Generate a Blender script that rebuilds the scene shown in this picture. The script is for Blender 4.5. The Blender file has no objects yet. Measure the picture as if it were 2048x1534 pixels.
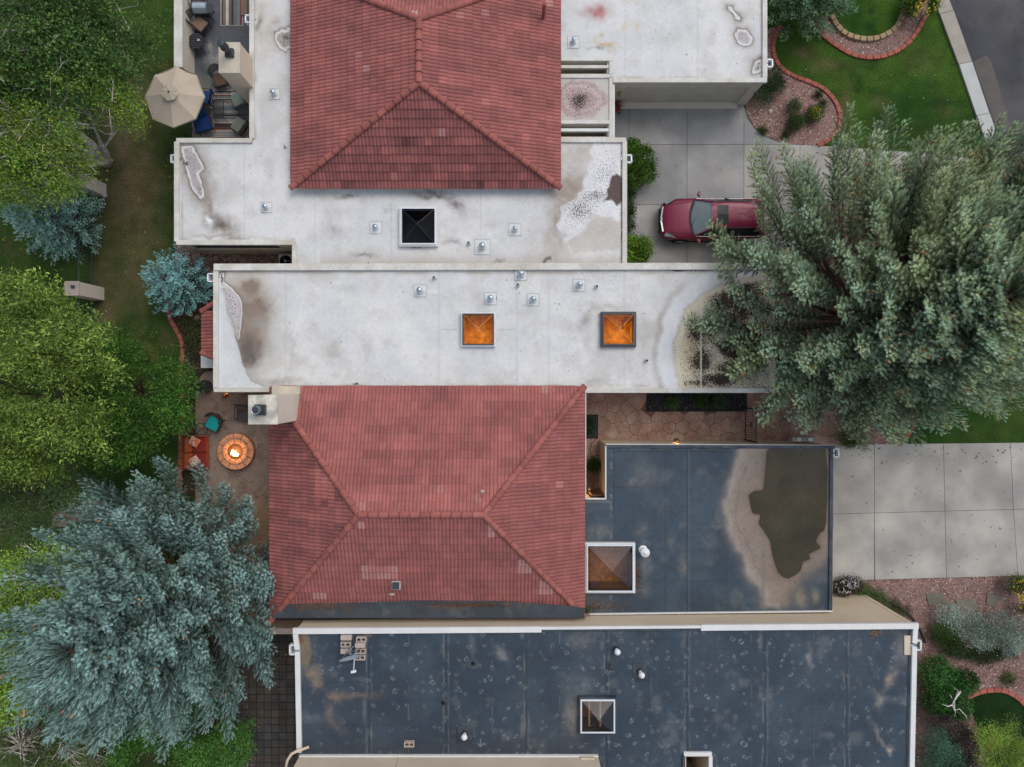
import bpy, bmesh, math, random
import numpy as np
from mathutils import Vector, Matrix, Euler

SC = bpy.context.scene
random.seed(7)
rng = np.random.default_rng(11)
HC = 32.0            # height of the drone above the ground, metres
F = 1400.0           # focal length in pixels of the 2048 px wide photograph

# ---------------------------------------------------------------- camera
cam_d = bpy.data.cameras.new("camera"); cam = bpy.data.objects.new("camera", cam_d)
SC.collection.objects.link(cam)
cam.location = (0, 0, HC); cam.rotation_euler = (0, 0, 0)
cam_d.sensor_width = 36.0; cam_d.lens = F / 2048 * 36.0
cam_d.clip_start = 0.1; cam_d.clip_end = 2000
SC.camera = cam
# ---------------------------------------------------------------- sky, sun, exposure (dusk, soft overcast light)
SUN_EL, SUN_AZ = 58.0, 40.0         # azimuth measured clockwise from +Y
world = bpy.data.worlds.new("World"); SC.world = world; world.use_nodes = True
wn = world.node_tree; wn.nodes.clear()
sky = wn.nodes.new('ShaderNodeTexSky'); sky.sky_type = 'NISHITA'; sky.sun_disc = False
sky.sun_elevation = math.radians(SUN_EL); sky.sun_rotation = math.radians(SUN_AZ)
sky.air_density = 1.0; sky.dust_density = 3.0; sky.ozone_density = 1.0
bg = wn.nodes.new('ShaderNodeBackground'); bg.inputs[1].default_value = 0.15
wo = wn.nodes.new('ShaderNodeOutputWorld')
hs = wn.nodes.new('ShaderNodeHueSaturation'); hs.inputs['Saturation'].default_value = 0.50   # thin high cloud greys the blue
wn.links.new(sky.outputs[0], hs.inputs['Color']); wn.links.new(hs.outputs[0], bg.inputs[0]); wn.links.new(bg.outputs[0], wo.inputs[0])
sun_d = bpy.data.lights.new("sun", 'SUN'); sun_d.energy = 0.6; sun_d.angle = math.radians(35)
sun_d.color = (1.0, 0.93, 0.83)
sun = bpy.data.objects.new("sun", sun_d); SC.collection.objects.link(sun)
_e, _a = math.radians(SUN_EL), math.radians(SUN_AZ)
_dir = Vector((math.sin(_a) * math.cos(_e), math.cos(_a) * math.cos(_e), math.sin(_e)))
sun.rotation_euler = _dir.to_track_quat('Z', 'Y').to_euler(); sun.location = _dir * 60
SC.view_settings.view_transform = 'Standard'; SC.view_settings.look = 'None'
SC.view_settings.exposure = 0.30; SC.view_settings.gamma = 1.0
SC.view_settings.use_curve_mapping = False
SC.cycles.max_bounces = 8; SC.cycles.transparent_max_bounces = 12
SC.cycles.caustics_reflective = False; SC.cycles.caustics_refractive = False

# ---------------------------------------------------------------- helpers
def P(px, py, z=0.0):
    "a point of the photograph (2048 px wide) standing at height z, in metres"
    k = (HC - z) / F
    return Vector(((px - 1024) * k, (767 - py) * k, z))
def P2(px, py, z=0.0):
    v = P(px, py, z); return (v.x, v.y)
def lin(r, g, b):
    f = lambda c: c / 12.92 if c <= .04045 else ((c + .055) / 1.055) ** 2.4
    return (f(r / 255), f(g / 255), f(b / 255))

ORG = {}
def tag(o, label=None, cat=None, group=None, kind=None):
    if label: o['label'] = label
    if cat: o['category'] = cat
    if group: o['group'] = group
    if kind: o['kind'] = kind
    return o
def empty(name, loc=(0, 0, 0), label=None, cat=None, group=None, kind=None):
    o = bpy.data.objects.new(name, None); SC.collection.objects.link(o)
    o.empty_display_size = .3
    o.location = loc; ORG[o.name] = Vector(loc)
    return tag(o, label, cat, group, kind)
def link_mesh(name, me, mat=None, parent=None, loc=None):
    "verts of me are in world metres; origin goes to the parent's origin, or to the mesh's own base"
    n = len(me.vertices)
    co = np.empty(n * 3, np.float32); me.vertices.foreach_get('co', co); co = co.reshape(-1, 3)
    if parent is None:
        o0 = np.array([(co[:, 0].min() + co[:, 0].max()) / 2, (co[:, 1].min() + co[:, 1].max()) / 2, co[:, 2].min()])
    else:
        o0 = np.array(ORG[parent.name])
    me.vertices.foreach_set('co', (co - o0).astype(np.float32).ravel()); me.update()
    o = bpy.data.objects.new(name, me); SC.collection.objects.link(o)
    if mat is not None and not len(me.materials): me.materials.append(mat)
    if parent is None: o.location = o0
    else: o.parent = parent
    ORG[o.name] = Vector(o0)
    return o
def piece(name, me, parent, loc, rot=None, scale=None):
    "shares me; loc in world metres"
    o = bpy.data.objects.new(name, me); SC.collection.objects.link(o)
    o.parent = parent; o.location = Vector(loc) - ORG[parent.name]
    if rot is not None: o.rotation_euler = rot
    if scale is not None: o.scale = scale
    ORG[o.name] = Vector(loc)
    return o

class MB:
    def __init__(s): s.v = []; s.f = []; s.c = []
    def quad(s, a, b, c, d):
        n = len(s.v); s.v += [tuple(a), tuple(b), tuple(c), tuple(d)]; s.f.append((n, n+1, n+2, n+3)); return s
    def poly(s, pts):
        n = len(s.v); s.v += [tuple(p) for p in pts]; s.f.append(tuple(range(n, n + len(pts)))); return s
    def prism(s, pts, z0, z1, top=True, bottom=True):
        "pts: list of (x,y) counter-clockwise"
        a = sum(pts[i][0] * pts[(i+1) % len(pts)][1] - pts[(i+1) % len(pts)][0] * pts[i][1] for i in range(len(pts)))
        if a < 0: pts = pts[::-1]
        n = len(s.v); m = len(pts)
        s.v += [(x, y, z0) for x, y in pts] + [(x, y, z1) for x, y in pts]
        for i in range(m):
            j = (i + 1) % m; s.f.append((n + i, n + j, n + m + j, n + m + i))
        if top: s.f.append(tuple(range(n + m, n + 2 * m)))
        if bottom: s.f.append(tuple(range(n + m - 1, n - 1, -1)))
        return s
    def box(s, c, d, rot=0.0, M=None):
        "centre, full sizes, rotation about z or a matrix"
        R = M if M is not None else Matrix.Rotation(rot, 3, 'Z')
        n = len(s.v)
        for z in (-.5, .5):
            for x, y in ((-.5, -.5), (.5, -.5), (.5, .5), (-.5, .5)):
                p = R @ Vector((x * d[0], y * d[1], z * d[2])); s.v.append((c[0] + p.x, c[1] + p.y, c[2] + p.z))
        for q in ((3, 2, 1, 0), (4, 5, 6, 7), (0, 1, 5, 4), (1, 2, 6, 5), (2, 3, 7, 6), (3, 0, 4, 7)):
            s.f.append(tuple(n + i for i in q))
        return s
    def bar(s, a, b, w, h):
        "rectangular bar from a to b"
        a = Vector(a); b = Vector(b); d = b - a; L = d.length
        if L < 1e-6: return s
        R = d.to_track_quat('X', 'Z').to_matrix()
        return s.box((a + b) / 2, (L, w, h), M=R)
    def tube(s, pts, r, sides=8, cap=True):
        pts = [Vector(p) for p in pts]; m = len(pts)
        if not hasattr(r, '__len__'): r = [r] * m
        n = len(s.v); up = Vector((0, 0, 1))
        for i, p in enumerate(pts):
            t = (pts[min(i + 1, m - 1)] - pts[max(i - 1, 0)])
            t = t.normalized() if t.length > 1e-9 else Vector((0, 0, 1))
            u = t.cross(up)
            if u.length < .05: u = t.cross(Vector((1, 0, 0)))
            u.normalize(); w = u.cross(t)
            for k in range(sides):
                a = 2 * math.pi * k / sides
                q = p + (u * math.cos(a) + w * math.sin(a)) * r[i]; s.v.append(tuple(q))
        for i in range(m - 1):
            for k in range(sides):
                k2 = (k + 1) % sides
                s.f.append((n + i * sides + k, n + (i + 1) * sides + k, n + (i + 1) * sides + k2, n + i * sides + k2))
        if cap:
            s.f.append(tuple(n + k for k in range(sides)))
            s.f.append(tuple(n + (m - 1) * sides + k for k in range(sides - 1, -1, -1)))
        return s
    def lathe(s, c, prof, sides=20, sq=(1, 1)):
        "prof: list of (r, z) from bottom to top"
        n = len(s.v); m = len(prof)
        for r, z in prof:
            for k in range(sides):
                a = 2 * math.pi * k / sides
                s.v.append((c[0] + r * math.cos(a) * sq[0], c[1] + r * math.sin(a) * sq[1], c[2] + z))
        for i in range(m - 1):
            for k in range(sides):
                k2 = (k + 1) % sides
                s.f.append((n + i * sides + k, n + i * sides + k2, n + (i + 1) * sides + k2, n + (i + 1) * sides + k))
        if prof[0][0] > 1e-4: s.f.append(tuple(n + k for k in range(sides - 1, -1, -1)))
        if prof[-1][0] > 1e-4: s.f.append(tuple(n + (m - 1) * sides + k for k in range(sides)))
        return s
    def mesh(s, name, smooth=False):
        me = bpy.data.meshes.new(name); me.from_pydata(s.v, [], s.f); me.update()
        if smooth: me.polygons.foreach_set('use_smooth', [True] * len(me.polygons))
        return me
    def build(s, name, mat, parent=None, smooth=False, bevel=0):
        me = s.mesh(name, smooth)
        if bevel: bevel_mesh(me, bevel)
        return link_mesh(name, me, mat, parent)
def bevel_mesh(me, w, seg=1):
    bm = bmesh.new(); bm.from_mesh(me)
    bmesh.ops.remove_doubles(bm, verts=bm.verts, dist=1e-4)
    bmesh.ops.bevel(bm, geom=list(bm.edges), offset=w, segments=seg, affect='EDGES', clamp_overlap=True)
    bm.to_mesh(me); bm.free(); me.update()

def np_mesh(name, V, FA, col=None, smooth=False):
    "V (n,3), FA (m,k) with k = 3 or 4, col (n,4)"
    me = bpy.data.meshes.new(name)
    V = np.ascontiguousarray(V, np.float32); FA = np.ascontiguousarray(FA, np.int32)
    m, k = FA.shape
    me.vertices.add(len(V)); me.vertices.foreach_set('co', V.ravel())
    me.loops.add(m * k); me.loops.foreach_set('vertex_index', FA.ravel())
    me.polygons.add(m); me.polygons.foreach_set('loop_start', np.arange(0, m * k, k, dtype=np.int32))
    me.polygons.foreach_set('loop_total', np.full(m, k, np.int32))
    if smooth: me.polygons.foreach_set('use_smooth', np.ones(m, bool))
    me.update(calc_edges=True)
    if col is not None:
        ca = me.color_attributes.new('Col', 'FLOAT_COLOR', 'POINT')
        ca.data.foreach_set('color', np.ascontiguousarray(col, np.float32).ravel())
    return me

# ---- noise in numpy
def _hash(ix, iy, seed):
    h = (ix.astype(np.int64) * 374761393 + iy.astype(np.int64) * 668265263 + seed * 974711) & 0x7fffffff
    h = (h ^ (h >> 13)) * 1274126177 & 0x7fffffff
    return ((h ^ (h >> 16)) & 0xffff) / 65535.0
def vnoise(x, y, s, seed=0):
    x = x / s; y = y / s
    ix = np.floor(x); iy = np.floor(y); fx = x - ix; fy = y - iy
    fx = fx * fx * (3 - 2 * fx); fy = fy * fy * (3 - 2 * fy)
    a = _hash(ix, iy, seed); b = _hash(ix + 1, iy, seed); c = _hash(ix, iy + 1, seed); d = _hash(ix + 1, iy + 1, seed)
    return a + (b - a) * fx + (c - a) * fy + (a - b - c + d) * fx * fy
def fbm(x, y, s, seed=0, oc=4):
    t = 0; amp = 1; tot = 0
    for i in range(oc):
        t = t + amp * vnoise(x, y, s / 2 ** i, seed + i * 17); tot += amp; amp *= .5
    return t / tot
def sdf(x, y, poly):
    "signed distance (negative inside) to a polygon, px"
    d = np.full(x.shape, 1e9); ins = np.zeros(x.shape, bool)
    n = len(poly)
    for i in range(n):
        x0, y0 = poly[i]; x1, y1 = poly[(i + 1) % n]
        ex, ey = x1 - x0, y1 - y0
        t = np.clip(((x - x0) * ex + (y - y0) * ey) / (ex * ex + ey * ey + 1e-9), 0, 1)
        d = np.minimum(d, (x - x0 - t * ex) ** 2 + (y - y0 - t * ey) ** 2)
        c = ((y0 > y) != (y1 > y)) & (x < (x1 - x0) * (y - y0) / ((y1 - y0) + 1e-12) + x0)
        ins ^= c
    d = np.sqrt(d)
    return np.where(ins, -d, d)
def inside(x, y, poly):
    ins = np.zeros(x.shape, bool); n = len(poly)
    for i in range(n):
        x0, y0 = poly[i]; x1, y1 = poly[(i + 1) % n]
        ins ^= ((y0 > y) != (y1 > y)) & (x < (x1 - x0) * (y - y0) / ((y1 - y0) + 1e-12) + x0)
    return ins
def sst(a, b, x):
    t = np.clip((x - a) / (b - a), 0, 1); return t * t * (3 - 2 * t)
def gs(x, y, cx, cy, rx, ry, ang=0):
    a = math.radians(ang); dx = x - cx; dy = y - cy
    u = dx * math.cos(a) + dy * math.sin(a); v = -dx * math.sin(a) + dy * math.cos(a)
    return np.exp(-((u / rx) ** 2 + (v / ry) ** 2))
def lay(C, col, m):
    m = np.clip(m, 0, 1)[..., None]; return C * (1 - m) + np.array(col) * m
def smooth_path(pts, n=8, closed=False):
    out = []; m = len(pts)
    rngi = range(m if closed else m - 1)
    for i in rngi:
        g = (lambda k: pts[k % m]) if closed else (lambda k: pts[min(max(k, 0), m - 1)])
        p0, p1, p2, p3 = g(i - 1), g(i), g(i + 1), g(i + 2)
        for j in range(n):
            t = j / n
            out.append(tuple(.5 * ((2 * p1[k]) + (-p0[k] + p2[k]) * t + (2 * p0[k] - 5 * p1[k] + 4 * p2[k] - p3[k]) * t * t
                                   + (-p0[k] + 3 * p1[k] - 3 * p2[k] + p3[k]) * t ** 3) for k in range(len(p1))))
    if not closed: out.append(tuple(pts[-1]))
    return out

def grid_sheet(name, poly, z, step, fn, mat, parent=None, holes=(), zfn=None):
    """a finely divided level sheet covering the polygon (photo px at height z).
    fn(x, y) -> (n,4) base colour + speck density"""
    xs = [p[0] for p in poly]; ys = [p[1] for p in poly]
    x0, x1, y0, y1 = min(xs), max(xs), min(ys), max(ys)
    nx = max(1, int(round((x1 - x0) / step))); ny = max(1, int(round((y1 - y0) / step)))
    gx = np.linspace(x0, x1, nx + 1); gy = np.linspace(y0, y1, ny + 1)
    X, Y = np.meshgrid(gx, gy); X = X.ravel(); Y = Y.ravel()
    cx, cy = np.meshgrid((gx[:-1] + gx[1:]) / 2, (gy[:-1] + gy[1:]) / 2); cx = cx.ravel(); cy = cy.ravel()
    keep = inside(cx, cy, poly)
    for h in holes: keep &= ~inside(cx, cy, h)
    ii, jj = np.meshgrid(np.arange(nx), np.arange(ny)); a = (jj * (nx + 1) + ii).ravel()[keep]
    FA = np.stack([a, a + nx + 1, a + nx + 2, a + 1], 1)
    used = np.unique(FA); mp = np.zeros(len(X), np.int64); mp[used] = np.arange(len(used))
    FA = mp[FA]; X = X[used]; Y = Y[used]
    col = fn(X, Y)
    Z = np.full(len(X), z, float)
    if zfn is not None: Z = Z + zfn(X, Y)
    k = (HC - z) / F
    V = np.stack([(X - 1024) * k, (767 - Y) * k, Z], 1)
    return link_mesh(name, np_mesh(name, V, FA, col, smooth=zfn is not None), mat, parent)
def with_a(C, a=0.0):
    A = np.broadcast_to(np.asarray(a, float), C.shape[:1])[:, None]
    return np.concatenate([C, A], 1)

# ---------------------------------------------------------------- materials
def nd(nt, t, **kw):
    n = nt.nodes.new(t)
    for k, v in kw.items(): setattr(n, k, v)
    return n
def M(name, col=(.5, .5, .5), rough=.8, var=.12, scale=2.0, fine=.08, fscale=25.0, bump=.0, bscale=30.0,
      metal=0.0, spec=.3, attr=False, speck=None, tint=None, col2=None, emis=None, estr=0, rnd=0.0, bdist=.01, spsc=18.0, coat=0):
    m = bpy.data.materials.new(name); m.use_nodes = True; nt = m.node_tree; nt.nodes.clear()
    out = nd(nt, 'ShaderNodeOutputMaterial'); b = nd(nt, 'ShaderNodeBsdfPrincipled')
    nt.links.new(b.outputs[0], out.inputs[0])
    b.inputs['Roughness'].default_value = rough; b.inputs['Metallic'].default_value = metal
    b.inputs['Specular IOR Level'].default_value = spec
    if coat: b.inputs['Coat Weight'].default_value = coat; b.inputs['Coat Roughness'].default_value = .05
    geo = nd(nt, 'ShaderNodeNewGeometry'); pos = geo.outputs['Position']
    def noise(sc, det=4):
        n = nd(nt, 'ShaderNodeTexNoise'); n.inputs['Scale'].default_value = sc; n.inputs['Detail'].default_value = det
        nt.links.new(pos, n.inputs['Vector']); return n.outputs['Fac']
    def maprange(src, a, bb, c, d):
        r = nd(nt, 'ShaderNodeMapRange'); nt.links.new(src, r.inputs[0])
        for i, v in enumerate((a, bb, c, d)): r.inputs[i + 1].default_value = v
        return r.outputs[0]
    def mul(a, bb):
        r = nd(nt, 'ShaderNodeMath', operation='MULTIPLY'); nt.links.new(a, r.inputs[0])
        if isinstance(bb, float): r.inputs[1].default_value = bb
        else: nt.links.new(bb, r.inputs[1])
        return r.outputs[0]
    fac = maprange(noise(scale), .3, .7, 1 - var, 1 + var)
    if fine: fac = mul(fac, maprange(noise(fscale, 3), .3, .7, 1 - fine, 1 + fine))
    if rnd:
        oi = nd(nt, 'ShaderNodeObjectInfo'); fac = mul(fac, maprange(oi.outputs['Random'], 0, 1, 1 - rnd, 1 + rnd))
    at = None
    if attr or tint:
        at = nd(nt, 'ShaderNodeAttribute'); at.attribute_name = 'Col'
    if tint:
        cr = nd(nt, 'ShaderNodeValToRGB'); els = cr.color_ramp.elements
        els[0].position = tint[0][0]; els[0].color = (*tint[0][1], 1); els[1].position = tint[-1][0]; els[1].color = (*tint[-1][1], 1)
        for p_, c_ in tint[1:-1]:
            e = els.new(p_); e.color = (*c_, 1)
        sp = nd(nt, 'ShaderNodeSeparateColor'); nt.links.new(at.outputs['Color'], sp.inputs[0]); nt.links.new(sp.outputs[0], cr.inputs[0])
        base = cr.outputs[0]
    elif attr: base = at.outputs['Color']
    elif col2 is not None:
        mx = nd(nt, 'ShaderNodeMix', data_type='RGBA'); mx.inputs[6].default_value = (*col, 1); mx.inputs[7].default_value = (*col2, 1)
        nt.links.new(maprange(noise(scale * .7, 6), .38, .62, 0, 1), mx.inputs[0]); base = mx.outputs[2]
    else:
        c = nd(nt, 'ShaderNodeRGB'); c.outputs[0].default_value = (*col, 1); base = c.outputs[0]
    vm = nd(nt, 'ShaderNodeVectorMath', operation='SCALE'); nt.links.new(base, vm.inputs[0]); nt.links.new(fac, vm.inputs['Scale'])
    final = vm.outputs[0]
    if speck is not None:
        n1 = noise(spsc, 5)
        n2 = nd(nt, 'ShaderNodeMath', operation='SUBTRACT'); n2.inputs[0].default_value = 1.0
        nt.links.new(at.outputs['Alpha'], n2.inputs[1])
        thr = maprange(n2.outputs[0], 0, 1, .30, .72)
        gt = nd(nt, 'ShaderNodeMath', operation='SUBTRACT'); nt.links.new(n1, gt.inputs[0]); nt.links.new(thr, gt.inputs[1])
        mk = maprange(gt.outputs[0], -.005, .02, 0, 1)
        mx = nd(nt, 'ShaderNodeMix', data_type='RGBA'); nt.links.new(mk, mx.inputs[0]); nt.links.new(final, mx.inputs[6])
        mx.inputs[7].default_value = (*speck, 1); final = mx.outputs[2]
    nt.links.new(final, b.inputs['Base Color'])
    if bump:
        bp = nd(nt, 'ShaderNodeBump'); bp.inputs['Strength'].default_value = bump; bp.inputs['Distance'].default_value = bdist
        nt.links.new(noise(bscale, 5), bp.inputs['Height']); nt.links.new(bp.outputs[0], b.inputs['Normal'])
    if emis is not None:
        b.inputs['Emission Color'].default_value = (*emis, 1); b.inputs['Emission Strength'].default_value = estr
    return m
def glass(name, tint=(1, 1, 1), gloss=.12, rough=.03, tr=1.0):
    "thin pane: tinted see-through plus a weak sky reflection"
    m = bpy.data.materials.new(name); m.use_nodes = True; nt = m.node_tree; nt.nodes.clear()
    out = nd(nt, 'ShaderNodeOutputMaterial'); t = nd(nt, 'ShaderNodeBsdfTransparent'); t.inputs[0].default_value = (*tint, 1)
    g = nd(nt, 'ShaderNodeBsdfGlossy'); g.inputs['Roughness'].default_value = rough; g.inputs[0].default_value = (.9, .92, .95, 1)
    fr = nd(nt, 'ShaderNodeFresnel'); fr.inputs[0].default_value = 1.22
    ad = nd(nt, 'ShaderNodeMath', operation='ADD'); ad.use_clamp = True; nt.links.new(fr.outputs[0], ad.inputs[0]); ad.inputs[1].default_value = gloss
    mx = nd(nt, 'ShaderNodeMixShader'); nt.links.new(ad.outputs[0], mx.inputs[0]); nt.links.new(t.outputs[0], mx.inputs[1]); nt.links.new(g.outputs[0], mx.inputs[2])
    nt.links.new(mx.outputs[0], out.inputs[0]); return m
def leafmat(name, rough=.6, var=.18):
    m = bpy.data.materials.new(name); m.use_nodes = True; nt = m.node_tree; nt.nodes.clear()
    out = nd(nt, 'ShaderNodeOutputMaterial'); b = nd(nt, 'ShaderNodeBsdfPrincipled')
    b.inputs['Roughness'].default_value = rough; b.inputs['Specular IOR Level'].default_value = .25
    at = nd(nt, 'ShaderNodeAttribute'); at.attribute_name = 'Col'; nt.links.new(at.outputs['Color'], b.inputs['Base Color'])
    tr = nd(nt, 'ShaderNodeBsdfTranslucent'); nt.links.new(at.outputs['Color'], tr.inputs[0])
    mx = nd(nt, 'ShaderNodeMixShader'); mx.inputs[0].default_value = .18
    nt.links.new(b.outputs[0], mx.inputs[1]); nt.links.new(tr.outputs[0], mx.inputs[2]); nt.links.new(mx.outputs[0], out.inputs[0]); return m

TILE_RAMP = [(0, (.060, .024, .024)), (.12, (.165, .064, .062)), (.3, (.235, .084, .079)), (.5, (.30, .106, .098)), (.72, (.37, .128, .110)), (.86, (.36, .19, .18)), (1, (.43, .31, .30))]
MT = dict(
    roof_white=M('white_roof_membrane', attr=True, rough=.75, var=.06, scale=1.2, fine=.05, fscale=9, bump=.25, bscale=12, speck=(.030, .020, .014), spsc=28),
    roof_dark=M('dark_rubber_membrane', attr=True, rough=.62, var=.12, scale=1.0, fine=.13, fscale=14, bump=.3, bscale=14, spec=.35, speck=(.03, .025, .02), spsc=26),
    coping_white=M('white_coping', (.62, .63, .62), .5, .05, 1.5, .05, 20),
    coping_dirty=M('weathered_white_coping', (.58, .58, .55), .6, .10, 1.5, .10, 14, col2=(.50, .48, .43)),
    coping_dark=M('dark_blue_grey_coping', (.030, .045, .065), .6, .2, 2, .3, 20, col2=(.055, .07, .085)),
    stucco=M('tan_stucco', (.55, .47, .37), .92, .07, .8, .06, 60, bump=.4, bscale=70),
    stucco_warm=M('warm_tan_stucco', (.60, .50, .38), .92, .06, .8, .06, 60, bump=.4, bscale=70),
    stucco_grey=M('greige_stucco', (.60, .555, .48), .92, .06, .8, .05, 60, bump=.3, bscale=70),
    chimney_top=M('chimney_crown', (.52, .47, .38), .9, .10, 1.6, .08, 20, col2=(.44, .40, .33)),
    chimney_soot=M('sooty_chimney_crown', (.56, .53, .45), .9, .15, 2.2, .12, 16, col2=(.26, .26, .24)),
    tile=M('red_concrete_tile', tint=TILE_RAMP, rough=.85, var=.12, scale=1.1, fine=.16, fscale=22, bump=.4, bscale=45),
    cap=M('red_ridge_cap', tint=[(0, (.05, .02, .02)), (1, (.29, .098, .083))], rough=.85, var=.12, scale=2, fine=.14, fscale=25, bump=.4, bscale=45, rnd=.16),
    clay=M('red_clay', (.27, .092, .078), .85, .12, 2, .14, 25),
    deck=M('dark_roof_deck', (.035, .025, .022), .9),
    steel=M('galvanised_steel', (.42, .50, .56), .38, .1, 6, .2, 30, metal=.85),
    steel_white=M('white_painted_steel', (.70, .72, .74), .35, .05, 5, .05, 30, spec=.5),
    pipe_black=M('black_pipe_inside', (.012, .012, .014), .8),
    pipe_white=M('white_boot', (.62, .63, .64), .7),
    frame_white=M('white_aluminium', (.62, .66, .70), .4, .04, 5, .03, 30, spec=.5),
    frame_dark=M('bronze_aluminium', (.035, .037, .05), .4, spec=.5),
    shaft_warm=M('timber_light_shaft', (.50, .28, .10), .7, .3, 5, .2, 40, col2=(.60, .36, .14)),
    shaft_dark=M('dim_light_shaft', (.035, .04, .05), .8),
    shaft_brown=M('brown_plaster_shaft', (.22, .12, .07), .8),
    shaft_tan=M('tan_shaft', (.30, .25, .19), .8),
    concrete=M('driveway_concrete', (.385, .37, .34), .85, .15, .7, .08, 22, bump=.2, bscale=60, rnd=.06, col2=(.285, .28, .265)),
    concrete_shaded=M('shaded_driveway_concrete', (.315, .31, .30), .85, .17, .7, .08, 22, bump=.2, bscale=60, rnd=.06, col2=(.235, .24, .245)),  # driveway concrete again, with the shade between the houses in its colour
    walk_old=M('old_sidewalk_concrete', (.34, .31, .27), .85, .1, 2, .1, 40, rnd=.05),
    walk_new=M('pale_sidewalk_concrete', (.42, .44, .43), .85, .06, 2, .06, 40, rnd=.05),
    asphalt=M('asphalt', (.050, .052, .060), .85, .25, .6, .25, 45, bump=.5, bscale=60, col2=(.072, .072, .076)),
    asphalt_edge=M('worn_gutter_asphalt', (.105, .095, .09), .9, .12, 1.0, .2, 50),
    patio_dark=M('dark_patio_concrete', (.085, .09, .10), .8, .3, 1.1, .22, 20, col2=(.19, .185, .175)),
    patio_brown=M('brown_patio_concrete', (.165, .125, .105), .8, .25, .9, .22, 14, col2=(.225, .18, .155)),
    stamped=M('stamped_red_concrete', (.29, .175, .135), .75, .2, 1.5, .18, 14, col2=(.37, .26, .205), bump=.5, bscale=18, rnd=.10),
    joint=M('stamped_joint', (.15, .09, .072), .9),
    paver=M('dark_paver', (.070, .056, .044), .85, .25, 1.2, .2, 20, rnd=.18, col2=(.048, .048, .05)),
    paver_joint=M('paver_joint', (.022, .018, .015), .9),
    curb=M('red_edging', (.33, .105, .078), .85, .12, 3, .15, 30, rnd=.12),
    wallblock=M('tan_wall_block', (.30, .22, .13), .9, .15, 5, .15, 40, rnd=.15, bump=.5, bscale=40),
    lawn=M('lawn', attr=True, rough=.95, var=.22, scale=1.3, fine=.45, fscale=16, bump=.9, bscale=22, spec=.1, bdist=.03),
    gravel=M('gravel_bed', attr=True, rough=.9, var=.15, scale=1.5, fine=.45, fscale=22, bump=.8, bscale=25, spec=.2, bdist=.02),
    soil=M('mulch_soil', (.045, .032, .022), .95, .3, 2, .5, 18, bump=.8, bscale=20, col2=(.03, .03, .015)),
    black_rock=M('black_rock_mulch', (.020, .021, .024), .8, .2, 2, .5, 25, bump=.8, bscale=30),
    ground=M('ground', (.022, .045, .010), .95, .3, .5, .4, 15, col2=(.035, .055, .015)),
    fence_iron=M('fence_iron', (.055, .068, .09), .5, spec=.5),
    iron=M('wrought_iron', (.016, .019, .026), .5, spec=.5),
    wicker=M('dark_wicker', (.022, .018, .016), .7, .2, 10, .4, 60),
    pot=M('grey_ribbed_pot', (.045, .045, .055), .6, .2, 4, .2, 20),
    bark=M('brown_bark', (.085, .06, .045), .9, .25, 4, .3, 20),
    bark_white=M('white_bark', (.66, .62, .56), .85, .25, 4, .25, 18, col2=(.42, .38, .34)),
    bark_grey=M('grey_twigs', (.22, .19, .16), .9, .2, 4, .2, 20),
    leaf=leafmat('leaves'), needle=leafmat('needles', .7),
    cone=M('rusty_cones', (.50, .23, .09), .8, .2, 6, .2, 30),
    water=M('roof_puddle', (.034, .031, .015), .22, .25, .9, .14, 8, spec=.3, col2=(.046, .038, .022)),
    block=M('concrete_block', (.42, .35, .31), .9, .1, 6, .1, 50),
    rock=M('tan_boulder', (.25, .19, .13), .9, .2, 4, .2, 30, bump=.6, bscale=15),
    flag=M('grey_flagstone', (.16, .15, .12), .9, .15, 3, .2, 20, rnd=.15),
)
# ================================================================ the ground
me = bpy.data.meshes.new('ground')
me.from_pydata([(-600, -600, -.03), (600, -600, -.03), (600, 600, -.03), (-600, 600, -.03)], [], [(0, 1, 2, 3)])
tag(link_mesh('ground', me, MT['ground']), kind='structure')

def f_lawn_w(x, y):
    n = fbm(x, y, 90, 3); n2 = fbm(x, y, 22, 5)
    C = np.zeros(x.shape + (3,)) + np.array((.024, .047, .009))
    C = lay(C, (.040, .068, .012), sst(200, 140, x) * .9)
    C = lay(C, (.012, .030, .007), sst(.42, .65, n) * .7)
    br = gs(x, y, 262, 380, 60, 170) + gs(x, y, 250, 210, 40, 90) * .5 + gs(x, y, 210, 640, 22, 150) * .8 + gs(x, y, 270, 570, 30, 40) * .4
    C = lay(C, (.115, .085, .048), np.clip(br * (.15 + 1.3 * n2), 0, .85))
    C = lay(C, (.060, .055, .022), sst(.55, .8, n2) * .5)
    return with_a(C * 1.45)
def f_lawn_e(x, y):
    n = fbm(x, y, 120, 8); n2 = fbm(x, y, 26, 9)
    C = np.zeros(x.shape + (3,)) + np.array((.020, .060, .010))
    C = lay(C, (.044, .094, .013), sst(.40, .66, n) * .85)
    C = lay(C, (.012, .040, .008), sst(.5, .8, n2) * .6)
    br = (gs(x, y, 1608, 105, 22, 12) + gs(x, y, 1650, 130, 30, 14) + gs(x, y, 1690, 200, 10, 28, 10) + gs(x, y, 1686, 252, 12, 26)
          + gs(x, y, 1760, 205, 26, 16) * .5 + gs(x, y, 1840, 120, 40, 30) * .3 + gs(x, y, 1900, 225, 24, 14) * .5)
    C = lay(C, (.115, .095, .045), np.clip(br * (.25 + .9 * n2), 0, .8))
    C = lay(C, (.05, .07, .018), sst(.45, .8, fbm(x, y, 55, 77)) * .5)
    return with_a(C * .95)
tag(grid_sheet('lawn_beside_fence', [(-260, -160), (372, -160), (372, 1640), (-260, 1640)], 0.0, 5, f_lawn_w, MT['lawn']), kind='structure')
front_lawn = [(1530, -60), (1850, -60), (1874, 0), (1918, 126), (1955, 230), (1986, 319), (1900, 311), (1800, 304), (1640, 296), (1530, 270)]
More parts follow.
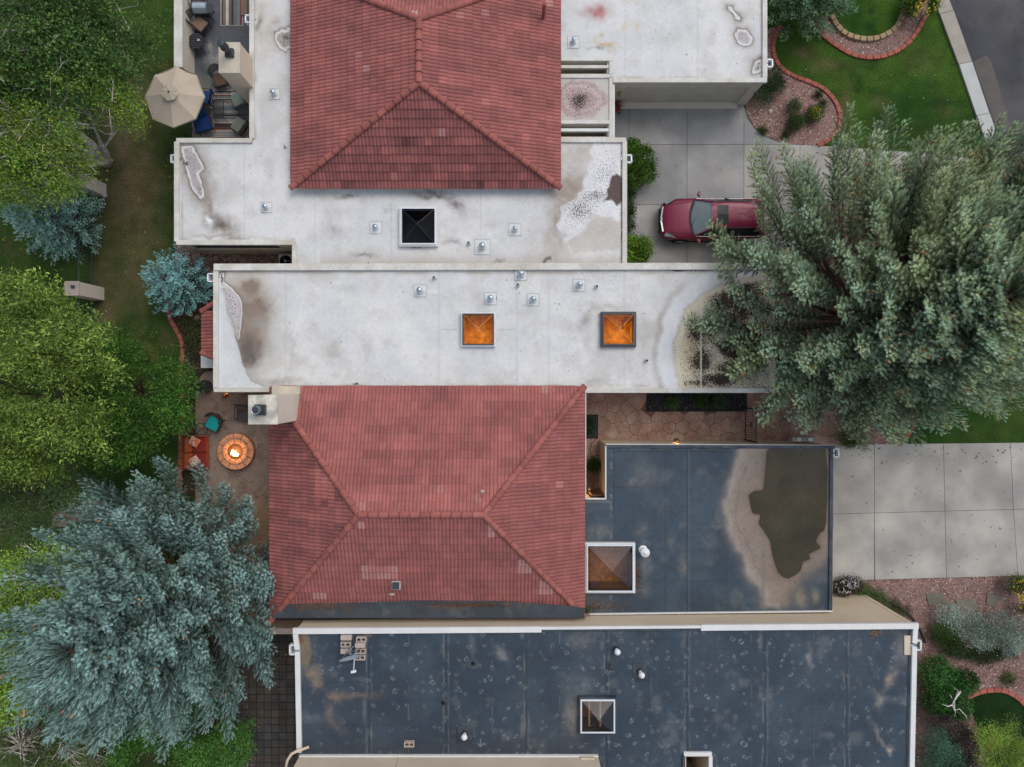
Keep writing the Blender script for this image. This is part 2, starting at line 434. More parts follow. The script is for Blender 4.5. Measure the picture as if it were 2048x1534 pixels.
tag(grid_sheet('front_lawn', front_lawn, 0.0, 3, f_lawn_e, MT['lawn']), kind='structure')
tag(grid_sheet('lawn_under_spruce', [(1800, 380), (2030, 395), (2250, 900), (2250, 890), (1790, 889)], 0.0, 5, f_lawn_e, MT['lawn']), kind='structure')
small_lawn_arc = smooth_path([(1933, 1398), (1950, 1386), (1985, 1379), (2012, 1382), (2036, 1396), (2060, 1418), (2110, 1450)], 5)
tag(grid_sheet('small_front_lawn', small_lawn_arc + [(2110, 1600), (1960, 1600), (1975, 1520), (1960, 1470), (1945, 1430)], 0.004, 3,
    lambda x, y: with_a(np.zeros(x.shape + (3,)) + np.array((.010, .030, .007)) * (.6 + .8 * fbm(x, y, 20, 4))[..., None]), MT['lawn']), kind='structure')

curb_spruce_l = smooth_path([(1562, 52), (1551, 70), (1545, 95), (1549, 117), (1562, 137), (1587, 153), (1620, 165), (1650, 181), (1671, 206), (1680, 235), (1674, 262), (1656, 281), (1634, 292)], 5)
ring_out = smooth_path([(1610, 40), (1632, 56), (1650, 76), (1678, 96), (1710, 112), (1745, 116), (1780, 109), (1812, 90), (1834, 62), (1851, 30)], 5)
ring_in = smooth_path([(1660, 30), (1670, 50), (1682, 64), (1697, 73), (1718, 79), (1742, 80), (1766, 73), (1786, 60), (1800, 40), (1808, 12), (1812, -20)], 5)
bed_front = curb_spruce_l + [(1600, 290), (1560, 285), (1530, 272), (1508, 252), (1492, 228), (1486, 160), (1535, 150), (1520, 60)]
bed_ring = ring_out + [(1862, -20)] + ring_in[::-1]
bed_low = [(1640, 1150), (2110, 1146), (2110, 1600), (1780, 1600), (1780, 1240), (1640, 1240)]
bed_nook = [(352, 470), (600, 470), (600, 545), (352, 545)]
bed_tree = [(1490, 409), (1830, 390), (1832, 840), (1818, 872), (1796, 889), (1640, 889), (1640, 700), (1490, 700)]
def f_grav(x, y):
    n = fbm(x, y, 40, 21); n2 = fbm(x, y, 9, 22)
    C = np.zeros(x.shape + (3,)) + np.array((.185, .112, .098))
    C = lay(C, (.12, .075, .06), sst(.45, .75, n) * .8)
    C = lay(C, (.09, .075, .04), gs(x, y, 1515, 215, 22, 18) * .7)
    C = lay(C, (.27, .19, .175), sst(.5, .8, n2) * .6)
    return with_a(C * 1.25)
for nm, pl, z in (('gravel_bed', bed_front, .008), ('gravel_ring_bed', bed_ring, .008), ('gravel_border', bed_low, 0.0), ('gravel_bed_under_spruce', bed_tree, .004), ('gravel_nook', bed_nook, .008)):
    tag(grid_sheet(nm, pl, z, 3, f_grav, MT['gravel']), kind='structure')

def pebbles(name, polys, n, seed, cols, size=(.018, .036), z=.01):
    r = np.random.default_rng(seed); pts = []
    for pl in polys:
        a = np.array(pl); lo, hi = a.min(0), a.max(0)
        area = abs(sum(pl[i][0] * pl[(i+1) % len(pl)][1] - pl[(i+1) % len(pl)][0] * pl[i][1] for i in range(len(pl)))) / 2
        k = int(n * area / 1000 * ((hi[0]-lo[0]) * (hi[1]-lo[1]) / max(area, 1)))
        q = lo + r.random((k, 2)) * (hi - lo); q = q[inside(q[:, 0], q[:, 1], pl)]
        q = q[(q[:, 0] > -30) & (q[:, 0] < 2080) & (q[:, 1] > -30) & (q[:, 1] < 1570)]; pts.append(q)
    q = np.concatenate(pts); N = len(q); kk = (HC - z) / F
    base = np.array([(1, 0, 0), (0, 1, 0), (-1, 0, 0), (0, -1, 0), (0, 0, .6), (0, 0, -.3)], float)
    fc = np.array([(0, 1, 4), (1, 2, 4), (2, 3, 4), (3, 0, 4)])
    s = r.uniform(size[0], size[1], N)[:, None] * r.uniform(.7, 1.3, (N, 2)); a = r.uniform(0, 6.3, N)
    X = base[None, :, 0] * s[:, :1]; Y = base[None, :, 1] * s[:, 1:]
    x = X * np.cos(a)[:, None] - Y * np.sin(a)[:, None]; y = X * np.sin(a)[:, None] + Y * np.cos(a)[:, None]
    V = np.stack([x + ((q[:, 0] - 1024) * kk)[:, None], y + ((767 - q[:, 1]) * kk)[:, None], base[None, :, 2] * s[:, :1] + z], 2)
    V = V.reshape(-1, 3); FA = (np.arange(N)[:, None, None] * 6 + fc[None]).reshape(-1, 3)
    c = np.array(cols)[r.integers(0, len(cols), N)] * r.uniform(.7, 1.25, N)[:, None]
    col = np.concatenate([np.repeat(c, 6, 0), np.zeros((N * 6, 1))], 1)
    return tag(link_mesh(name, np_mesh(name, V, FA, col), MT['pebble']), kind='stuff')
MT['pebble'] = M('pebbles', attr=True, rough=.85, var=.1, fine=.1)
PINKS = [(.27, .15, .135), (.20, .11, .10), (.36, .24, .225), (.14, .08, .07), (.50, .42, .40), (.33, .20, .185), (.20, .14, .12), (.10, .07, .06)]
bed_low_stones = [(1640, 1150), (2110, 1146), (2110, 1445), (2060, 1414), (2036, 1392), (2012, 1378), (1985, 1375), (1950, 1382), (1930, 1396), (1945, 1440), (1965, 1500), (1960, 1600), (1780, 1600), (1780, 1240), (1640, 1240)]
pebbles('gravel', [bed_front, bed_ring, bed_low_stones, bed_nook, [(1640, 780), (1832, 780), (1796, 889), (1640, 889)]], 130, 5, PINKS)

# ---- curbs: one edging = one thing made of edging bricks
def curb(path_px, label, wpx=8, seg=.34, h=.09, name='garden_edging', mat='curb', piece_name='edging_brick', gap=.012, w=None, z0=0.0):
    pts = [P(x, y, 0) for x, y in path_px]
    L = [0]
    for i in range(1, len(pts)): L.append(L[-1] + (pts[i] - pts[i-1]).length)
    n = max(1, int(round(L[-1] / seg))); s = L[-1] / n
    def at(d):
        i = 1
        while i < len(L) - 1 and L[i] < d: i += 1
        t = (d - L[i-1]) / max(1e-6, L[i] - L[i-1]); return pts[i-1].lerp(pts[i], min(max(t, 0), 1))
    w = w or wpx / 43.75
    root = empty(name, (*at(L[-1] / 2).xy, 0), label, 'edging' if mat == 'curb' else 'stone edging')
    mbx = MB().box((0, 0, h / 2), (s - gap, w, h)); mm = mbx.mesh(piece_name); bevel_mesh(mm, .018); mm.materials.append(MT[mat])
    for k in range(n):
        a, b = at(k * s), at((k + 1) * s); c = (a + b) / 2
        ang = math.atan2(b.y - a.y, b.x - a.x)
        piece(piece_name, mm, root, (c.x, c.y, z0 + random.uniform(-.006, .006)), (0, 0, ang + random.uniform(-.02, .02)), (random.uniform(.97, 1.0), random.uniform(.95, 1.04), 1))
    return root
curb(curb_spruce_l, 'red curved edging round the gravel bed with three small shrubs')
curb(ring_out, 'red edging on the outer side of the crescent gravel bed on the front lawn')
curb(ring_in, 'arc of tan stone blocks on the inner side of the crescent gravel bed', w=.22, seg=.31, h=.16, name='stone_block_edging', mat='wallblock', piece_name='stone_block', gap=.03)
curb(small_lawn_arc, 'red edging arching over the small dark lawn at the lower right', wpx=9)
curb(smooth_path([(1792, 889), (1812, 874), (1826, 850), (1832, 815), (1833, 770)], 4), 'short red edging beside the lawn below the big green spruce')
curb(smooth_path([(337, 598), (336, 618), (342, 640), (355, 662), (365, 685), (366, 710), (363, 745), (363, 850), (361, 935), (360, 990)], 5), 'long winding red edging between the back lawn and the fire pit patio')
curb([(356, 486), (355, 535)], 'short straight red edging beside the gravel nook with the heat pump')
curb([(352, 135), (356, 152), (372, 160), (390, 165)], 'bit of red edging showing between the umbrella and the patio wall')
curb([(1985, 1470), (1975, 1490), (1985, 1510)], 'short piece of red edging under the yellow green shrub', wpx=9)

# ---- concrete slabs
def slab_set(name, label, polys, mat, z=.05, gap=.4, kind='structure', piece_name='concrete_slab', joint=None):
    root = empty(name, (*P(*polys[0][0]).xy, 0)); tag(root, kind=kind)
    for pl in polys:
        cx = sum(p[0] for p in pl) / len(pl); cy = sum(p[1] for p in pl) / len(pl)
        q = []
        for x, y in pl:
            dx, dy = cx - x, cy - y; L = math.hypot(dx, dy)
            q.append((x + (gap if dx > 0 else -gap), y + (gap if dy > 0 else -gap)))
        b = MB().prism([P2(x, y, z) for x, y in q], -.02, z, bottom=False); b.build(piece_name, MT[mat], root)
    if joint:
        MB().prism([P2(x, y, 0) for x, y in joint[1]], -.02, z - .022, bottom=False).build('joint_bed', MT[joint[0]], root)
    return root
rects = []
for (x0, x1) in ((1222, 1258), (1258, 1374), (1374, 1488)):
    rects.append([(x0, 200), (x1, 200), (x1, 289), (x0, 289)])
rects.append([(1488, 214), (1494, 236), (1508, 256), (1530, 274), (1558, 285), (1590, 289), (1488, 289)])
for (x0, x1) in ((1222, 1258), (1258, 1374), (1374, 1488)):
    rects += [[(x0, 289), (x1, 289), (x1, 409), (x0, 409)], [(x0, 409), (x1, 409), (x1, 545), (x0, 545)]]
MT['joint_grey'] = M('dark_joint', (.07, .07, .065), .9)
slab_set('driveway', '', rects, 'concrete_shaded', joint=('joint_grey', [(1222, 200), (1489, 200), (1489, 214), (1508, 256), (1545, 283), (1590, 289), (1488, 290), (1488, 545), (1222, 545)]))
rects = [[(1488, 289), (1590, 289), (1600, 289.6), (1600, 409), (1488, 409)], [(1488, 409), (1600, 409), (1600, 545), (1488, 545)],
         [(1600, 289.6), (1650, 292), (1715, 296), (1715, 409), (1600, 409)], [(1715, 296), (1835, 305), (1835, 409), (1715, 409)],
         [(1835, 305), (1986, 319), (2020, 410), (1835, 409)]]
slab_set('driveway_apron', '', rects, 'concrete', joint=('joint_grey', [(1488, 290), (1600, 290), (1986, 320), (2018, 409), (1600, 409), (1600, 544), (1488, 544)]))
rects = []
for (a, b, a2, b2, a3, b3) in ((1640, 1749, 1640, 1749, 1640, 1749), (1749, 1887, 1749, 1890, 1750, 1893), (1887, 2021, 1890, 2027, 1893, 2036), (2021, 2180, 2027, 2190, 2036, 2200)):
    ty = lambda x: 889 - (x - 1667) * .010; my = lambda x: 1028 - (x - 1667) * .026; by = lambda x: 1162 - (x - 1667) * .029
    rects += [[(a, ty(a)), (b, ty(b)), (b2, my(b)), (a2, my(a))], [(a2, my(a)), (b2, my(b)), (b3, by(b)), (a3, by(a))]]
slab_set('lower_driveway', '', rects, 'concrete', joint=('joint_grey', [(1640, 889), (2180, 884), (2180, 1146), (1640, 1163)]))
Lp = [(1840, -75), (1880, 28), (1918, 128), (1954, 231), (1988, 328), (2022, 425), (2058, 525), (2094, 625)]
Rp = [(1866, -80), (1907, 20), (1944, 123), (1979, 226), (2013, 322), (2047, 418), (2083, 518), (2119, 618)]
slab_set('sidewalk', '', [[Lp[i], Rp[i], Rp[i+1], Lp[i+1]] for i in (0, 1)], 'walk_old', z=.10, joint=('joint_grey', [Lp[0], Rp[0], Rp[2], Lp[2]]))
slab_set('new_sidewalk', '', [[Lp[i], Rp[i], Rp[i+1], Lp[i+1]] for i in range(2, 7)], 'walk_new', z=.10, joint=('joint_grey', [Lp[2], Rp[2], Rp[7], Lp[7]]))
b = MB().poly([(*P2(x, y, 0), -.012) for x, y in [(1830, -200), (1867, -80), (1944, 123), (2119, 618), (2300, 1100), (3600, 1100), (3600, -1400), (1400, -1400)]][::-1]); tag(b.build('road', MT['asphalt']), kind='structure')
gp = [(1945, 124), (1972, 110), (1981, 118), (1991, 150), (2010, 215), (2034, 300), (2062, 400), (2100, 520), (2083, 519), (2014, 323)]
b = MB().poly([(*P2(x, y, 0), -.006) for x, y in gp][::-1]); tag(b.build('gutter_pavement', MT['asphalt_edge']), kind='structure')

# ---- voronoi paving (stamped concrete)
def clip_half(poly, p, n):
    out = []; m = len(poly)
    for i in range(m):
        a, b = poly[i], poly[(i + 1) % m]
        da = (a[0] - p[0]) * n[0] + (a[1] - p[1]) * n[1]; db = (b[0] - p[0]) * n[0] + (b[1] - p[1]) * n[1]
        if da <= 0: out.append(a)
        if (da < 0 < db) or (db < 0 < da):
            t = da / (da - db); out.append((a[0] + (b[0] - a[0]) * t, a[1] + (b[1] - a[1]) * t))
    return out
def voronoi(x0, y0, x1, y1, cell, seed, jit=.42):
    r = random.Random(seed); S = []
    ny = max(1, round((y1 - y0) / cell)); nx = max(1, round((x1 - x0) / cell))
    for j in range(ny):
        for i in range(nx):
            S.append((x0 + (i + .5 + r.uniform(-jit, jit) + (.5 if j % 2 else 0) * .6) * (x1 - x0) / nx, y0 + (j + .5 + r.uniform(-jit, jit)) * (y1 - y0) / ny))
    cells = []
    for k, s in enumerate(S):
        pl = [(x0, y0), (x1, y0), (x1, y1), (x0, y1)]
        for q in S:
            if q is s: continue
            d = (q[0] - s[0], q[1] - s[1])
            if d[0] ** 2 + d[1] ** 2 > (cell * 3.2) ** 2: continue
            pl = clip_half(pl, ((s[0] + q[0]) / 2, (s[1] + q[1]) / 2), d)
            if len(pl) < 3: break
        if len(pl) >= 3: cells.append(pl)
    return cells
def shrink(pl, g):
    cx = sum(p[0] for p in pl) / len(pl); cy = sum(p[1] for p in pl) / len(pl)
    out = []
    for x, y in pl:
        d = math.hypot(x - cx, y - cy) or 1; k = max(0, 1 - g / d); out.append((cx + (x - cx) * k, cy + (y - cy) * k))
    return out
path = empty('stamped_path', (*P(1400, 840).xy, 0)); tag(path, kind='structure')
for (x0, y0, x1, y1, sd) in ((1160, 775, 1686, 893, 3), (1160, 893, 1220, 1003, 4)):
    for pl in voronoi(x0, y0, x1, y1, 23, sd):
        cx = sum(p[0] for p in pl) / len(pl); cy = sum(p[1] for p in pl) / len(pl)
        if 1296 < cx < 1488 and cy < 816: continue
        q = shrink(pl, .62)
        zt = .05 + random.uniform(-.004, .004)
        b = MB().prism([P2(x, y, zt) for x, y in q], 0, zt, bottom=False)
        b.build('paving_stone', MT['stamped'], path)
    MB().prism([P2(x0, y0, 0), P2(x1, y0, 0), P2(x1, y1, 0), P2(x0, y1, 0)], -.02, .036, bottom=False).build('joint_bed', MT['joint'], path)
for nm, r_ in (('planter_bed', (1292, 772, 1493, 823)), ('small_planter_bed', (1160, 829, 1196, 877))):
    b = MB().prism([P2(r_[0], r_[1], 0), P2(r_[2], r_[1], 0), P2(r_[2], r_[3], 0), P2(r_[0], r_[3], 0)], -.02, .064, bottom=False)
    tag(b.build(nm, MT['black_rock']), kind='structure')
pebbles('black_rock_mulch', [[(1294, 780), (1491, 780), (1491, 821), (1294, 821)], [(1166, 831), (1194, 831), (1194, 875), (1166, 875)]], 190, 8, [(.022, .023, .027), (.04, .042, .048), (.012, .012, .014), (.09, .09, .09)], z=.066)

# ---- patios
def sheet(name, poly, z, mat, kind='structure', thick=.06):
    b = MB().prism([P2(x, y, z) for x, y in poly], z - thick - .02, z, bottom=False); return tag(b.build(name, MT[mat]), kind=kind)
def f_patio_a(x, y):
    n = fbm(x, y, 40, 31); n2 = fbm(x, y, 10, 32)
    C = np.zeros(x.shape + (3,)) + np.array((.085, .092, .105))
    C = lay(C, (.26, .235, .195), sst(120, 215, y) * .8 * (0.6 + .5 * n))
    st = gs(x, y, 432, 108, 12, 18, 30) + gs(x, y, 422, 125, 16, 10) + gs(x, y, 418, 93, 8, 10)
    C = lay(C, (.30, .30, .29), np.clip(st * (n2 * 1.6 - .2), 0, .8))
    C = lay(C, (.045, .05, .06), np.clip((gs(x, y, 400, 60, 20, 60) + gs(x, y, 408, 140, 18, 22)) * n * 1.2, 0, .7))
    return with_a(C, .12 + .12 * n2)
MT['patio_map'] = M('stained_patio', attr=True, rough=.85, var=.08, scale=1.5, fine=.2, fscale=24, bump=.3, bscale=40, speck=(.03, .03, .035), spsc=14)
tag(grid_sheet('west_patio', [(384, -60), (510, -60), (510, 282), (384, 282)], .05, 2.5, f_patio_a, MT['patio_map']), kind='structure')
def f_patio_b(x, y):
    n = fbm(x, y, 60, 41); n2 = fbm(x, y, 14, 42)
    C = np.zeros(x.shape + (3,)) + np.array((.25, .185, .148))
    C = lay(C, (.33, .255, .21), sst(.4, .7, n) * .8)
    C = lay(C, (.13, .105, .09), sst(.52, .72, n2) * .5)
    C = lay(C, (.28, .165, .09), sst(950, 1060, y) * .6)
    return with_a(C, .12 + .12 * n2)
pat = smooth_path([(414, 742), (403, 752), (396, 765), (392, 780), (391, 800)], 5) + [(391, 1240), (620, 1240), (620, 742)]
tag(grid_sheet('fire_pit_patio', pat, .05, 2.5, f_patio_b, MT['patio_map']), kind='structure')
pav = empty('paver_patio', (*P(520, 1400).xy, 0)); tag(pav, kind='structure')
pm = MB().box((0, 0, .03), (.325, .325, .06)).mesh('paver'); bevel_mesh(pm, .012); pm.materials.append(MT['paver'])
for j in range(19):
    for i in range(11):
        p = P(445 + i * 15.1, 1276 + j * 15.1, .06)
        piece('paver', pm, pav, (p.x, p.y, random.uniform(-.006, .004)), (0, 0, random.uniform(-.015, .015)))
MB().prism([P2(430, 1262, 0), P2(620, 1262, 0), P2(620, 1575, 0), P2(430, 1575, 0)], -.02, .03, bottom=False).build('joint_bed', MT['paver_joint'], pav)
sheet('mulch_bed', smooth_path([(340, 598), (340, 620), (346, 640), (358, 662), (368, 685), (369, 710), (366, 745), (366, 850), (364, 990)], 4) + [(400, 990), (450, 700), (440, 560), (345, 560)], .03, 'soil')
def mulch_col(x, y): return with_a(np.zeros(x.shape + (3,)) + np.array((.04, .03, .02)))
pebbles('bark_mulch', [[(345, 600), (427, 600), (427, 745), (370, 745), (362, 670)], [(366, 745), (391, 790), (391, 930), (364, 930)]], 70, 12, [(.06, .04, .028), (.03, .022, .016), (.12, .08, .05), (.18, .10, .06), (.02, .03, .01)], size=(.02, .045), z=.035)
pebbles('red_rock', [[(352, 488), (600, 488), (600, 540), (352, 540)]], 120, 13, [(.12, .05, .04), (.08, .035, .03), (.18, .09, .07)], z=.012)
# ---- flagstones and boulders
fi = 0
for pl, lab in (([(1852, 1188), (1885, 1184), (1892, 1207), (1858, 1212)], 'grey flagstone left in the gravel above the silver shrub'),
           ([(1911, 1200), (1950, 1199), (1958, 1220), (1935, 1222), (1915, 1218)], 'middle grey flagstone in the gravel behind the silver shrub'),
           ([(1975, 1186), (2005, 1192), (1990, 1215), (1972, 1208)], 'darkest flagstone near the yellow flowers at the right'),
           ([(1897, 1204), (1905, 1205), (1906, 1214), (1898, 1213)], 'smallest flagstone in the gravel, between two larger ones')):
    m_ = MB().prism([P2(x, y, .04) for x, y in pl], -.01, .05, bottom=False).build('flagstone', MT['flag'], bevel=.01)
    tag(m_, lab, 'flagstone')
def rock(px, py, r, label, mat='rock', z=0, sq=.6, group=None, sx=1.0):
    bm = bmesh.new(); bmesh.ops.create_icosphere(bm, subdivisions=2, radius=r)
    for v in bm.verts:
        k = 1 + random.uniform(-.16, .16); v.co = Vector((v.co.x * k * sx, v.co.y * k, v.co.z * sq * k))
    me = bpy.data.meshes.new('boulder'); bm.to_mesh(me); bm.free()
    p = P(px, py, z + r * sq * .5); me.transform(Matrix.Translation((p.x, p.y, z + r * sq * .45)))
    o = link_mesh('boulder', me, MT[mat]); return tag(o, label, 'boulder', group)
rock(419, 518, .16, 'tan boulder left of the row under the window', sx=1.2)
rock(432, 517, .17, 'squarish tan boulder, second in the row under the window')
rock(472, 514, .17, 'tan boulder in the middle of the gravel nook under the long window', sx=1.3)
rock(486, 519, .15, 'long tan boulder right of the middle one in the gravel nook', sx=1.5)
rock(395, 512, .14, 'small tan boulder nearest the short red edging')
rock(394, 636, .14, 'tan boulder just below the small blue spruce', z=.03)
rock(381, 628, .13, 'boulder half under the small blue spruce', z=.03)
rock(372, 722, .08, 'small grey stone in the mulch above the pot', mat='flag', z=.03)
rock(377, 728, .07, 'smallest grey stone in the mulch above the pot', mat='flag', z=.03)
rock(1541, 222, .10, 'small pale stone on the front gravel bed', mat='block')

def litter(name, polys, n, z, cols, seed, size=(.025, .06)):
    r = random.Random(seed); m = MB(); cc = []
    for k in range(n):
        x0, y0, x1, y1 = r.choice(polys); p = P(r.uniform(x0, x1), r.uniform(y0, y1), z); a = r.uniform(0, 6.3); l = r.uniform(*size); w = l * r.uniform(.25, .6)
        u = Vector((math.cos(a), math.sin(a), r.uniform(-.1, .1))); v = Vector((-u.y, u.x, r.uniform(-.2, .2)))
        m.poly([p - u * l, p + v * w + Vector((0, 0, .012)), p + u * l, p - v * w]); c = r.choice(cols); cc += list(c + (1,)) * 4
    me = m.mesh(name); ca = me.color_attributes.new('Col', 'FLOAT_COLOR', 'POINT'); ca.data.foreach_set('color', cc)
    return tag(link_mesh(name, me, MT['pebble']), kind='stuff')
LC = [(.16, .10, .04), (.10, .06, .03), (.22, .16, .06), (.06, .05, .03), (.30, .24, .10)]
litter('leaf_litter', [(1235, 225, 1480, 520), (1480, 300, 1980, 400), (1680, 895, 2048, 1150), (1700, 892, 2048, 930), (1560, 300, 1750, 330)], 260, .062, LC, 1)
litter('lawn_leaves', [(200, 130, 340, 700), (1600, 100, 1920, 300), (0, 440, 150, 560)], 260, .02, LC + [(.35, .32, .06)], 2)
litter('patio_leaves', [(395, 760, 540, 1010), (1180, 790, 1660, 880), (450, 1280, 590, 1530)], 160, .075, LC, 3)
# ================================================================ flat roof colour maps (stains, seams, fastener marks)
def cellpts(x, y, cell, seed):
    "distance to the jittered point of the own cell, and a random number per cell"
    ix = np.floor(x / cell); iy = np.floor(y / cell)
    px = (ix + .5 + (_hash(ix, iy, seed) - .5) * .55) * cell; py = (iy + .5 + (_hash(ix, iy, seed + 7) - .5) * .55) * cell
    return np.hypot(x - px, y - py), _hash(ix, iy, seed + 13)
def dots(x, y, cell, rad, seed, prob=.5):
    d, r = cellpts(x, y, cell, seed); return np.exp(-(d / rad) ** 2) * (r < prob) * (.4 + .6 * r / prob)
def rings(x, y, cell, rad, seed, prob=.5):
    d, r = cellpts(x, y, cell, seed); R = rad * (.8 + .5 * _hash(np.floor(x / cell), np.floor(y / cell), seed + 31))
    ang = np.sin(3 * np.arctan2(y, x) + r * 40)
    arc = .55 + .45 * np.sin(r * 300 + (x + y) * .6)
    return np.exp(-((d - R) / .8) ** 2) * (r < prob) * arc
def vl(x, x0, w): return np.exp(-((x - x0) / w) ** 2)
def warp(x, y, s, amp, seed):
    return x + (fbm(x, y, s, seed, 3) - .5) * amp * 2, y + (fbm(x, y, s, seed + 50, 3) - .5) * amp * 2

BROWN, DKB, TAN = (.22, .175, .14), (.11, .085, .07), (.50, .46, .38)
def base_white(x, y, seed):
    n = fbm(x, y, 110, seed); n2 = fbm(x, y, 25, seed + 3)
    C = np.zeros(x.shape + (3,)) + np.array((.565, .578, .585))
    C = lay(C, (.61, .615, .612), sst(.42, .62, n))
    C = lay(C, (.50, .49, .465), sst(.50, .80, n2) * .55)
    C = lay(C, (.70, .72, .73), dots(x, y, 17, 1.9, seed + 5, .6) * .55)
    C = lay(C, (.44, .45, .46), dots(x, y, 31, 2.6, seed + 8, .3) * .35)
    C = lay(C, (.46, .45, .43), sst(.62, .8, fbm(x, y, 60, seed + 20)) * .5)
    return C
def puddle_ring(C, A, x, y, poly, wseed, inner=(.40, .37, .385), rim=(.70, .71, .73), halo=BROWN, halow=11, dens=.30, hal=.9, wamp=5):
    wx, wy = warp(x, y, 16, wamp, wseed)
    d = sdf(wx, wy, poly)
    C = lay(C, halo, hal * np.exp(-np.clip(d, 0, None) / halow) * (d > -1.5) * (.5 + .8 * fbm(x, y, 30, wseed + 9)))
    ins = sst(1, -1, d)
    C = lay(C, inner, ins * sst(-1, -9, d) * (.55 + .6 * fbm(x, y, 14, wseed + 2)))
    C = lay(C, rim, ins * np.exp(-(np.abs(d + 2.2) / 1.5) ** 2) * .75)
    C = lay(C, (.14, .11, .10), np.exp(-((d - .8) / 1.1) ** 2) * .75)
    A = np.maximum(A, ins * sst(-1, -8, d) * dens)
    return C, A

def f_A(x, y):
    C = base_white(x, y, 100); A = np.zeros(x.shape)
    for sx in (489, 630, 782, 961, 1110, 1250, 1395): C = lay(C, (.40, .40, .40), vl(x, sx, 1.1) * .45)
    for sy in (286, 330, 437, 515): C = lay(C, (.44, .44, .44), vl(y, sy, .9) * .18)
    C = lay(C, (.43, .40, .365), np.exp(-((y - 530) / 20.) ** 2) * (x > 640) * .75 * (.5 + fbm(x, y, 50, 61)))
    # edge grime just inside the parapets
    for d_ in (np.abs(x - 364) + 200 * ((y < 280) | (y > 490)), np.abs(y - 478) + 300 * (x > 590), np.abs(y - 155) + 300 * (x < 1230), np.abs(x - 1524) + 300 * (y > 165), np.abs(x - 1243) + 300 * (y < 278), np.abs(x - 511) + 200 * (y > 279)):
        C = lay(C, (.36, .33, .29), np.exp(-(d_ / 2.2) ** 2) * sst(.35, .75, fbm(x, y, 26, 66)) * .8)
    bl = lambda C, col, cx, cy, rx, ry, a=0, k=.8, s=70: lay(C, col, gs(*warp(x, y, 14, 9, s), cx, cy, rx, ry, a) * k * (.35 + .95 * fbm(x, y, 10, s + 1)))
    C = bl(C, BROWN, 448, 450, 34, 17, 20, .9, 71); C = bl(C, DKB, 430, 442, 20, 14, 40, .8, 72); C = bl(C, DKB, 447, 452, 8, 7, 0, .8, 73)
    C = bl(C, BROWN, 440, 474, 55, 4, 0, .8, 74); C = bl(C, BROWN, 416, 395, 9, 60, 0, .9, 75); C = bl(C, (.36, .34, .34), 430, 375, 26, 26, 0, .5, 76)
    C = bl(C, DKB, 694, 393, 24, 5, 0, .95, 77); C = bl(C, DKB, 865, 391, 44, 7, 3, .9, 78); C = bl(C, (.15, .13, .13), 910, 412, 20, 10, 35, .9, 79)
    C = bl(C, (.28, .27, .28), 668, 460, 22, 16, 30, .8, 80); C = bl(C, (.33, .33, .33), 774, 419, 12, 8, 0, .7, 81); C = bl(C, DKB, 728, 509, 22, 5, 0, .8, 82)
    C = bl(C, (.24, .22, .22), 903, 484, 18, 5, 0, .8, 83); C = bl(C, (.22, .18, .15), 997, 524, 10, 4, 0, .8, 84); C = bl(C, (.38, .35, .31), 985, 450, 13, 6, 0, .5, 85)
    # large stain on the east part
    C = bl(C, (.33, .28, .24), 1130, 420, 36, 95, 12, 1.15, 86); C = bl(C, (.29, .235, .20), 1150, 375, 44, 20, 0, 1.0, 87); C = bl(C, (.42, .38, .33), 1190, 305, 70, 30, 0, .9, 88); C = bl(C, (.34, .30, .28), 1205, 460, 40, 22, 10, .9, 89)
    wx, wy = warp(x, y, 18, 9, 90)
    spk = [(1185, 285), (1243, 290), (1244, 372), (1243, 440), (1215, 428), (1185, 432), (1160, 462), (1135, 482), (1115, 455), (1118, 420), (1150, 395), (1175, 360)]
    d = sdf(wx, wy, spk); ins = sst(4, -4, d)
    C = lay(C, (.68, .69, .71), ins * (.55 + .5 * fbm(x, y, 12, 91))); A = np.maximum(A, ins * (.20 + .34 * gs(x, y, 1160, 420, 30, 24) + .33 * gs(x, y, 1193, 390, 26, 12) + .2 * gs(x, y, 1210, 345, 25, 25)))
    C = lay(C, (.48, .45, .41), sst(3, -3, sdf(wx, wy, [(1185, 425), (1225, 432), (1240, 445), (1238, 500), (1150, 505), (1140, 485), (1172, 462)])) * .75)
    C = lay(C, (.075, .045, .042), sst(2.5, -2, sdf(wx, wy, [(1231, 345), (1246, 350), (1245, 398), (1237, 415), (1222, 404), (1205, 398), (1218, 380)])) * .96)
    A = np.maximum(A, np.exp(-((x - 1243) / 1.6) ** 2) * (y > 300) * .72)
    C = lay(C, (.10, .055, .05), np.exp(-((np.hypot(x - 1100, y - 528) - 12) / 3.2) ** 2) * (x < 1102) * .9)
    C = lay(C, (.10, .06, .05), gs(x, y, 833, 493, 16, 3) * 1.3 * (fbm(x, y, 5, 92) > .45))
    # heart shaped, wing and small roof puddles
    C = lay(C, (.43, .38, .30), (gs(x, y, 530, 60, 28, 60) * .8) * fbm(x, y, 20, 93) * 1.4)
    C = bl(C, (.20, .18, .15), 517, 48, 6, 24, 0, .9, 94); C = bl(C, (.3, .27, .24), 555, 40, 9, 7, 0, .7, 95)
    C, A = puddle_ring(C, A, x, y, [(550, 64), (561, 57), (571, 58), (584, 54), (590, 60), (590, 90), (571, 105), (556, 92), (549, 78)], 101, inner=(.33, .29, .29), halow=6, hal=.6)
    A = np.maximum(A, gs(x, y, 572, 75, 11, 9) * .62)
    C, A = puddle_ring(C, A, x, y, [(363, 291), (383, 288), (395, 303), (405, 325), (408, 338), (398, 350), (405, 370), (407, 395), (401, 402), (390, 388), (380, 365), (373, 340), (364, 322)], 102, inner=(.37, .33, .345), halow=10)
    A = np.maximum(A, gs(x, y, 372, 327, 9, 6, 35) * .72 + gs(x, y, 398, 380, 9, 18) * .45)
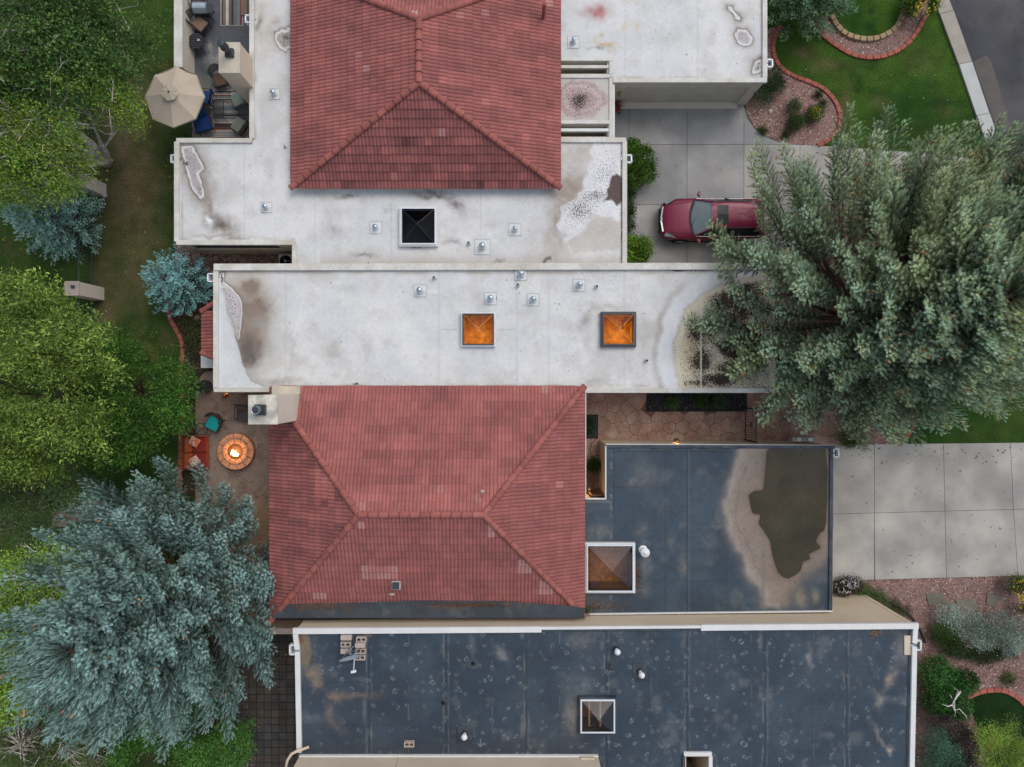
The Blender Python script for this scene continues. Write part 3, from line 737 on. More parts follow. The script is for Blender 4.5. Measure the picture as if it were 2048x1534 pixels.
    C = lay(C, (.72, .74, .76), gs(*warp(x, y, 9, 6, 103), 417, 441, 6, 9, -30) * 1.1)
    sq = (x > 1119) & (y > 150) & (y < 242) & (x < 1226)
    dd = np.hypot((x - 1165) / 50, (y - 198) / 38) + (fbm(x, y, 22, 104) - .5) * .45
    C = np.where(sq[:, None], lay(C, (.45, .42, .38), np.ones(x.shape) * .8), C)
    C = lay(C, (.40, .285, .28), sq * sst(1.08, .95, dd) * .85); C = lay(C, (.52, .44, .43), sq * np.exp(-((dd - .72) / .09) ** 2) * .7)
    C = lay(C, (.50, .43, .42), sq * np.exp(-((dd - .98) / .05) ** 2) * .7)
    A = np.where(sq & (dd < 1), np.maximum(A, .30 + .45 * gs(x, y, 1160, 198, 17, 13) + .2 * gs(x, y, 1155, 215, 12, 12)), A)
    # garage roof
    C = bl(C, (.36, .18, .17), 1190, 20, 26, 16, 0, .9, 111); C = bl(C, (.38, .07, .07), 1198, 24, 9, 9, 0, .8, 112); C = lay(C, (.50, .34, .14), gs(*warp(x, y, 12, 9, 113), 1200, 73, 5, 4) * 1.1)
    C = bl(C, (.52, .40, .22), 1207, 86, 24, 5, 8, 1.2, 114); C = bl(C, (.25, .23, .19), 1198, 97, 24, 4, 0, 1, 115); C = bl(C, (.50, .40, .22), 1221, 98, 6, 3, 0, 1.1, 116)
    C = bl(C, (.56, .49, .36), 1250, 55, 4, 14, 0, .9, 117); C = bl(C, (.56, .49, .36), 1272, 50, 4, 14, 0, .9, 118); C = bl(C, (.46, .47, .45), 1350, 80, 60, 20, 0, .5, 119)
    C, A = puddle_ring(C, A, x, y, [(1468, 68), (1478, 59), (1492, 57), (1500, 63), (1506, 80), (1503, 92), (1490, 94), (1476, 85)], 105, halow=6)
    C, A = puddle_ring(C, A, x, y, [(1456, 10), (1466, 12), (1470, 24), (1482, 34), (1480, 40), (1470, 38), (1465, 26), (1456, 18)], 106, inner=(.3, .28, .26), halow=6, dens=.3)
    C, A = puddle_ring(C, A, x, y, [(1508, 122), (1518, 116), (1528, 117), (1527, 140), (1518, 147), (1506, 150), (1505, 138)], 107, halow=6, dens=.5)
    return with_a(C, A)

def f_B(x, y):
    C = base_white(x, y, 200); A = np.zeros(x.shape)
    bl = lambda C, col, cx, cy, rx, ry, a=0, k=.8, s=270: lay(C, col, gs(*warp(x, y, 14, 9, s), cx, cy, rx, ry, a) * k * (.35 + .95 * fbm(x, y, 10, s + 1)))
    for sx in (571, 876, 1033, 1096, 1248): C = lay(C, (.40, .40, .40), (vl(x, sx, 1.0) * .5 + vl(x, sx + 3, 1.) * .25))
    C = lay(C, (.3, .3, .3), vl(y, 658.5, .8) * ((x > 880) & (x < 915) | (x > 998) & (x < 1032)) * .7)
    C = lay(C, (.42, .39, .35), np.exp(-((y - 546) / 3.5) ** 2) * sst(.35, .7, fbm(x, y, 40, 203)) * .8)
    C = lay(C, (.42, .39, .34), np.exp(-((y - 771) / 3.5) ** 2) * sst(.3, .7, fbm(x, y, 30, 204)) * .9)
    C = bl(C, (.45, .42, .36), 505, 640, 46, 95, -12, 1.2, 271); C = bl(C, (.40, .36, .31), 490, 585, 46, 34, 20, 1.2, 269)
    C = bl(C, (.30, .26, .22), 500, 640, 34, 80, -8, 1.1, 268); C = bl(C, BROWN, 508, 622, 30, 24, 0, 1.7, 272); C = bl(C, BROWN, 498, 575, 18, 13, 0, 1.5, 273); C = bl(C, BROWN, 500, 690, 24, 38, 0, 1.8, 274)
    C = bl(C, (.13, .11, .10), 497, 703, 17, 28, 0, 1.6, 275); C = bl(C, (.30, .27, .24), 516, 640, 14, 14, 0, .9, 276); C = bl(C, (.34, .33, .31), 560, 762, 45, 8, 0, .9, 277)
    C = bl(C, (.36, .34, .32), 668, 705, 16, 22, 0, .85, 278); C = bl(C, (.38, .36, .34), 735, 700, 10, 26, 0, .6, 279); C = bl(C, (.40, .38, .35), 585, 700, 8, 40, 0, .7, 280)
    C, A = puddle_ring(C, A, x, y, [(437, 548), (449, 545), (448, 563), (462, 575), (478, 590), (486, 605), (484, 650), (481, 672), (477, 682), (468, 668), (456, 635), (453, 605), (445, 585), (437, 568)], 206, inner=(.52, .50, .52), halow=5, dens=.30, wamp=3)
    d = sdf(*warp(x, y, 20, 4, 207), [(437, 570), (445, 585), (453, 610), (458, 640), (470, 672), (480, 700), (486, 730), (500, 760), (560, 790), (420, 790), (420, 560)])
    C = lay(C, (.20, .17, .14), np.exp(-(np.clip(d + 2, 0, 99) / 7)) * (d > -2) * .7 * (y > 575)); C = lay(C, (.58, .61, .63), sst(1, -2, d) * .8)
    A = np.maximum(A, gs(x, y, 444, 556, 3, 14) * .8)
    # right: white band, tan field, black debris
    left = [(1560, 545), (1478, 556), (1436, 568), (1400, 590), (1372, 615), (1356, 650), (1348, 690), (1347, 730), (1353, 760), (1362, 790), (1560, 790)]
    wx, wy = warp(x, y, 22, 6, 210)
    d = sdf(wx, wy, left)
    C = lay(C, (.33, .29, .25), np.exp(-((d - 37) / 6.) ** 2) * .62 * sst(540, 600, y) * (.3 + 1.0 * fbm(x, y, 30, 211)))
    C = lay(C, (.68, .69, .715), sst(34, 24, d) * sst(-3, 1, d) * .75)
    C = lay(C, (.62, .56, .44), sst(2, -5, d)); C = lay(C, (.55, .44, .25), sst(-5, -30, d) * gs(x, y, 1378, 690, 26, 50) * .8)
    C = lay(C, (.54, .49, .38), sst(0, -60, d) * fbm(x, y, 18, 212)); C = lay(C, (.42, .36, .33), np.exp(-((d + 1) / 4) ** 2) * .6 * fbm(x, y, 10, 214) * 1.4)
    field = sst(-4, -14, d)
    B_ = 0
    for q in ((1396, 662, 20, 22, 0, 1.1), (1403, 722, 20, 26, 0, 1.15), (1418, 650, 12, 40, 0, .9), (1452, 603, 30, 20, 0, 1.1), (1462, 640, 20, 24, 0, .9), (1462, 700, 34, 16, 30, 1.2), (1470, 735, 30, 14, 0, 1.3), (1440, 757, 45, 12, 0, 1.0), (1400, 768, 30, 7, 0, .85), (1490, 600, 30, 40, 0, 1.2), (1500, 690, 30, 60, 0, 1.2), (1405, 690, 8, 60, 0, .7)):
        B_ = np.maximum(B_, gs(wx, wy, *q[:5]) * q[5])
    B_ = B_ * (.45 + 1.1 * fbm(x, y, 13, 219))
    C = lay(C, (.16, .115, .065), field * np.clip(B_, 0, 1) * .65)
    A = np.maximum(A, field * (.25 + .62 * np.clip(B_ * 1.15, 0, 1)))
    C = lay(C, (.60, .56, .46), np.exp(-((x - 1402) / 1.6) ** 2) * field * .9); A = np.where(np.abs(x - 1402) < 1.3, A * .3, A)
    A = np.maximum(A, gs(x, y, 1356, 541, 14, 2.6) * .9 + gs(x, y, 1400, 541, 34, 1.7) * .7)
    A = np.maximum(A, gs(x, y, 712, 768, 10, 3) * .8 + gs(x, y, 1362, 640, 6, 6) * .4 + gs(x, y, 1350, 700, 6, 8) * .4)
    C = bl(C, (.33, .32, .30), 1172, 640, 11, 26, 30, 1.0, 281); C = bl(C, (.42, .40, .37), 1215, 612, 45, 6, 0, .9, 282); C = bl(C, (.45, .44, .45), 1175, 690, 12, 26, 0, .7, 283); C = bl(C, (.40, .38, .36), 1190, 765, 26, 8, 0, .9, 284)
    C = bl(C, (.46, .44, .41), 1290, 690, 10, 60, 0, .5, 285)
    C = lay(C, (.45, .45, .45), np.exp(-((y - 541.5) / 1.2) ** 2) * .5)
    return with_a(C, A)

POND = [(1540, 897), (1600, 899), (1651, 900), (1652, 1045), (1640, 1066), (1632, 1082), (1641, 1096), (1618, 1108), (1620, 1118), (1606, 1124), (1600, 1142), (1576, 1157), (1557, 1145), (1545, 1110), (1540, 1082), (1528, 1062), (1518, 1048), (1520, 1030), (1505, 1026), (1500, 1004), (1498, 990), (1510, 982), (1526, 980), (1530, 950), (1532, 920)]
def base_dark(x, y, seed, a=(.031, .053, .078), b=(.047, .072, .097)):
    n = fbm(x, y, 70, seed); n2 = fbm(x, y, 20, seed + 4)
    C = np.zeros(x.shape + (3,)) + np.array(a)
    C = lay(C, b, sst(.42, .66, n) * .8)
    C = lay(C, (.030, .044, .058), sst(.5, .75, n2) * .55)
    C = lay(C, (.11, .125, .135), sst(.62, .8, fbm(x, y, 35, seed + 9)) * .45)
    return C
def f_C(x, y):
    C = base_dark(x, y, 300); A = np.zeros(x.shape)
    C = lay(C, (.036, .058, .082), sst(1380, 1200, x) * .4)
    for sx, w in ((1228, 1), (1267, .8), (1331, 1), (1452, .8)): C = lay(C, (.022, .030, .040), vl(x, sx, 1.0 * w) * .7)
    for sx in (1374, 1530): C = lay(C, (.02, .028, .035), vl(x, sx, 1.2) * .8); C = lay(C, (.13, .135, .14), vl(x, sx + 4, .9) * .55 + vl(x, sx - 4, 1.2) * .5 * sst(.4, .7, fbm(x * .1, y, 30, 302)))
    for sy, xa, xb in ((975, 1225, 1330), (1012, 1330, 1390), (1048, 1390, 1450), (1100, 1290, 1450), (1162, 1290, 1480), (1210, 1375, 1530), (903, 1228, 1450)): C = lay(C, (.02, .03, .04), vl(y, sy, 1.) * ((x > xa) & (x < xb)) * .7)
    for (cx, cy, rx, ry, a_, k) in ((1290, 950, 26, 26, 0, .45), (1200, 1062, 26, 14, 0, .6), (1284, 1063, 12, 16, 40, .55), (1265, 965, 12, 9, 0, .6), (1292, 1135, 12, 20, 0, .6), (1285, 1180, 14, 12, 0, .5), (1366, 1130, 8, 26, 0, .7), (1420, 1085, 14, 18, 0, .4), (1345, 1085, 10, 16, 0, .3)):
        C = lay(C, (.17, .165, .15), gs(*warp(x, y, 12, 8, 310 + cx), cx, cy, rx, ry, a_) * k * (.2 + 1.1 * fbm(x, y, 7, 311)))
    C = lay(C, (.17, .17, .165), (np.exp(-((y - 896) / 2.2) ** 2) + np.exp(-((x - 1222) / 2.5) ** 2)) * sst(.45, .65, fbm(x, y, 8, 312)) * .7 * (x < 1500))
    C = lay(C, (.15, .15, .145), np.exp(-((y - 1003) / 2.5) ** 2) * (x < 1222) * .8)
    wx, wy = warp(x, y, 26, 8, 320)
    zone = [(1484, 890), (1474, 930), (1456, 968), (1447, 1005), (1450, 1045), (1465, 1075), (1484, 1110), (1492, 1145), (1515, 1170), (1530, 1215), (1575, 1215), (1590, 1170), (1630, 1140), (1670, 1110), (1670, 890)]
    dz = sdf(wx, wy, zone); dp = sdf(x, y, POND)
    C = lay(C, (.20, .17, .145), sst(26, -6, dz) * .35); C = lay(C, (.25, .205, .165), sst(10, -18, dz) * .8); C = lay(C, (.36, .32, .27), np.exp(-((dz + 5) / 8) ** 2) * .5 * (x < 1560)); C = lay(C, (.17, .115, .085), np.exp(-np.clip(dp, 0, None) / 16) * (.25 + .9 * fbm(x, y, 26, 321)) * .9)
    C = lay(C, (.22, .165, .15), gs(wx, wy, 1490, 1080, 24, 22) * .6 + gs(wx, wy, 1520, 1120, 20, 18) * .5)
    C = lay(C, (.13, .135, .12), np.exp(-((x - 1526) / 3) ** 2) * (y > 905) * (dz < 5) * .55)
    C = lay(C, (.22, .19, .14), gs(wx, wy, 1600, 1195, 12, 20) * .9 + gs(wx, wy, 1630, 1190, 8, 14) * .8)
    C = lay(C, (.06, .07, .08), dots(x, y, 19, 2., 330, .35) * .8)
    C = lay(C, (.06, .05, .05), np.exp(-(np.abs(dz + 22) / 1.0)) * .4 * (y > 930) * (x < 1520))
    C = lay(C, (.09, .07, .045), np.exp(-np.clip(dp, 0, None) / 4) * .6); C = lay(C, (.030, .026, .013), sst(.8, -.8, dp))
    C = lay(C, (.10, .075, .05), np.exp(-((x - 1661) / 3) ** 2) * (y > 1050) * .8)
    C = lay(C, (.11, .095, .085), gs(wx, wy, 1185, 1212, 45, 16) * .9 * fbm(x, y, 9, 331) * 1.5); A = np.maximum(A, gs(wx, wy, 1195, 1212, 60, 14) * .42 + gs(x, y, 1275, 1150, 4, 26) * .5 + gs(x, y, 1178, 1222, 14, 10) * .3)
    return with_a(C, A)
def f_D(x, y):
    C = base_dark(x, y, 400, (.026, .043, .064), (.039, .058, .080)); A = np.zeros(x.shape)
    C = lay(C, (.035, .04, .048), sst(1440, 1530, y) * (x < 1200) * .6)
    for sx in (738, 892, 1053, 1213, 1374, 1530, 1693):
        w = (fbm(x * .05 + sx, y, 16, 402) - .5) * 4
        C = lay(C, (.018, .026, .034), vl(x + w, sx, 1.3) * .75); C = lay(C, (.165, .17, .17), vl(x + w, sx + 5, .9) * .6 * sst(.3, .6, fbm(x + sx, y, 24, 403)) + vl(x + w, sx - 4.5, 1.2) * .6 * sst(.42, .62, fbm(x, y, 26, 404)))
        C = lay(C, (.13, .14, .15), vl(x, sx - 9, 3.5) * sst(.55, .75, fbm(x * .2 + sx, y, 30, 405)) * .6)
    for sx in (815, 982, 1117, 1185, 1300, 1430, 1500, 1625, 1752): C = lay(C, (.024, .034, .046), vl(x, sx, 1.) * .6); C = lay(C, (.15, .16, .165), vl(x, sx + 2.5, 1.) * .5 * sst(.5, .7, fbm(x, y, 20, 406 + sx)))
    ix = np.floor(x / 158); syy = 1262 + _hash(ix, ix, 407) * 80
    for k in range(3): C = lay(C, (.022, .030, .040), vl(y, syy + k * 85, 1.) * .55)
    rg = rings(*warp(x, y, 60, 10, 411), 25, 3.1, 410, .5) * .8 + rings(*warp(x + 9, y + 13, 70, 12, 412), 37, 2.4, 420, .45) * .75
    C = lay(C, (.22, .25, .265), rg * (x > 640) * (.35 + 1.0 * sst(.3, .65, fbm(x, y, 45, 433)))); C = lay(C, (.16, .17, .17), dots(x, y, 29, 3.0, 430, .3) * .6)
    C = lay(C, (.23, .25, .26), (dots(x, y, 41, 1.6, 440, .4)) * .7)
    bl = lambda C, col, cx, cy, rx, ry, a=0, k=.8, s=470: lay(C, col, gs(*warp(x, y, 14, 8, s), cx, cy, rx, ry, a) * k * (.25 + 1.1 * fbm(x, y, 9, s + 1)))
    C = lay(C, (.16, .13, .085), sst(.2, .6, gs(*warp(x, y, 10, 4, 471), 611, 1300, 13, 38)) * .85); C = bl(C, (.17, .135, .10), 628, 1345, 16, 12, 20, 1.2, 472); C = bl(C, (.17, .14, .11), 634, 1365, 9, 14, 0, 1.2, 473)
    C = bl(C, (.15, .12, .10), 672, 1392, 16, 9, 0, 1.1, 474); C = bl(C, (.13, .105, .09), 710, 1390, 40, 7, 0, 1.0, 475); C = bl(C, (.13, .11, .10), 660, 1425, 8, 18, 0, 1., 476); C = bl(C, (.11, .09, .09), 672, 1450, 22, 10, 30, .9, 477)
    C = bl(C, (.16, .15, .14), 1148, 1430, 20, 34, 0, 1.3, 478); C = bl(C, (.13, .135, .13), 1160, 1280, 26, 14, 0, .9, 479); C = bl(C, (.10, .12, .135), 1160, 1375, 30, 28, 0, .8, 480)
    C = bl(C, (.14, .15, .155), 1003, 1308, 9, 20, -35, 1., 481); C = bl(C, (.12, .115, .10), 735, 1250 + 20, 6, 10, 0, .6, 482)
    C = bl(C, (.15, .145, .14), 1805, 1300, 14, 30, 0, .9, 483); C = bl(C, (.24, .20, .17), 1780, 1360, 8, 20, 30, 1.1, 484); C = bl(C, (.22, .20, .17), 1757, 1400, 6, 12, 0, 1., 485); C = bl(C, (.28, .24, .2), 1780, 1500, 6, 6, 0, 1.2, 486)
    C = bl(C, (.17, .16, .15), 1760, 1475, 5, 30, -30, .9, 487); C = bl(C, (.17, .17, .17), 1620, 1315, 5, 20, 0, 1.0, 488)
    C = lay(C, (.02, .016, .014), np.exp(-((x - 1819) / 3.5) ** 2) * .7); C = lay(C, (.14, .05, .02), gs(x, y, 603, 1280, 5, 8) * fbm(x, y, 3, 490) * 1.6)
    C = lay(C, (.01, .01, .012), gs(x, y, 946, 1327, 4, 4) * 1.3 + gs(x, y, 886, 1406, 4, 4) * 1.3)
    C = lay(C, (.02, .025, .03), sst(4, 0, sdf(x, y, [(1270, 1330), (1296, 1330), (1296, 1362), (1270, 1362)])) * .7 + sst(3, 0, sdf(x, y, [(914, 1455), (944, 1455), (944, 1482), (914, 1482)])) * .7)
    # chalk arrow drawn on the membrane
    for (ax, ay, bx, by) in ((961, 1478, 961, 1493), (961, 1493, 955, 1487), (961, 1493, 967, 1487)):
        ex, ey = bx - ax, by - ay; t = np.clip(((x - ax) * ex + (y - ay) * ey) / (ex * ex + ey * ey), 0, 1)
        C = lay(C, (.22, .24, .25), np.exp(-(np.hypot(x - ax - t * ex, y - ay - t * ey) / .9) ** 2) * .8)
    return with_a(C, A)
# ================================================================ houses
def wall_ring(poly_px, z, z0=0.0, parent=None, mat='stucco', name='wall', skip=(), inset=.03, pz=None):
    "vertical outer walls under the outline of a flat roof (polygon in photo px at height pz)"
    pz = pz or z
    pts = [Vector(P2(x, y, pz)) for x, y in poly_px]
    a = sum(pts[i].x * pts[(i+1) % len(pts)].y - pts[(i+1) % len(pts)].x * pts[i].y for i in range(len(pts)))
    n = len(pts); sgn = 1 if a > 0 else -1
    for i in range(n):
        if i in skip: continue
        p, q = pts[i], pts[(i + 1) % n]; d = (q - p); L = d.length; d.normalize(); nr = Vector((d.y, -d.x)) * sgn   # outward
        o = -nr * (inset + .10); b = MB(); c = (p + q) / 2 + o
        b.box((c.x, c.y, (z + z0) / 2), (L - 2 * inset + .002, .20, z - z0 - .004 * (i % 3)), rot=math.atan2(d.y, d.x)); b.build(name, MT[mat], parent)
def coping(parent, segs, z, w=.21, h=.10, mat='coping_dirty', name='coping', off=0.0, bev=.012):
    for k, (x0, y0, x1, y1) in enumerate(segs):
        a, b_ = P(x0, y0, z), P(x1, y1, z); d = (b_ - a); L = d.length; ang = math.atan2(d.y, d.x); c = (a + b_) / 2
        zz = h + .003 * (k % 3)
        m = MB().box((c.x, c.y, z - h + zz / 2 + .0), (L, w, zz), rot=ang)
        m.build(name, MT[mat], parent, bevel=bev)
def skylight(parent, x0, y0, x1, y1, z, frame, shaft, pane, lit=0, depth=.9, fh=.26, fw=.055, ph=.38, curb_mat='coping_white', bars=False, floor=None, slat=False, lcol=(1, .80, .45)):
    zt = z + fh
    A_, B_ = P(x0, y1, zt), P(x1, y0, zt); c = (A_ + B_) / 2; sx, sy = B_.x - A_.x, B_.y - A_.y
    m = MB()
    for (dx, dy, wx, wy) in ((0, sy/2 + .02, sx + .12, .08), (0, -sy/2 - .02, sx + .12, .08), (sx/2 + .02, 0, .08, sy - .04), (-sx/2 - .02, 0, .08, sy - .04)):
        m.box((c.x + dx, c.y + dy, z + fh / 2 - .02), (wx, wy, fh - .04))
    root = m.build('skylight', MT[curb_mat], parent)
    f = MB()
    for (dx, dy, wx, wy) in ((0, sy/2 - fw/2, sx, fw), (0, -sy/2 + fw/2, sx, fw), (sx/2 - fw/2, 0, fw, sy - 2*fw), (-sx/2 + fw/2, 0, fw, sy - 2*fw)):
        f.box((c.x + dx, c.y + dy, zt), (wx, wy, .06))
    f.build('frame', MT[frame], root)
    hx, hy = sx / 2 - fw - .002, sy / 2 - fw - .002; ap = (c.x, c.y, zt + ph); zb = zt + .01
    q = [(c.x - hx, c.y - hy, zb), (c.x + hx, c.y - hy, zb), (c.x + hx, c.y + hy, zb), (c.x - hx, c.y + hy, zb)]
    for i in range(4): MB().poly([q[i], q[(i + 1) % 4], ap]).build('pane', MT[pane], root)
    for i in range(4): MB().bar(q[i], ap, .012, .008).build('glazing_bar', MT['shaft_warm' if pane == 'glass_amber' else 'frame_dark'], root)
    s = MB()
    x_0, x_1, y_0, y_1, zz0, zz1 = c.x - sx/2 + .03, c.x + sx/2 - .03, c.y - sy/2 + .03, c.y + sy/2 - .03, z - depth, zt - .05
    s.quad((x_0, y_0, zz0), (x_0, y_0, zz1), (x_1, y_0, zz1), (x_1, y_0, zz0)); s.quad((x_1, y_1, zz0), (x_1, y_1, zz1), (x_0, y_1, zz1), (x_0, y_1, zz0))
    s.quad((x_0, y_1, zz0), (x_0, y_1, zz1), (x_0, y_0, zz1), (x_0, y_0, zz0)); s.quad((x_1, y_0, zz0), (x_1, y_0, zz1), (x_1, y_1, zz1), (x_1, y_1, zz0))
    s.build('light_shaft', MT[shaft], root)
    MB().quad((x_0, y_0, zz0 + .001), (x_1, y_0, zz0 + .001), (x_1, y_1, zz0 + .001), (x_0, y_1, zz0 + .001)).build('shaft_floor', MT[floor or shaft], root)
    if bars:
        for t in bars:
            MB().box((x_0 + (x_1 - x_0) * t, c.y, z - .2), (.07, sy - .1, .10)).build('beam', MT['stucco'], root)
    if slat:
        MB().box((c.x + .18, c.y + .22, z + .12), (.09, .38, .04)).build('blind', MT['clay'], root); MB().box((c.x + .38, c.y + .42, z + .14), (.30, .24, .03)).build('blind', MT['clay'], root)
    if lit:
        ld = bpy.data.lights.new('skylight_lamp', 'POINT'); ld.energy = lit; ld.color = lcol; ld.shadow_soft_size = .12
        lo = bpy.data.objects.new('skylight_lamp', ld); SC.collection.objects.link(lo); lo.parent = root; lo.location = Vector((c.x + .15, c.y - .2, z - depth * .35)) - ORG[root.name]
    return root
def hole(x0, y0, x1, y1, z, fh=.26, i=3):
    k = (HC - z - fh) / (HC - z)
    f = lambda x, c: c + (x - c) * k
    return [(f(x0, 1024) + i, f(y0, 767) + i), (f(x1, 1024) - i, f(y0, 767) + i), (f(x1, 1024) - i, f(y1, 767) - i), (f(x0, 1024) + i, f(y1, 767) - i)]
def vent(parent, px, py, z, h=.30, r=.075, pad=.25, white=False, mat='steel', shift=True):
    "flue on a pad, with a finned cap; px, py is where the top is seen"
    p = P(px, py, z + h); root = MB().lathe((p.x, p.y, z), [(r * 2.1, 0), (r * 1.9, .03), (r * 1.25, .12), (r * 1.1, .16)], 14).build('roof_vent', MT['coping_dark' if white else 'pipe_white'], parent, smooth=True)
    if pad:
        m = MB()
        m.box((p.x, p.y, z + .006), (pad * 2, pad * 2, .012)).build('flashing', MT['pad_dark' if white else 'pad_white'], root, bevel=.004)
        for dx, dy, wx, wy in ((0, pad, 2 * pad + .02, .018), (0, -pad, 2 * pad + .02, .018), (pad, 0, .018, 2 * pad), (-pad, 0, .018, 2 * pad)):
            m = MB().box((p.x + dx, p.y + dy, z + .009), (wx, wy, .018)); m.build('pad_edge', MT['pad_edge'], root)
    MB().lathe((p.x, p.y, z), [(r, .10), (r, h * .8)], 14).build('flue_pipe', MT[mat], root, smooth=True)
    c = MB().lathe((p.x, p.y, z), [(r * 1.35, h * .82), (r * 1.45, h * .88), (r * .8, h * .98), (0.001, h * 1.04)], 12)
    for a in range(4):
        q = a * math.pi / 2 + .5; c.box((p.x + math.cos(q) * r * 1.2, p.y + math.sin(q) * r * 1.2, z + h * .78), (r * .9, r * .5, h * .22), rot=q)
    c.build('vent_cap', MT[mat], root); return root
def pipe(parent, px, py, z, h=.28, r=.045, mat='pipe_white'):
    p = P(px, py, z + h); root = MB().lathe((p.x, p.y, z), [(r * 2.2, 0), (r * 1.9, .03), (r * 1.3, h * .5), (r * 1.15, h)], 12).build('plumbing_vent', MT[mat], parent, smooth=True)
    MB().lathe((p.x, p.y, z + h), [(r * .95, .001), (r * .95, .012)], 12).build('pipe_mouth', MT['pipe_black'], root)
MT['pad_white'] = M('pad_white', (.60, .62, .63), .7, .05, 2, .05, 15)
MT['pad_dark'] = M('pad_dark', (.05, .06, .07), .7, .2, 3, .2, 15)
MT['pad_edge'] = M('pad_edge', (.36, .37, .37), .8, .1, 3, .2, 15)
def scupper(parent, px, py, z, w=.27, d=.34, side=1, axis='x'):
    "open downspout head hung outside a parapet"
    p = P(px, py, z); m = MB(); t = .025
    for dx, dy, wx, wy in ((0, d/2, w, t), (0, -d/2, w, t), (w/2, 0, t, d), (-w/2, 0, t, d)): m.box((p.x + dx, p.y + dy, z - .12), (wx + t, wy + t * .9, .24))
    m.box((p.x, p.y, z - .235), (w, d, .01)); root = m.build('downspout_head', MT['steel_white'], parent)
    MB().box((p.x, p.y, z - .225), (w - t, d - t, .004)).build('inner_bottom', MT['scup_in'], root)
    MB().box((p.x - side * (w / 2 + .10), p.y, z - .03), (.24, .09, .06)).build('spout', MT['steel'], root)
    MB().box((p.x, p.y, z / 2 - .15), (.09, .09, z - .35)).build('downpipe', MT['steel_white'], root)
    return root
MT['scup_in'] = M('downspout_inside', (.16, .20, .21), .6)

# ---------------------------------------------------------------- tiled hip roofs
TW, TE = .295, .345
def tile_profile(w=TW):
    us = []; hs = []
    for r in (0, 1):
        for t, h in ((0, 0), (.17, .024), (.5, .036), (.83, .024)): us.append((r + t) * w / 2); hs.append(h)
    us.append(w); hs.append(0); return us, hs
def tile_geo(E=TE):
    us, hs = tile_profile(); V = []; Fc = []
    n = len(us)
    for u, h in zip(us, hs): V.append((u, -.02, h + .036))
    for u, h in zip(us, hs): V.append((u, E + .02, h * .96 + .004))
    for u, h in zip(us, hs): V.append((u, -.02, h * .55 + .002 - .004))
    for u, h in zip(us, hs): V.append((u, .006, h + .038))
    for i in range(n - 1): Fc.append((i, i + 1, 3 * n + i + 1, 3 * n + i)); Fc.append((3 * n + i, 3 * n + i + 1, n + i + 1, n + i)); Fc.append((2 * n + i, 2 * n + i + 1, i + 1, i))
    # course shadow line put into the colour: dark front lip, darker joints and valley
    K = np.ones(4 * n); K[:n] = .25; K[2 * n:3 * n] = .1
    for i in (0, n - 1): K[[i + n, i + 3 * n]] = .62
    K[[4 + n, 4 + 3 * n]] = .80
    return np.array(V), Fc, K
def clip_poly3(poly, p, n):
    out = []; m = len(poly)
    for i in range(m):
        a, b = poly[i], poly[(i + 1) % m]
        da = (a[0] - p[0]) * n[0] + (a[1] - p[1]) * n[1]; db = (b[0] - p[0]) * n[0] + (b[1] - p[1]) * n[1]
        if da <= 0: out.append(a)
        if (da < 0 < db) or (db < 0 < da):
            t = da / (da - db); out.append(tuple(a[k] + (b[k] - a[k]) * t for k in range(len(a))))
    return out
TILE_MESH = {}
TV, TF, TK = tile_geo()
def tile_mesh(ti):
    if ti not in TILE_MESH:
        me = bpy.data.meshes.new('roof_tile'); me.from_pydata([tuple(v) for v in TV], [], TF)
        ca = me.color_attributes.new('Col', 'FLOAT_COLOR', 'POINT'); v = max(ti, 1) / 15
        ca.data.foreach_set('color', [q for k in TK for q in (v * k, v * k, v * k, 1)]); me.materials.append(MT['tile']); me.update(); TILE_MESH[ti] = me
    return TILE_MESH[ti]
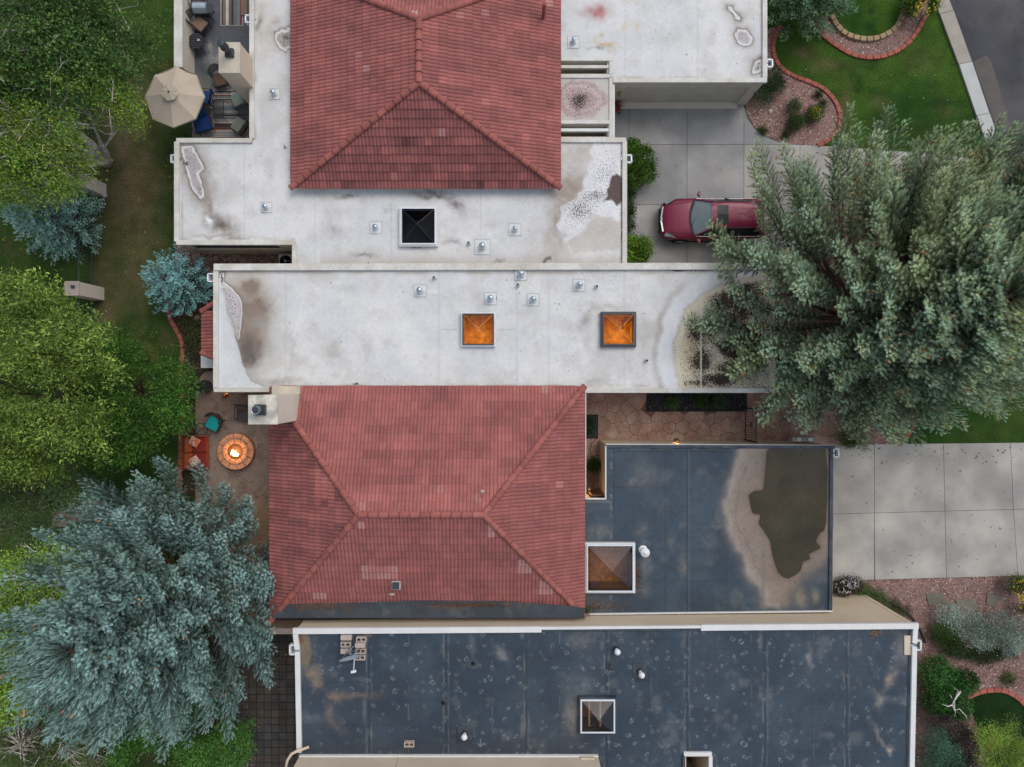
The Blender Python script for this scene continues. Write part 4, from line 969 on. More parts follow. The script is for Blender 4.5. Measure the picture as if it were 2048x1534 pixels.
def tile_slopes(parent, slopes, tint_fn, n_single=300, E=TE):
    """slopes: list of polygons of 3D points, first two = eave left->right seen from outside-below.
    the tiles that show largest become objects, the rest one joined mesh"""
    allt = []
    for si, pts in enumerate(slopes):
        pts = [Vector(p) for p in pts]; a = pts[0]; u = (pts[1] - pts[0]).normalized()
        nrm = None
        w = pts[2] - pts[0]; nrm = u.cross(w).normalized()
        if nrm.z < 0: nrm = -nrm
        v = nrm.cross(u).normalized()
        if (pts[2] - a).dot(v) < 0: v = -v
        uv = [((p - a).dot(u), (p - a).dot(v)) for p in pts]
        area = sum(uv[i][0] * uv[(i+1) % len(uv)][1] - uv[(i+1) % len(uv)][0] * uv[i][1] for i in range(len(uv)))
        if area < 0: uv = uv[::-1]
        umin = min(q[0] for q in uv); umax = max(q[0] for q in uv); vmax = max(q[1] for q in uv); vmin = min(q[1] for q in uv)
        mirror = (u.cross(v)).z < 0
        for j in range(int(vmin / E) - 1, int(vmax / E) + 1):
            off = (j % 2) * TW * .5 * 0 + random.uniform(-.01, .01)
            for i in range(int(umin / TW) - 1, int(umax / TW) + 2):
                u0, v0 = i * TW + off, j * E
                cs = [(u0, v0), (u0 + TW, v0), (u0 + TW, v0 + E), (u0, v0 + E)]
                def ins(q):
                    for k in range(len(uv)):
                        p_, q_ = uv[k], uv[(k + 1) % len(uv)]
                        if (q_[0] - p_[0]) * (q[1] - p_[1]) - (q_[1] - p_[1]) * (q[0] - p_[0]) < -1e-4: return False
                    return True
                c_in = [ins(q) for q in cs]
                if not any(c_in) and not ins((u0 + TW / 2, v0 + E / 2)): continue
                full = all(c_in); W = a + u * (u0 + TW / 2) + v * (v0 + E / 2)
                px = 1024 + W.x * F / (HC - W.z); py = 767 - W.y * F / (HC - W.z)
                vis = -30 < px < 2078 and -30 < py < 1560
                # projected area weight
                view = (Vector((0, 0, HC)) - W); wgt = nrm.dot(view.normalized()) / view.length_squared
                allt.append((full and vis, wgt, si, a, u, v, nrm, u0, v0, uv, W, px, py))
    singles = sorted([t for t in allt if t[0]], key=lambda t: -t[1])[:n_single]; sid = {id(t) for t in singles}
    V = []; Fc = []; Cc = []
    for t in allt:
        _, _, si, a, u, v, nrm, u0, v0, uv, W, px, py = t
        ti = tint_fn(px, py, si); ti = min(15, max(0, int(ti * 15.99)))
        jz = random.uniform(-.003, .004)
        if id(t) in sid:
            me = tile_mesh(ti); R = Matrix((u, v, nrm)).transposed()
            if R.determinant() < 0: R = Matrix((-u, v, nrm)).transposed(); org = a + u * (u0 + TW) + v * v0
            else: org = a + u * u0 + v * v0
            org = org + nrm * jz
            o = piece('roof_tile', me, parent, org, (R @ Matrix.Rotation(random.uniform(-.008, .008), 3, 'Z')).to_euler())
            continue
        full = t[0]
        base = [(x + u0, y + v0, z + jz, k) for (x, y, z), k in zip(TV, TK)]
        for fc in TF:
            pl = [base[k] for k in fc]
            if not full:
                for k in range(len(uv)):
                    p_, q_ = uv[k], uv[(k + 1) % len(uv)]
                    n_ = (q_[1] - p_[1], -(q_[0] - p_[0]))
                    pl = clip_poly3(pl, p_, n_)
                    if len(pl) < 3: break
                if len(pl) < 3: continue
            n0 = len(V)
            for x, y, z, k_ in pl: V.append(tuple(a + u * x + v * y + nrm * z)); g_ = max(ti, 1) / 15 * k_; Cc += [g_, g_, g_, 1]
            Fc.append(tuple(range(n0, n0 + len(pl))))
    me = bpy.data.meshes.new('roof_tiles'); me.from_pydata(V, [], Fc); ca = me.color_attributes.new('Col', 'FLOAT_COLOR', 'POINT'); ca.data.foreach_set('color', Cc); me.update()
    o = link_mesh('roof_tiles', me, MT['tile'], parent); o['kind'] = 'stuff'
def caps(parent, a, b, seg=.40, r=.125, lift=.05, skip_end=0):
    "barrel tiles along a hip or ridge from low a to high b"
    a, b = Vector(a), Vector(b); L = (b - a).length; n = max(1, round(L / seg)); s = L / n; d = (b - a) / L
    key = round(s, 3)
    if key not in CAPM:
        V = []; Fc = []; K = 8
        for (x, rr, zz) in ((-.03, r * 1.06, .012), (s, r * .93, -.004)):
            for k in range(K + 1):
                an = math.pi * k / K; V.append((x, math.cos(an) * rr, math.sin(an) * rr * .85 + zz))
        for (x, rr, zz) in ((-.03, r * .9, -.03), (.005, r * 1.05, .012)):
            for k in range(K + 1):
                an = math.pi * k / K; V.append((x, math.cos(an) * rr, math.sin(an) * rr * .8 + zz + .02))
        q_ = K + 1
        for k in range(K): Fc.append((k, k + 1, 3 * q_ + k + 1, 3 * q_ + k)); Fc.append((3 * q_ + k, 3 * q_ + k + 1, q_ + k + 1, q_ + k)); Fc.append((2 * q_ + k, 2 * q_ + k + 1, k + 1, k))
        me = bpy.data.meshes.new('ridge_cap'); me.from_pydata(V, [], Fc); ca = me.color_attributes.new('Col', 'FLOAT_COLOR', 'POINT'); ca.data.foreach_set('color', [g for k in range(4) for _ in range(q_) for g in ((.15, 1, .1, 1)[k],) * 3 + (1,)]); me.materials.append(MT['cap']); me.update(); CAPM[key] = me  # dark lip: the overlap's shadow line painted in, as on the tiles
    R = d.to_track_quat('X', 'Z').to_euler()
    for k in range(n):
        p = a + d * (k * s); piece('ridge_cap', CAPM[key], parent, (p.x, p.y, p.z + lift), (R.x + random.uniform(-.03, .03), R.y, R.z + random.uniform(-.012, .012)))
CAPM = {}
def hip_roof(house, name, eave_z, corners, ridge, tint_fn, cut=None, n_single=300, deck=True):
    "corners: SW, SE, NE, NW (world xy);  ridge: two world points in order belonging to (a) and (b)"
    pass

# ================================================================ house A (top), white membrane, red hip roof
zA = 2.65
hA = empty('house', (*P(840, 250, 0).xy, 0), 'top house with stained white flat roofs, a red tiled roof and an open double driveway', 'house')
outA = [(352, 279), (499, 279), (499, -120), (1534, -120), (1534, 163), (1229, 163), (1229, 278), (1252, 278), (1252, 545), (586, 545), (586, 487), (352, 487)]
skA = (801, 415, 872, 489)
openA = [(1100, 122), (1216, 122), (1216, 148), (1100, 148)]; openA2 = [(1100, 248), (1217, 248), (1217, 274), (1100, 274)]
fr = grid_sheet('flat_roof', outA, zA, 2.1, f_A, MT['roof_white'], hA, holes=([(605, -125), (1100, -125), (1100, 350), (605, 350)], hole(*skA, zA), openA, openA2))
wall_ring(outA, zA - .02, parent=hA, mat='stucco_grey', skip=(4, 10), inset=.05)
# garage front with recessed door, and wing wall with a long window
def front_wall(parent, x0, x1, ypx, z, pz, ops, mat, nrm_y=-1, thick=.2, inset=.05):
    "wall facing south at photo row ypx (given at height pz) from x0 to x1 with openings (xa, xb, za, zb) in world x"
    a, b = P(x0, ypx, pz), P(x1, ypx, pz); y = a.y + inset; xs = [a.x + inset] + sorted([v for o in ops for v in o[:2]]) + [b.x - inset]
    m = MB(); yc = y + thick / 2
    cur = xs[0]
    for (xa, xb, za, zb) in sorted(ops):
        m.box(((cur + xa) / 2, yc, z / 2), (xa - cur, thick, z)); 
        if za > 0: m.box(((xa + xb) / 2, yc, za / 2), (xb - xa, thick, za))
        m.box(((xa + xb) / 2, yc, (z + zb) / 2), (xb - xa, thick, z - zb)); cur = xb
    m.box(((cur + xs[-1]) / 2, yc, z / 2), (xs[-1] - cur, thick, z)); return m.build('wall', MT[mat], parent), y
gx0, gx1 = P(1240, 214, 0).x, P(1473, 214, 0).x
w_, yg = front_wall(hA, 1229, 1534, 163, zA - .02, zA, [(gx0, gx1, 0, 2.05)], 'stucco_grey')
MT['door_paint'] = M('garage_door_paint', (.56, .53, .47), .6, .06, 1.5, .04, 20)
gd = MB().box(((gx0 + gx1) / 2, yg + .17, 1.02), (gx1 - gx0 - .01, .04, 2.04)).build('garage_door', MT['door_paint'], hA)
for r_ in range(4):
    for c_ in range(4):
        wd = (gx1 - gx0) / 4; MB().box((gx0 + wd * (c_ + .5), yg + .145, .27 + r_ * .5), (wd - .10, .02, .40)).build('door_panel', MT['door_paint'], gd, bevel=.008)
MB().box(((gx0 + gx1) / 2, yg - .02, .058), (gx1 - gx0, .30, .012)).build('threshold', MT['stucco_grey'], hA)
wx0, wx1 = P(395, 505, 1.2).x, P(566, 505, 1.2).x
w_, yw = front_wall(hA, 352, 586, 487, zA - .02, zA, [(wx0, wx1, 1.05, 2.1)], 'stucco')
MT['dark_glass'] = M('dark_window_glass', (.02, .022, .028), .12, .1, 1, 0, 1, spec=.6)
wn_ = MB().box(((wx0 + wx1) / 2, yw + .12, 1.575), (wx1 - wx0 - .02, .02, 1.03)).build('window', MT['dark_glass'], hA)
f_ = MB()
for x_ in (wx0 + .03, (wx0 + wx1) / 2, wx1 - .03): f_.box((x_, yw + .10, 1.575), (.05, .05, 1.04))
for z_ in (1.08, 2.07): f_.box(((wx0 + wx1) / 2, yw + .10, z_), (wx1 - wx0 - .1, .05, .05))
f_.build('window_frame', MT['frame_dark'], wn_)
segs = [(352, 280.5, 504, 280.5), (352.5, 283, 352.5, 483), (352, 485, 590, 485), (588.5, 488, 588.5, 545), (503, 277, 503, -120), (1249.5, 283, 1249.5, 545), (1118, 279.5, 1252, 279.5),
        (1226, 160, 1534, 160), (1530, 157, 1530, -120)]
coping(hA, [(a + (3 if a == c else 0) * (0), b, c, d) for a, b, c, d in segs], zA + .10, w=.20, h=.14)
coping(hA, [(1100, 118, 1226, 118), (1100, 152, 1226, 152), (1222, 122, 1222, 148), (1100, 244, 1226, 244), (1222, 153, 1222, 275)], zA + .06, w=.15, h=.09)
for (yy) in (133.5, 260):
    a, b_ = P(1100, yy, zA), P(1218, yy, zA); MB().bar((a.x, a.y, zA - .06), (b_.x, b_.y, zA - .06), .12, .16).build('pergola_beam', MT['coping_white' if yy > 200 else 'coping_dirty'], hA)
for op in (openA, openA2):
    for i in range(4):
        p, q = P(*op[i], zA), P(*op[(i + 1) % 4], zA); m = MB().bar((p.x, p.y, 1.3), (q.x, q.y, 1.3), .06, 2.6); m.build('courtyard_wall', MT['stucco_grey'], hA)
    sheet('courtyard_floor', [(op[0][0] - 20, op[0][1] - 6), (op[1][0] + 4, op[1][1] - 6), (op[1][0] + 4, op[2][1] + 14), (op[0][0] - 20, op[2][1] + 14)], .055, 'stamped')
# tile roof of house A
zeA = 3.05; S0 = lambda x, y, z=zeA: P(x, y, z)
sw, se, nw, ne = S0(583, 376), S0(1120, 376), S0(583, -56), S0(1120, -56)
ra, rb = P(838, 166, 5.09), P(838, 39, 5.09)
trA = MB().poly([sw - Vector((0, 0, .02)), se - Vector((0, 0, .02)), ra - Vector((0, 0, .02))]).poly([se - Vector((0, 0, .02)), ne - Vector((0, 0, .02)), rb - Vector((0, 0, .02)), ra - Vector((0, 0, .02))]).poly([nw - Vector((0, 0, .02)), sw - Vector((0, 0, .02)), ra - Vector((0, 0, .02)), rb - Vector((0, 0, .02))]).poly([ne - Vector((0, 0, .02)), nw - Vector((0, 0, .02)), rb - Vector((0, 0, .02))]).build('tile_roof', MT['deck'], hA)
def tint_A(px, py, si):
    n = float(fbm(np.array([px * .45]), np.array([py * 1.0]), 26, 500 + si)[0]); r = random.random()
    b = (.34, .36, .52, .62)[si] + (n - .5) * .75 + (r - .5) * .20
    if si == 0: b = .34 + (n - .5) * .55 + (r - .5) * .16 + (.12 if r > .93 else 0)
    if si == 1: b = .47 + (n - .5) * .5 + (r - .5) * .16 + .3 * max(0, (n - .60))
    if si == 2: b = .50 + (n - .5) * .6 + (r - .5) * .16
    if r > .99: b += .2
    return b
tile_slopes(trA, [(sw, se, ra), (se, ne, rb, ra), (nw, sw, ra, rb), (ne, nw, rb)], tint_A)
for a, b_ in ((sw, ra), (se, ra), (nw, rb), (ne, rb), (ra, rb)): caps(trA, a, b_)
MB().lathe((ra.x, ra.y, ra.z + .03), [(.12, 0), (.10, .06), (.04, .09)], 10).build('mortar', MT['block'], trA)
fa = MB()
for p, q in ((sw, se), (se, ne), (nw, sw)):
    d = (q - p).normalized(); nn = Vector((-d.y, d.x, 0)) * .16; m_ = (p + q) / 2 + nn
    MB().box((m_.x, m_.y, zeA - .22), ((q - p).length - .32, .05, .42), rot=math.atan2(d.y, d.x)).build('fascia', MT['coping_dirty'], trA)
# tall clay flue on the tiles and a lightning wire
p = P(1087, 30, 3.55); q = P(1091, 8, 4.35); vp = MB().lathe((p.x, p.y, 3.35), [(.075, 0), (.075, .95), (.09, .96), (.09, 1.08), (.02, 1.10)], 12).build('clay_flue', MT['clay'], hA, smooth=False)
MT['glass_dark'] = glass('skylight_glass', (.55, .58, .62), .0); MT['glass_amber'] = glass('amber_glass', (.92, .64, .30), .01, .10); MT['glass_brown'] = glass('bronze_glass', (.60, .50, .44), .05, .10)
skylight(hA, *skA, zA, 'frame_white', 'shaft_dark', 'glass_dark', depth=1.0)
for (x_, y_, s_) in ((1148, 77, .25), (544, 182, .22), (528, 411, .22), (749, 452, .25), (1030, 456, .25), (964, 490, .32)): vent(hA, x_, y_, zA, pad=s_, h=.32 if s_ < .3 else .42, r=.07 if s_ < .3 else .09)
pipe(hA, 937, 485, zA); pipe(hA, 569, 292, zA, r=.03, h=.15); pipe(hA, 737, 526, zA, r=.03, h=.12)
for x_, y_, s_ in ((347, 317, -1), (496, 37, -1), (1258, 317, 1), (1540, 126, 1)): scupper(hA, x_, y_, zA + .04, side=s_, w=.22, d=.30)
# chimney of house A
def chimney(house, x0, y0, x1, y1, zt, mat, topm, zb=0.0):
    a, b_ = P(x0, y1, zt), P(x1, y0, zt); c = (a + b_) / 2; sx, sy = b_.x - a.x, b_.y - a.y
    ch = MB().box((c.x, c.y, (zb + zt - .08) / 2), (sx - .03, sy - .03, zt - .08 - zb)).build('chimney', MT[mat], house)
    MB().box((c.x, c.y, zt - .04), (sx, sy, .08)).build('chimney_crown', MT[topm], ch, bevel=.01); return ch, c
ch, c = chimney(hA, 437, 84, 480, 146, 4.2, 'stucco', 'chimney_top')
MT['black_metal'] = M('black_metal', (.028, .036, .045), .5, .2, 8, .1, 30, spec=.5)
MB().box((c.x + .04, c.y + .15, 4.27), (.34, .34, .14)).build('flue_base', MT['black_metal'], ch, bevel=.02)
MB().lathe((c.x + .02, c.y + .17, 4.3), [(.12, 0), (.11, .35), (.17, .38), (.17, .46), (.11, .55), (.15, .58), (.15, .72), (.13, .78), (.03, .80)], 16).build('chimney_cap', MT['black_metal'], ch, smooth=False)

# ================================================================ house B (middle), white roof
zB = 2.95
hB = empty('house', (*P(990, 650, 0).xy, 0), 'middle house with one long white flat roof and two amber lit skylights', 'house')
outB = [(427, 529), (1547, 527), (1547, 783), (427, 783)]
skB1 = (925, 627, 988, 690); skB2 = (1205, 626, 1270, 691)
grid_sheet('flat_roof', outB, zB, 2.0, f_B, MT['roof_white'], hB, holes=(hole(*skB1, zB, i=4), hole(*skB2, zB, i=4)))
wall_ring(outB, zB - .02, parent=hB, mat='stucco', inset=.05)
coping(hB, [(427, 534, 1552, 532)], zB + .16, w=.28, h=.16); coping(hB, [(431, 541, 431, 777)], zB + .10, w=.21, h=.14)
coping(hB, [(427, 779.5, 546, 779.5), (1170, 781, 1552, 781)], zB + .10, w=.20, h=.14); coping(hB, [(1545, 540, 1545, 777)], zB + .14, w=.22, h=.18, mat='stucco')
skylight(hB, *skB1, zB, 'frame_dark', 'shaft_warm', 'glass_amber', lit=7, curb_mat='frame_white', fw=.04)
skylight(hB, *skB2, zB, 'frame_dark', 'shaft_warm', 'glass_amber', lit=9, curb_mat='frame_dark', fw=.06, slat=True)
for (x_, y_) in ((838, 579), (981, 595), (1042, 546), (1067, 597), (1160, 568)): vent(hB, x_, y_, zB, pad=.25, h=.40, r=.085)
for (x_, y_) in ((868, 554), (1036, 569), (1194, 572), (1294, 721)): pipe(hB, x_, y_, zB)
scupper(hB, 421, 555, zB + .06, side=-1, w=.24, d=.32)
for (x_, y_, a_) in ((856, 584, 0), (995, 596, 0), (1211, 574, 0)):
    p = P(x_ + 8, y_, zB); MB().box((p.x, p.y, zB + .006), (.44, .17, .012)).build('patch', MT['pad_white'], hB)
# little tiled awning on the west side (seen from above) and its post
aw = MB().poly([P(427, 608, 2.3), P(405, 625, 2.0), P(405, 707, 2.0), P(427, 718, 2.3), P(440, 718, 2.5), P(440, 608, 2.5)]).build('awning', MT['deck'], hB)
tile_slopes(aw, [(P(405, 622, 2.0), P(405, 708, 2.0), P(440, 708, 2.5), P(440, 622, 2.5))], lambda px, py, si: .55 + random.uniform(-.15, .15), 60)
caps(aw, P(405, 623, 2.0), P(432, 604, 2.4), r=.11); caps(aw, P(405, 706, 2.0), P(430, 716, 2.35), r=.11)

# ================================================================ house C (lower middle), tile roof and dark garage roof
zC = 2.75
hC = empty('house', (*P(1100, 1010, 0).xy, 0), 'house with a red tiled hip roof and a puddle on its dark garage roof', 'house')
outC = [(1130, 996), (1213, 998), (1213, 889), (1667, 891), (1665, 1223), (1169, 1231), (1130, 1231)]
skC = (1173, 1089, 1268, 1184)
grid_sheet('flat_roof', outC, zC, 2.0, f_C, MT['roof_dark'], hC, holes=(hole(*skC, zC, i=4),))
outC_w = [(1172, 998), (1213, 998), (1213, 889), (1667, 891), (1665, 1223), (1172, 1231)]
wall_ring(outC_w, zC - .02, parent=hC, mat='stucco_warm', inset=.03, skip=(5,))
coping(hC, [(1213, 892.5, 1670, 894)], zC + .08, w=.14, h=.10, mat='coping_dark'); coping(hC, [(1211.5, 889, 1670, 891)], zC + .07, w=.05, h=.12, mat='coping_white')
coping(hC, [(1663.5, 897, 1661.5, 1220)], zC + .08, w=.15, h=.10, mat='coping_dark'); coping(hC, [(1211.5, 892, 1211.5, 999), (1172, 998, 1210, 998)], zC + .07, w=.06, h=.12, mat='coping_white')
coping(hC, [(1172, 1229, 1666, 1223)], zC + .10, w=.06, h=.14, mat='coping_white'); coping(hC, [(1666.5, 897, 1664.5, 1222)], zC + .07, w=.03, h=.14, mat='coping_white')
pd = []
for q in smooth_path(POND, 3, closed=True): pd.append(P2(q[0], q[1], zC + .006))
b = MB().prism(pd, zC - .002, zC + .006, bottom=False); o = b.build('roof_puddle', MT['water']); tag(o, kind='structure')
zeC = 3.2
zrC = zeC + 2.03
C_sw, C_se, C_ne, C_nw = P(541, 1242, zeC), P(1168, 1231, zeC), P(1168, 773, zeC), P(541, 773, zeC)
R1, R2 = P(718, 1029, zrC), P(967, 1029, zrC)
# the slopes end above the dark box gutter on the south side
def lerp_to_y(lo, hi, ypx, ):
    t = 0
    for k in range(200):
        q = lo.lerp(hi, k / 200); yy = 767 - q.y * F / (HC - q.z)
        if yy <= ypx: return q
    return hi
cutW, cutE = lerp_to_y(C_sw, R1, 1209), lerp_to_y(C_se, R2, 1214)
dn = Vector((0, 0, .02))
trC = MB().poly([p - dn for p in (C_nw, R1, R2, C_ne)]).poly([p - dn for p in (C_ne, R2, C_se)]).poly([p - dn for p in (C_sw, R1, C_nw)]).poly([p - dn for p in (C_sw, C_se, R2, R1)]).build('tile_roof', MT['deck'], hC)
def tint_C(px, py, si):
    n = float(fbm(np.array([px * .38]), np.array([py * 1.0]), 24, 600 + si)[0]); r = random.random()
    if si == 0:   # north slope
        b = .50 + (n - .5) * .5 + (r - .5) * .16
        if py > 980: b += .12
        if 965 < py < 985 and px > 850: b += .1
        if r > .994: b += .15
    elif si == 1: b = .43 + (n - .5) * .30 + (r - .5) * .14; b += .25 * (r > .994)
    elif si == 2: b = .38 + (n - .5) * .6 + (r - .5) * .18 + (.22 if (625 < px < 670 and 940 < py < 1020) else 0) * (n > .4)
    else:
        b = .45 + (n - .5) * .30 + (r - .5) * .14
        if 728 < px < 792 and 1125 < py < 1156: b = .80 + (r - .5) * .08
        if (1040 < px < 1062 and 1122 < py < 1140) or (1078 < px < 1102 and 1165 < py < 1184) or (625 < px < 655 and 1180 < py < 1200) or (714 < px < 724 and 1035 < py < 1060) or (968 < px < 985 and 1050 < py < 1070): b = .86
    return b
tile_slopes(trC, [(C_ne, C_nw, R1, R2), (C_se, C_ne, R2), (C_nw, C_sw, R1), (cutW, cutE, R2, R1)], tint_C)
for a, b_ in ((C_sw, R1), (C_se, R2), (C_ne, R2), (R1, R2)): caps(trC, a, b_)
chn = C_nw.lerp(R1, .30); caps(trC, chn, R1)
for q in (R1, R2): MB().lathe((q.x, q.y, q.z + .03), [(.11, 0), (.09, .06), (.04, .08)], 10).build('mortar', MT['block'], trC)
# body walls under the tile roof
bw = [(575, 812), (1150, 782), (1150, 1205), (575, 1215)]
wall_ring([(560, 800), (1150, 800), (1150, 1212), (560, 1212)], 2.85, parent=hC, mat='stucco_warm', pz=zeC)
sof = MB().prism([C_sw.xy, C_se.xy, C_ne.xy, C_nw.xy], zeC - .30, zeC - .10); sof.build('soffit', MT['stucco'], hC)
# box gutter / dark flat strip on the south side
gs_ = [(548, 1211), (1168, 1212), (1168, 1232), (548, 1232)]
def f_S(x, y):
    C = base_dark(x, y, 350, (.035, .045, .058), (.05, .06, .07)); A = np.zeros(x.shape)
    C = lay(C, (.10, .06, .035), sst(.45, .7, fbm(x * .6, y, 14, 351)) * gs(x, y, 640, 1216, 60, 12) + gs(x, y, 900, 1212, 50, 6) * .8 * fbm(x, y, 8, 352) * 1.5)
    A = np.maximum(A, gs(x, y, 960, 1210, 70, 8) * .6 + gs(x, y, 850, 1208, 100, 5) * .4 + gs(x, y, 640, 1214, 90, 6) * .35)
    return with_a(C, A)
zS = 3.62
grid_sheet('box_gutter', [(572, 1207), (720, 1205), (790, 1201), (870, 1198), (930, 1198), (1010, 1203), (1080, 1207), (1140, 1212), (1169, 1215), (1169, 1236), (545, 1236), (556, 1220)], zS, 1.5, f_S, MT['roof_dark'], hC)
# pine straw caught in the gutter
straw = MB(); r_ = random.Random(5)
for k in range(420):
    if k % 3: px, py = r_.gauss(950, 55), 1207 + abs(r_.gauss(0, 4))
    else: px, py = r_.gauss(640, 40), 1213 + r_.gauss(0, 4)
    a = P(px, py, zS + .02); t = r_.uniform(0, 6.3); l = r_.uniform(.05, .16)
    straw.tube([a, a + Vector((math.cos(t) * l, math.sin(t) * l, r_.uniform(0, .05)))], .005, 3, cap=False)
for k in range(260):
    px, py = (r_.gauss(1205, 36), 1212 + r_.gauss(0, 7)) if k % 2 else (1275 + r_.gauss(0, 3), r_.gauss(1150, 18))
    if px < 1172: continue
    a = P(px, py, zC + .02); t = r_.uniform(0, 6.3); l = r_.uniform(.05, .2)
    straw.tube([a, a + Vector((math.cos(t) * l, math.sin(t) * l, r_.uniform(0, .04)))], .005, 3, cap=False)
MT['straw'] = M('pine_straw', (.17, .09, .045), .9, .3, 8, .3, 30)
o = straw.build('pine_straw', MT['straw']); tag(o, kind='stuff')
# gutters along the eaves
for (x0, y0, x1, y1, zz) in ((1171.5, 768, 1171.5, 998, 2.98), (540.5, 850, 540.5, 1205, 3.0)):
    a, b_ = P(x0, y0, zz), P(x1, y1, zz); g = MB().bar(a, b_, .03, .05).bar(a + Vector((-.07 if x0 > 1000 else .07, 0, -.06)), b_ + Vector((-.07 if x0 > 1000 else .07, 0, -.06)), .10, .012).build('gutter', MT['steel_white'], hC)
    n_ = 5
    for k in range(n_):
        p = a.lerp(b_, (k + .15) / n_); MB().box((p.x - (.05 if x0 > 1000 else -.05), p.y, p.z + .01), (.12, .03, .02)).build('gutter_bracket', MT['steel_white'], g)
# things on the roofs of house C
skylight(hC, *skC, zC, 'frame_white', 'shaft_brown', 'glass_brown', lit=2.0, depth=1.2, fw=.06, ph=.55, floor='shaft_warm', lcol=(1, .6, .25))
p = P(1291, 1106, zC + .55); root = MB().lathe((p.x - .0, p.y + .0, zC), [(.19, 0), (.17, .04), (.125, .06), (.12, .42)], 18).build('white_flue', MT['steel_white'], hC, smooth=False)
MB().lathe((p.x, p.y, zC + .48), [(.19, 0), (.19, .03), (.01, .17)], 18).build('conical_cap', MT['steel_white'], root)
q = P(1286, 1099, zC + .05)
for a_ in range(3): MB().box((p.x + math.cos(a_ * 2.1) * .11, p.y + math.sin(a_ * 2.1) * .11, zC + .46), (.02, .02, .08)).build('cap_leg', MT['steel'], root)
def on_slope(px, py, pts):
    "point of the plane through three points seen at a pixel"
    a, b_, c_ = pts; n_ = (b_ - a).cross(c_ - a); o = Vector((0, 0, HC)); d = Vector(((px - 1024) / F, (767 - py) / F, -1)); t = (a - o).dot(n_) / d.dot(n_); return o + d * t
p = on_slope(793, 1169, (cutW, cutE, R2)); m = MB().box((p.x, p.y, p.z + .10), (.36, .36, .10)).build('attic_vent', MT['pad_edge'], hC, bevel=.02); MB().box((p.x, p.y, p.z + .17), (.27, .27, .06)).build('dark_hood', MT['black_metal'], m)
p = on_slope(784, 1187, (cutW, cutE, R2)); MB().lathe((p.x, p.y, p.z + .02), [(.12, 0), (.09, .05), (.03, .06)], 9, sq=(1.3, .7)).build('mortar', MT['block'], hC)
p = on_slope(965, 988, (C_ne, C_nw, R1)); m = MB().lathe((p.x, p.y, p.z + .0), [(.09, 0), (.05, .08), (.05, .22), (.06, .24)], 10).build('plumbing_vent', MT['clay'], hC); MB().box((p.x, p.y + .12, p.z + .06), (.14, .10, .03)).build('mortar', MT['block'], m)
scupper(hC, 1673, 906, zC + .02, side=1, w=.20, d=.33)
# chimney of house C
ch, c = chimney(hC, 496, 790, 555, 849, 6.15, 'stucco_grey', 'chimney_soot', 0.0)
MB().box((c.x - .07, c.y, 6.21), (.42, .40, .14)).build('flue_base', MT['black_metal'], ch, bevel=.03)
cc = MB().lathe((c.x - .10, c.y, 6.2), [(.17, 0), (.17, .25), (.19, .27), (.19, .33), (.13, .35), (.13, .40)], 18)
cc.build('chimney_cap', MT['black_metal'], ch)
rg_ = MB(); R_ = .145; rg_.tube([(c.x - .10 + math.cos(k * .35) * R_, c.y + math.sin(k * .35) * R_, 6.62) for k in range(19)], .014, 5, cap=False); rg_.build('cap_ring', MT['steel'], ch)
a, b_ = P(545, 785, 3.4), P(601, 774, 3.4); MB().box(((a.x + b_.x) / 2, (a.y + b_.y) / 2 - .02, 3.28), (b_.x - a.x, .34, .5)).build('chimney_saddle', MT['chimney_top'], ch, bevel=.02)
# door at the south end of the little court
dx0, dx1 = P(1174, 998, 1.4).x, P(1206, 998, 1.4).x; yy = P(1190, 998, zC).y + .03
dd = MB().box(((dx0 + dx1) / 2 + .02, yy + .03, 1.25), (dx1 - dx0 - .08, .03, 1.9)).build('door', MT['shaft_brown'], hC); MB().box(((dx0 + dx1) / 2 + .02, yy + .05, 1.5), (dx1 - dx0 - .24, .02, 1.1)).build('door_glass', MT['dark_glass'], dd)

# ================================================================ house D (bottom), dark roof with white coping
zD = 4.33
hD = empty('house', (*P(1210, 1380, 0).xy, 0), 'bottom house with a long blue black flat roof inside white coping', 'house')
outD = [(587, 1259), (1838, 1249), (1826, 1620), (598, 1620)]
skD = (1161, 1399, 1230, 1466); opD = [(1371, 1512), (1420, 1512), (1420, 1600), (1371, 1600)]
grid_sheet('flat_roof', outD, zD, 1.9, f_D, MT['roof_dark'], hD, holes=(hole(*skD, zD, i=4), opD))
wall_ring(outD, zD - .02, parent=hD, mat='stucco_warm', inset=.05)
coping(hD, [(585, 1263, 1083, 1259.5), (1402, 1256, 1838, 1252.5)], zD + .12, w=.23, h=.16, mat='coping_white'); coping(hD, [(1083, 1257, 1402, 1254.2)], zD + .11, w=.11, h=.14, mat='coping_white')
coping(hD, [(1083, 1261, 1402, 1258.5)], zD + .06, w=.11, h=.07, mat='coping_dark')
coping(hD, [(590, 1269, 594, 1300), (594.2, 1304, 598, 1506), (1831.5, 1258, 1830, 1287), (1829.8, 1294, 1823, 1620)], zD + .12, w=.20, h=.16, mat='coping_white')
coping(hD, [(1821, 1262, 1813, 1620)], zD + .03, w=.10, h=.05, mat='coping_dark')
up0, up1 = P(600, 1511, zD), P(1196, 1511, zD)
uw = MB().box(((up0.x + up1.x) / 2, up0.y - 1.5, (zD + 7.2) / 2), (up1.x - up0.x, 3.0, 7.2 - zD)).build('upper_storey', MT['stucco'], hD)
MB().bar((up0.x, up0.y + .03, zD + .06), (up1.x, up1.y + .03, zD + .06), .06, .12).build('base_flashing', MT['coping_white'], hD)
MB().box((up1.x - .45, up1.y + .02, zD + .20), (.52, .05, .22)).build('overflow_box', MT['stucco_warm'], hD, bevel=.01)
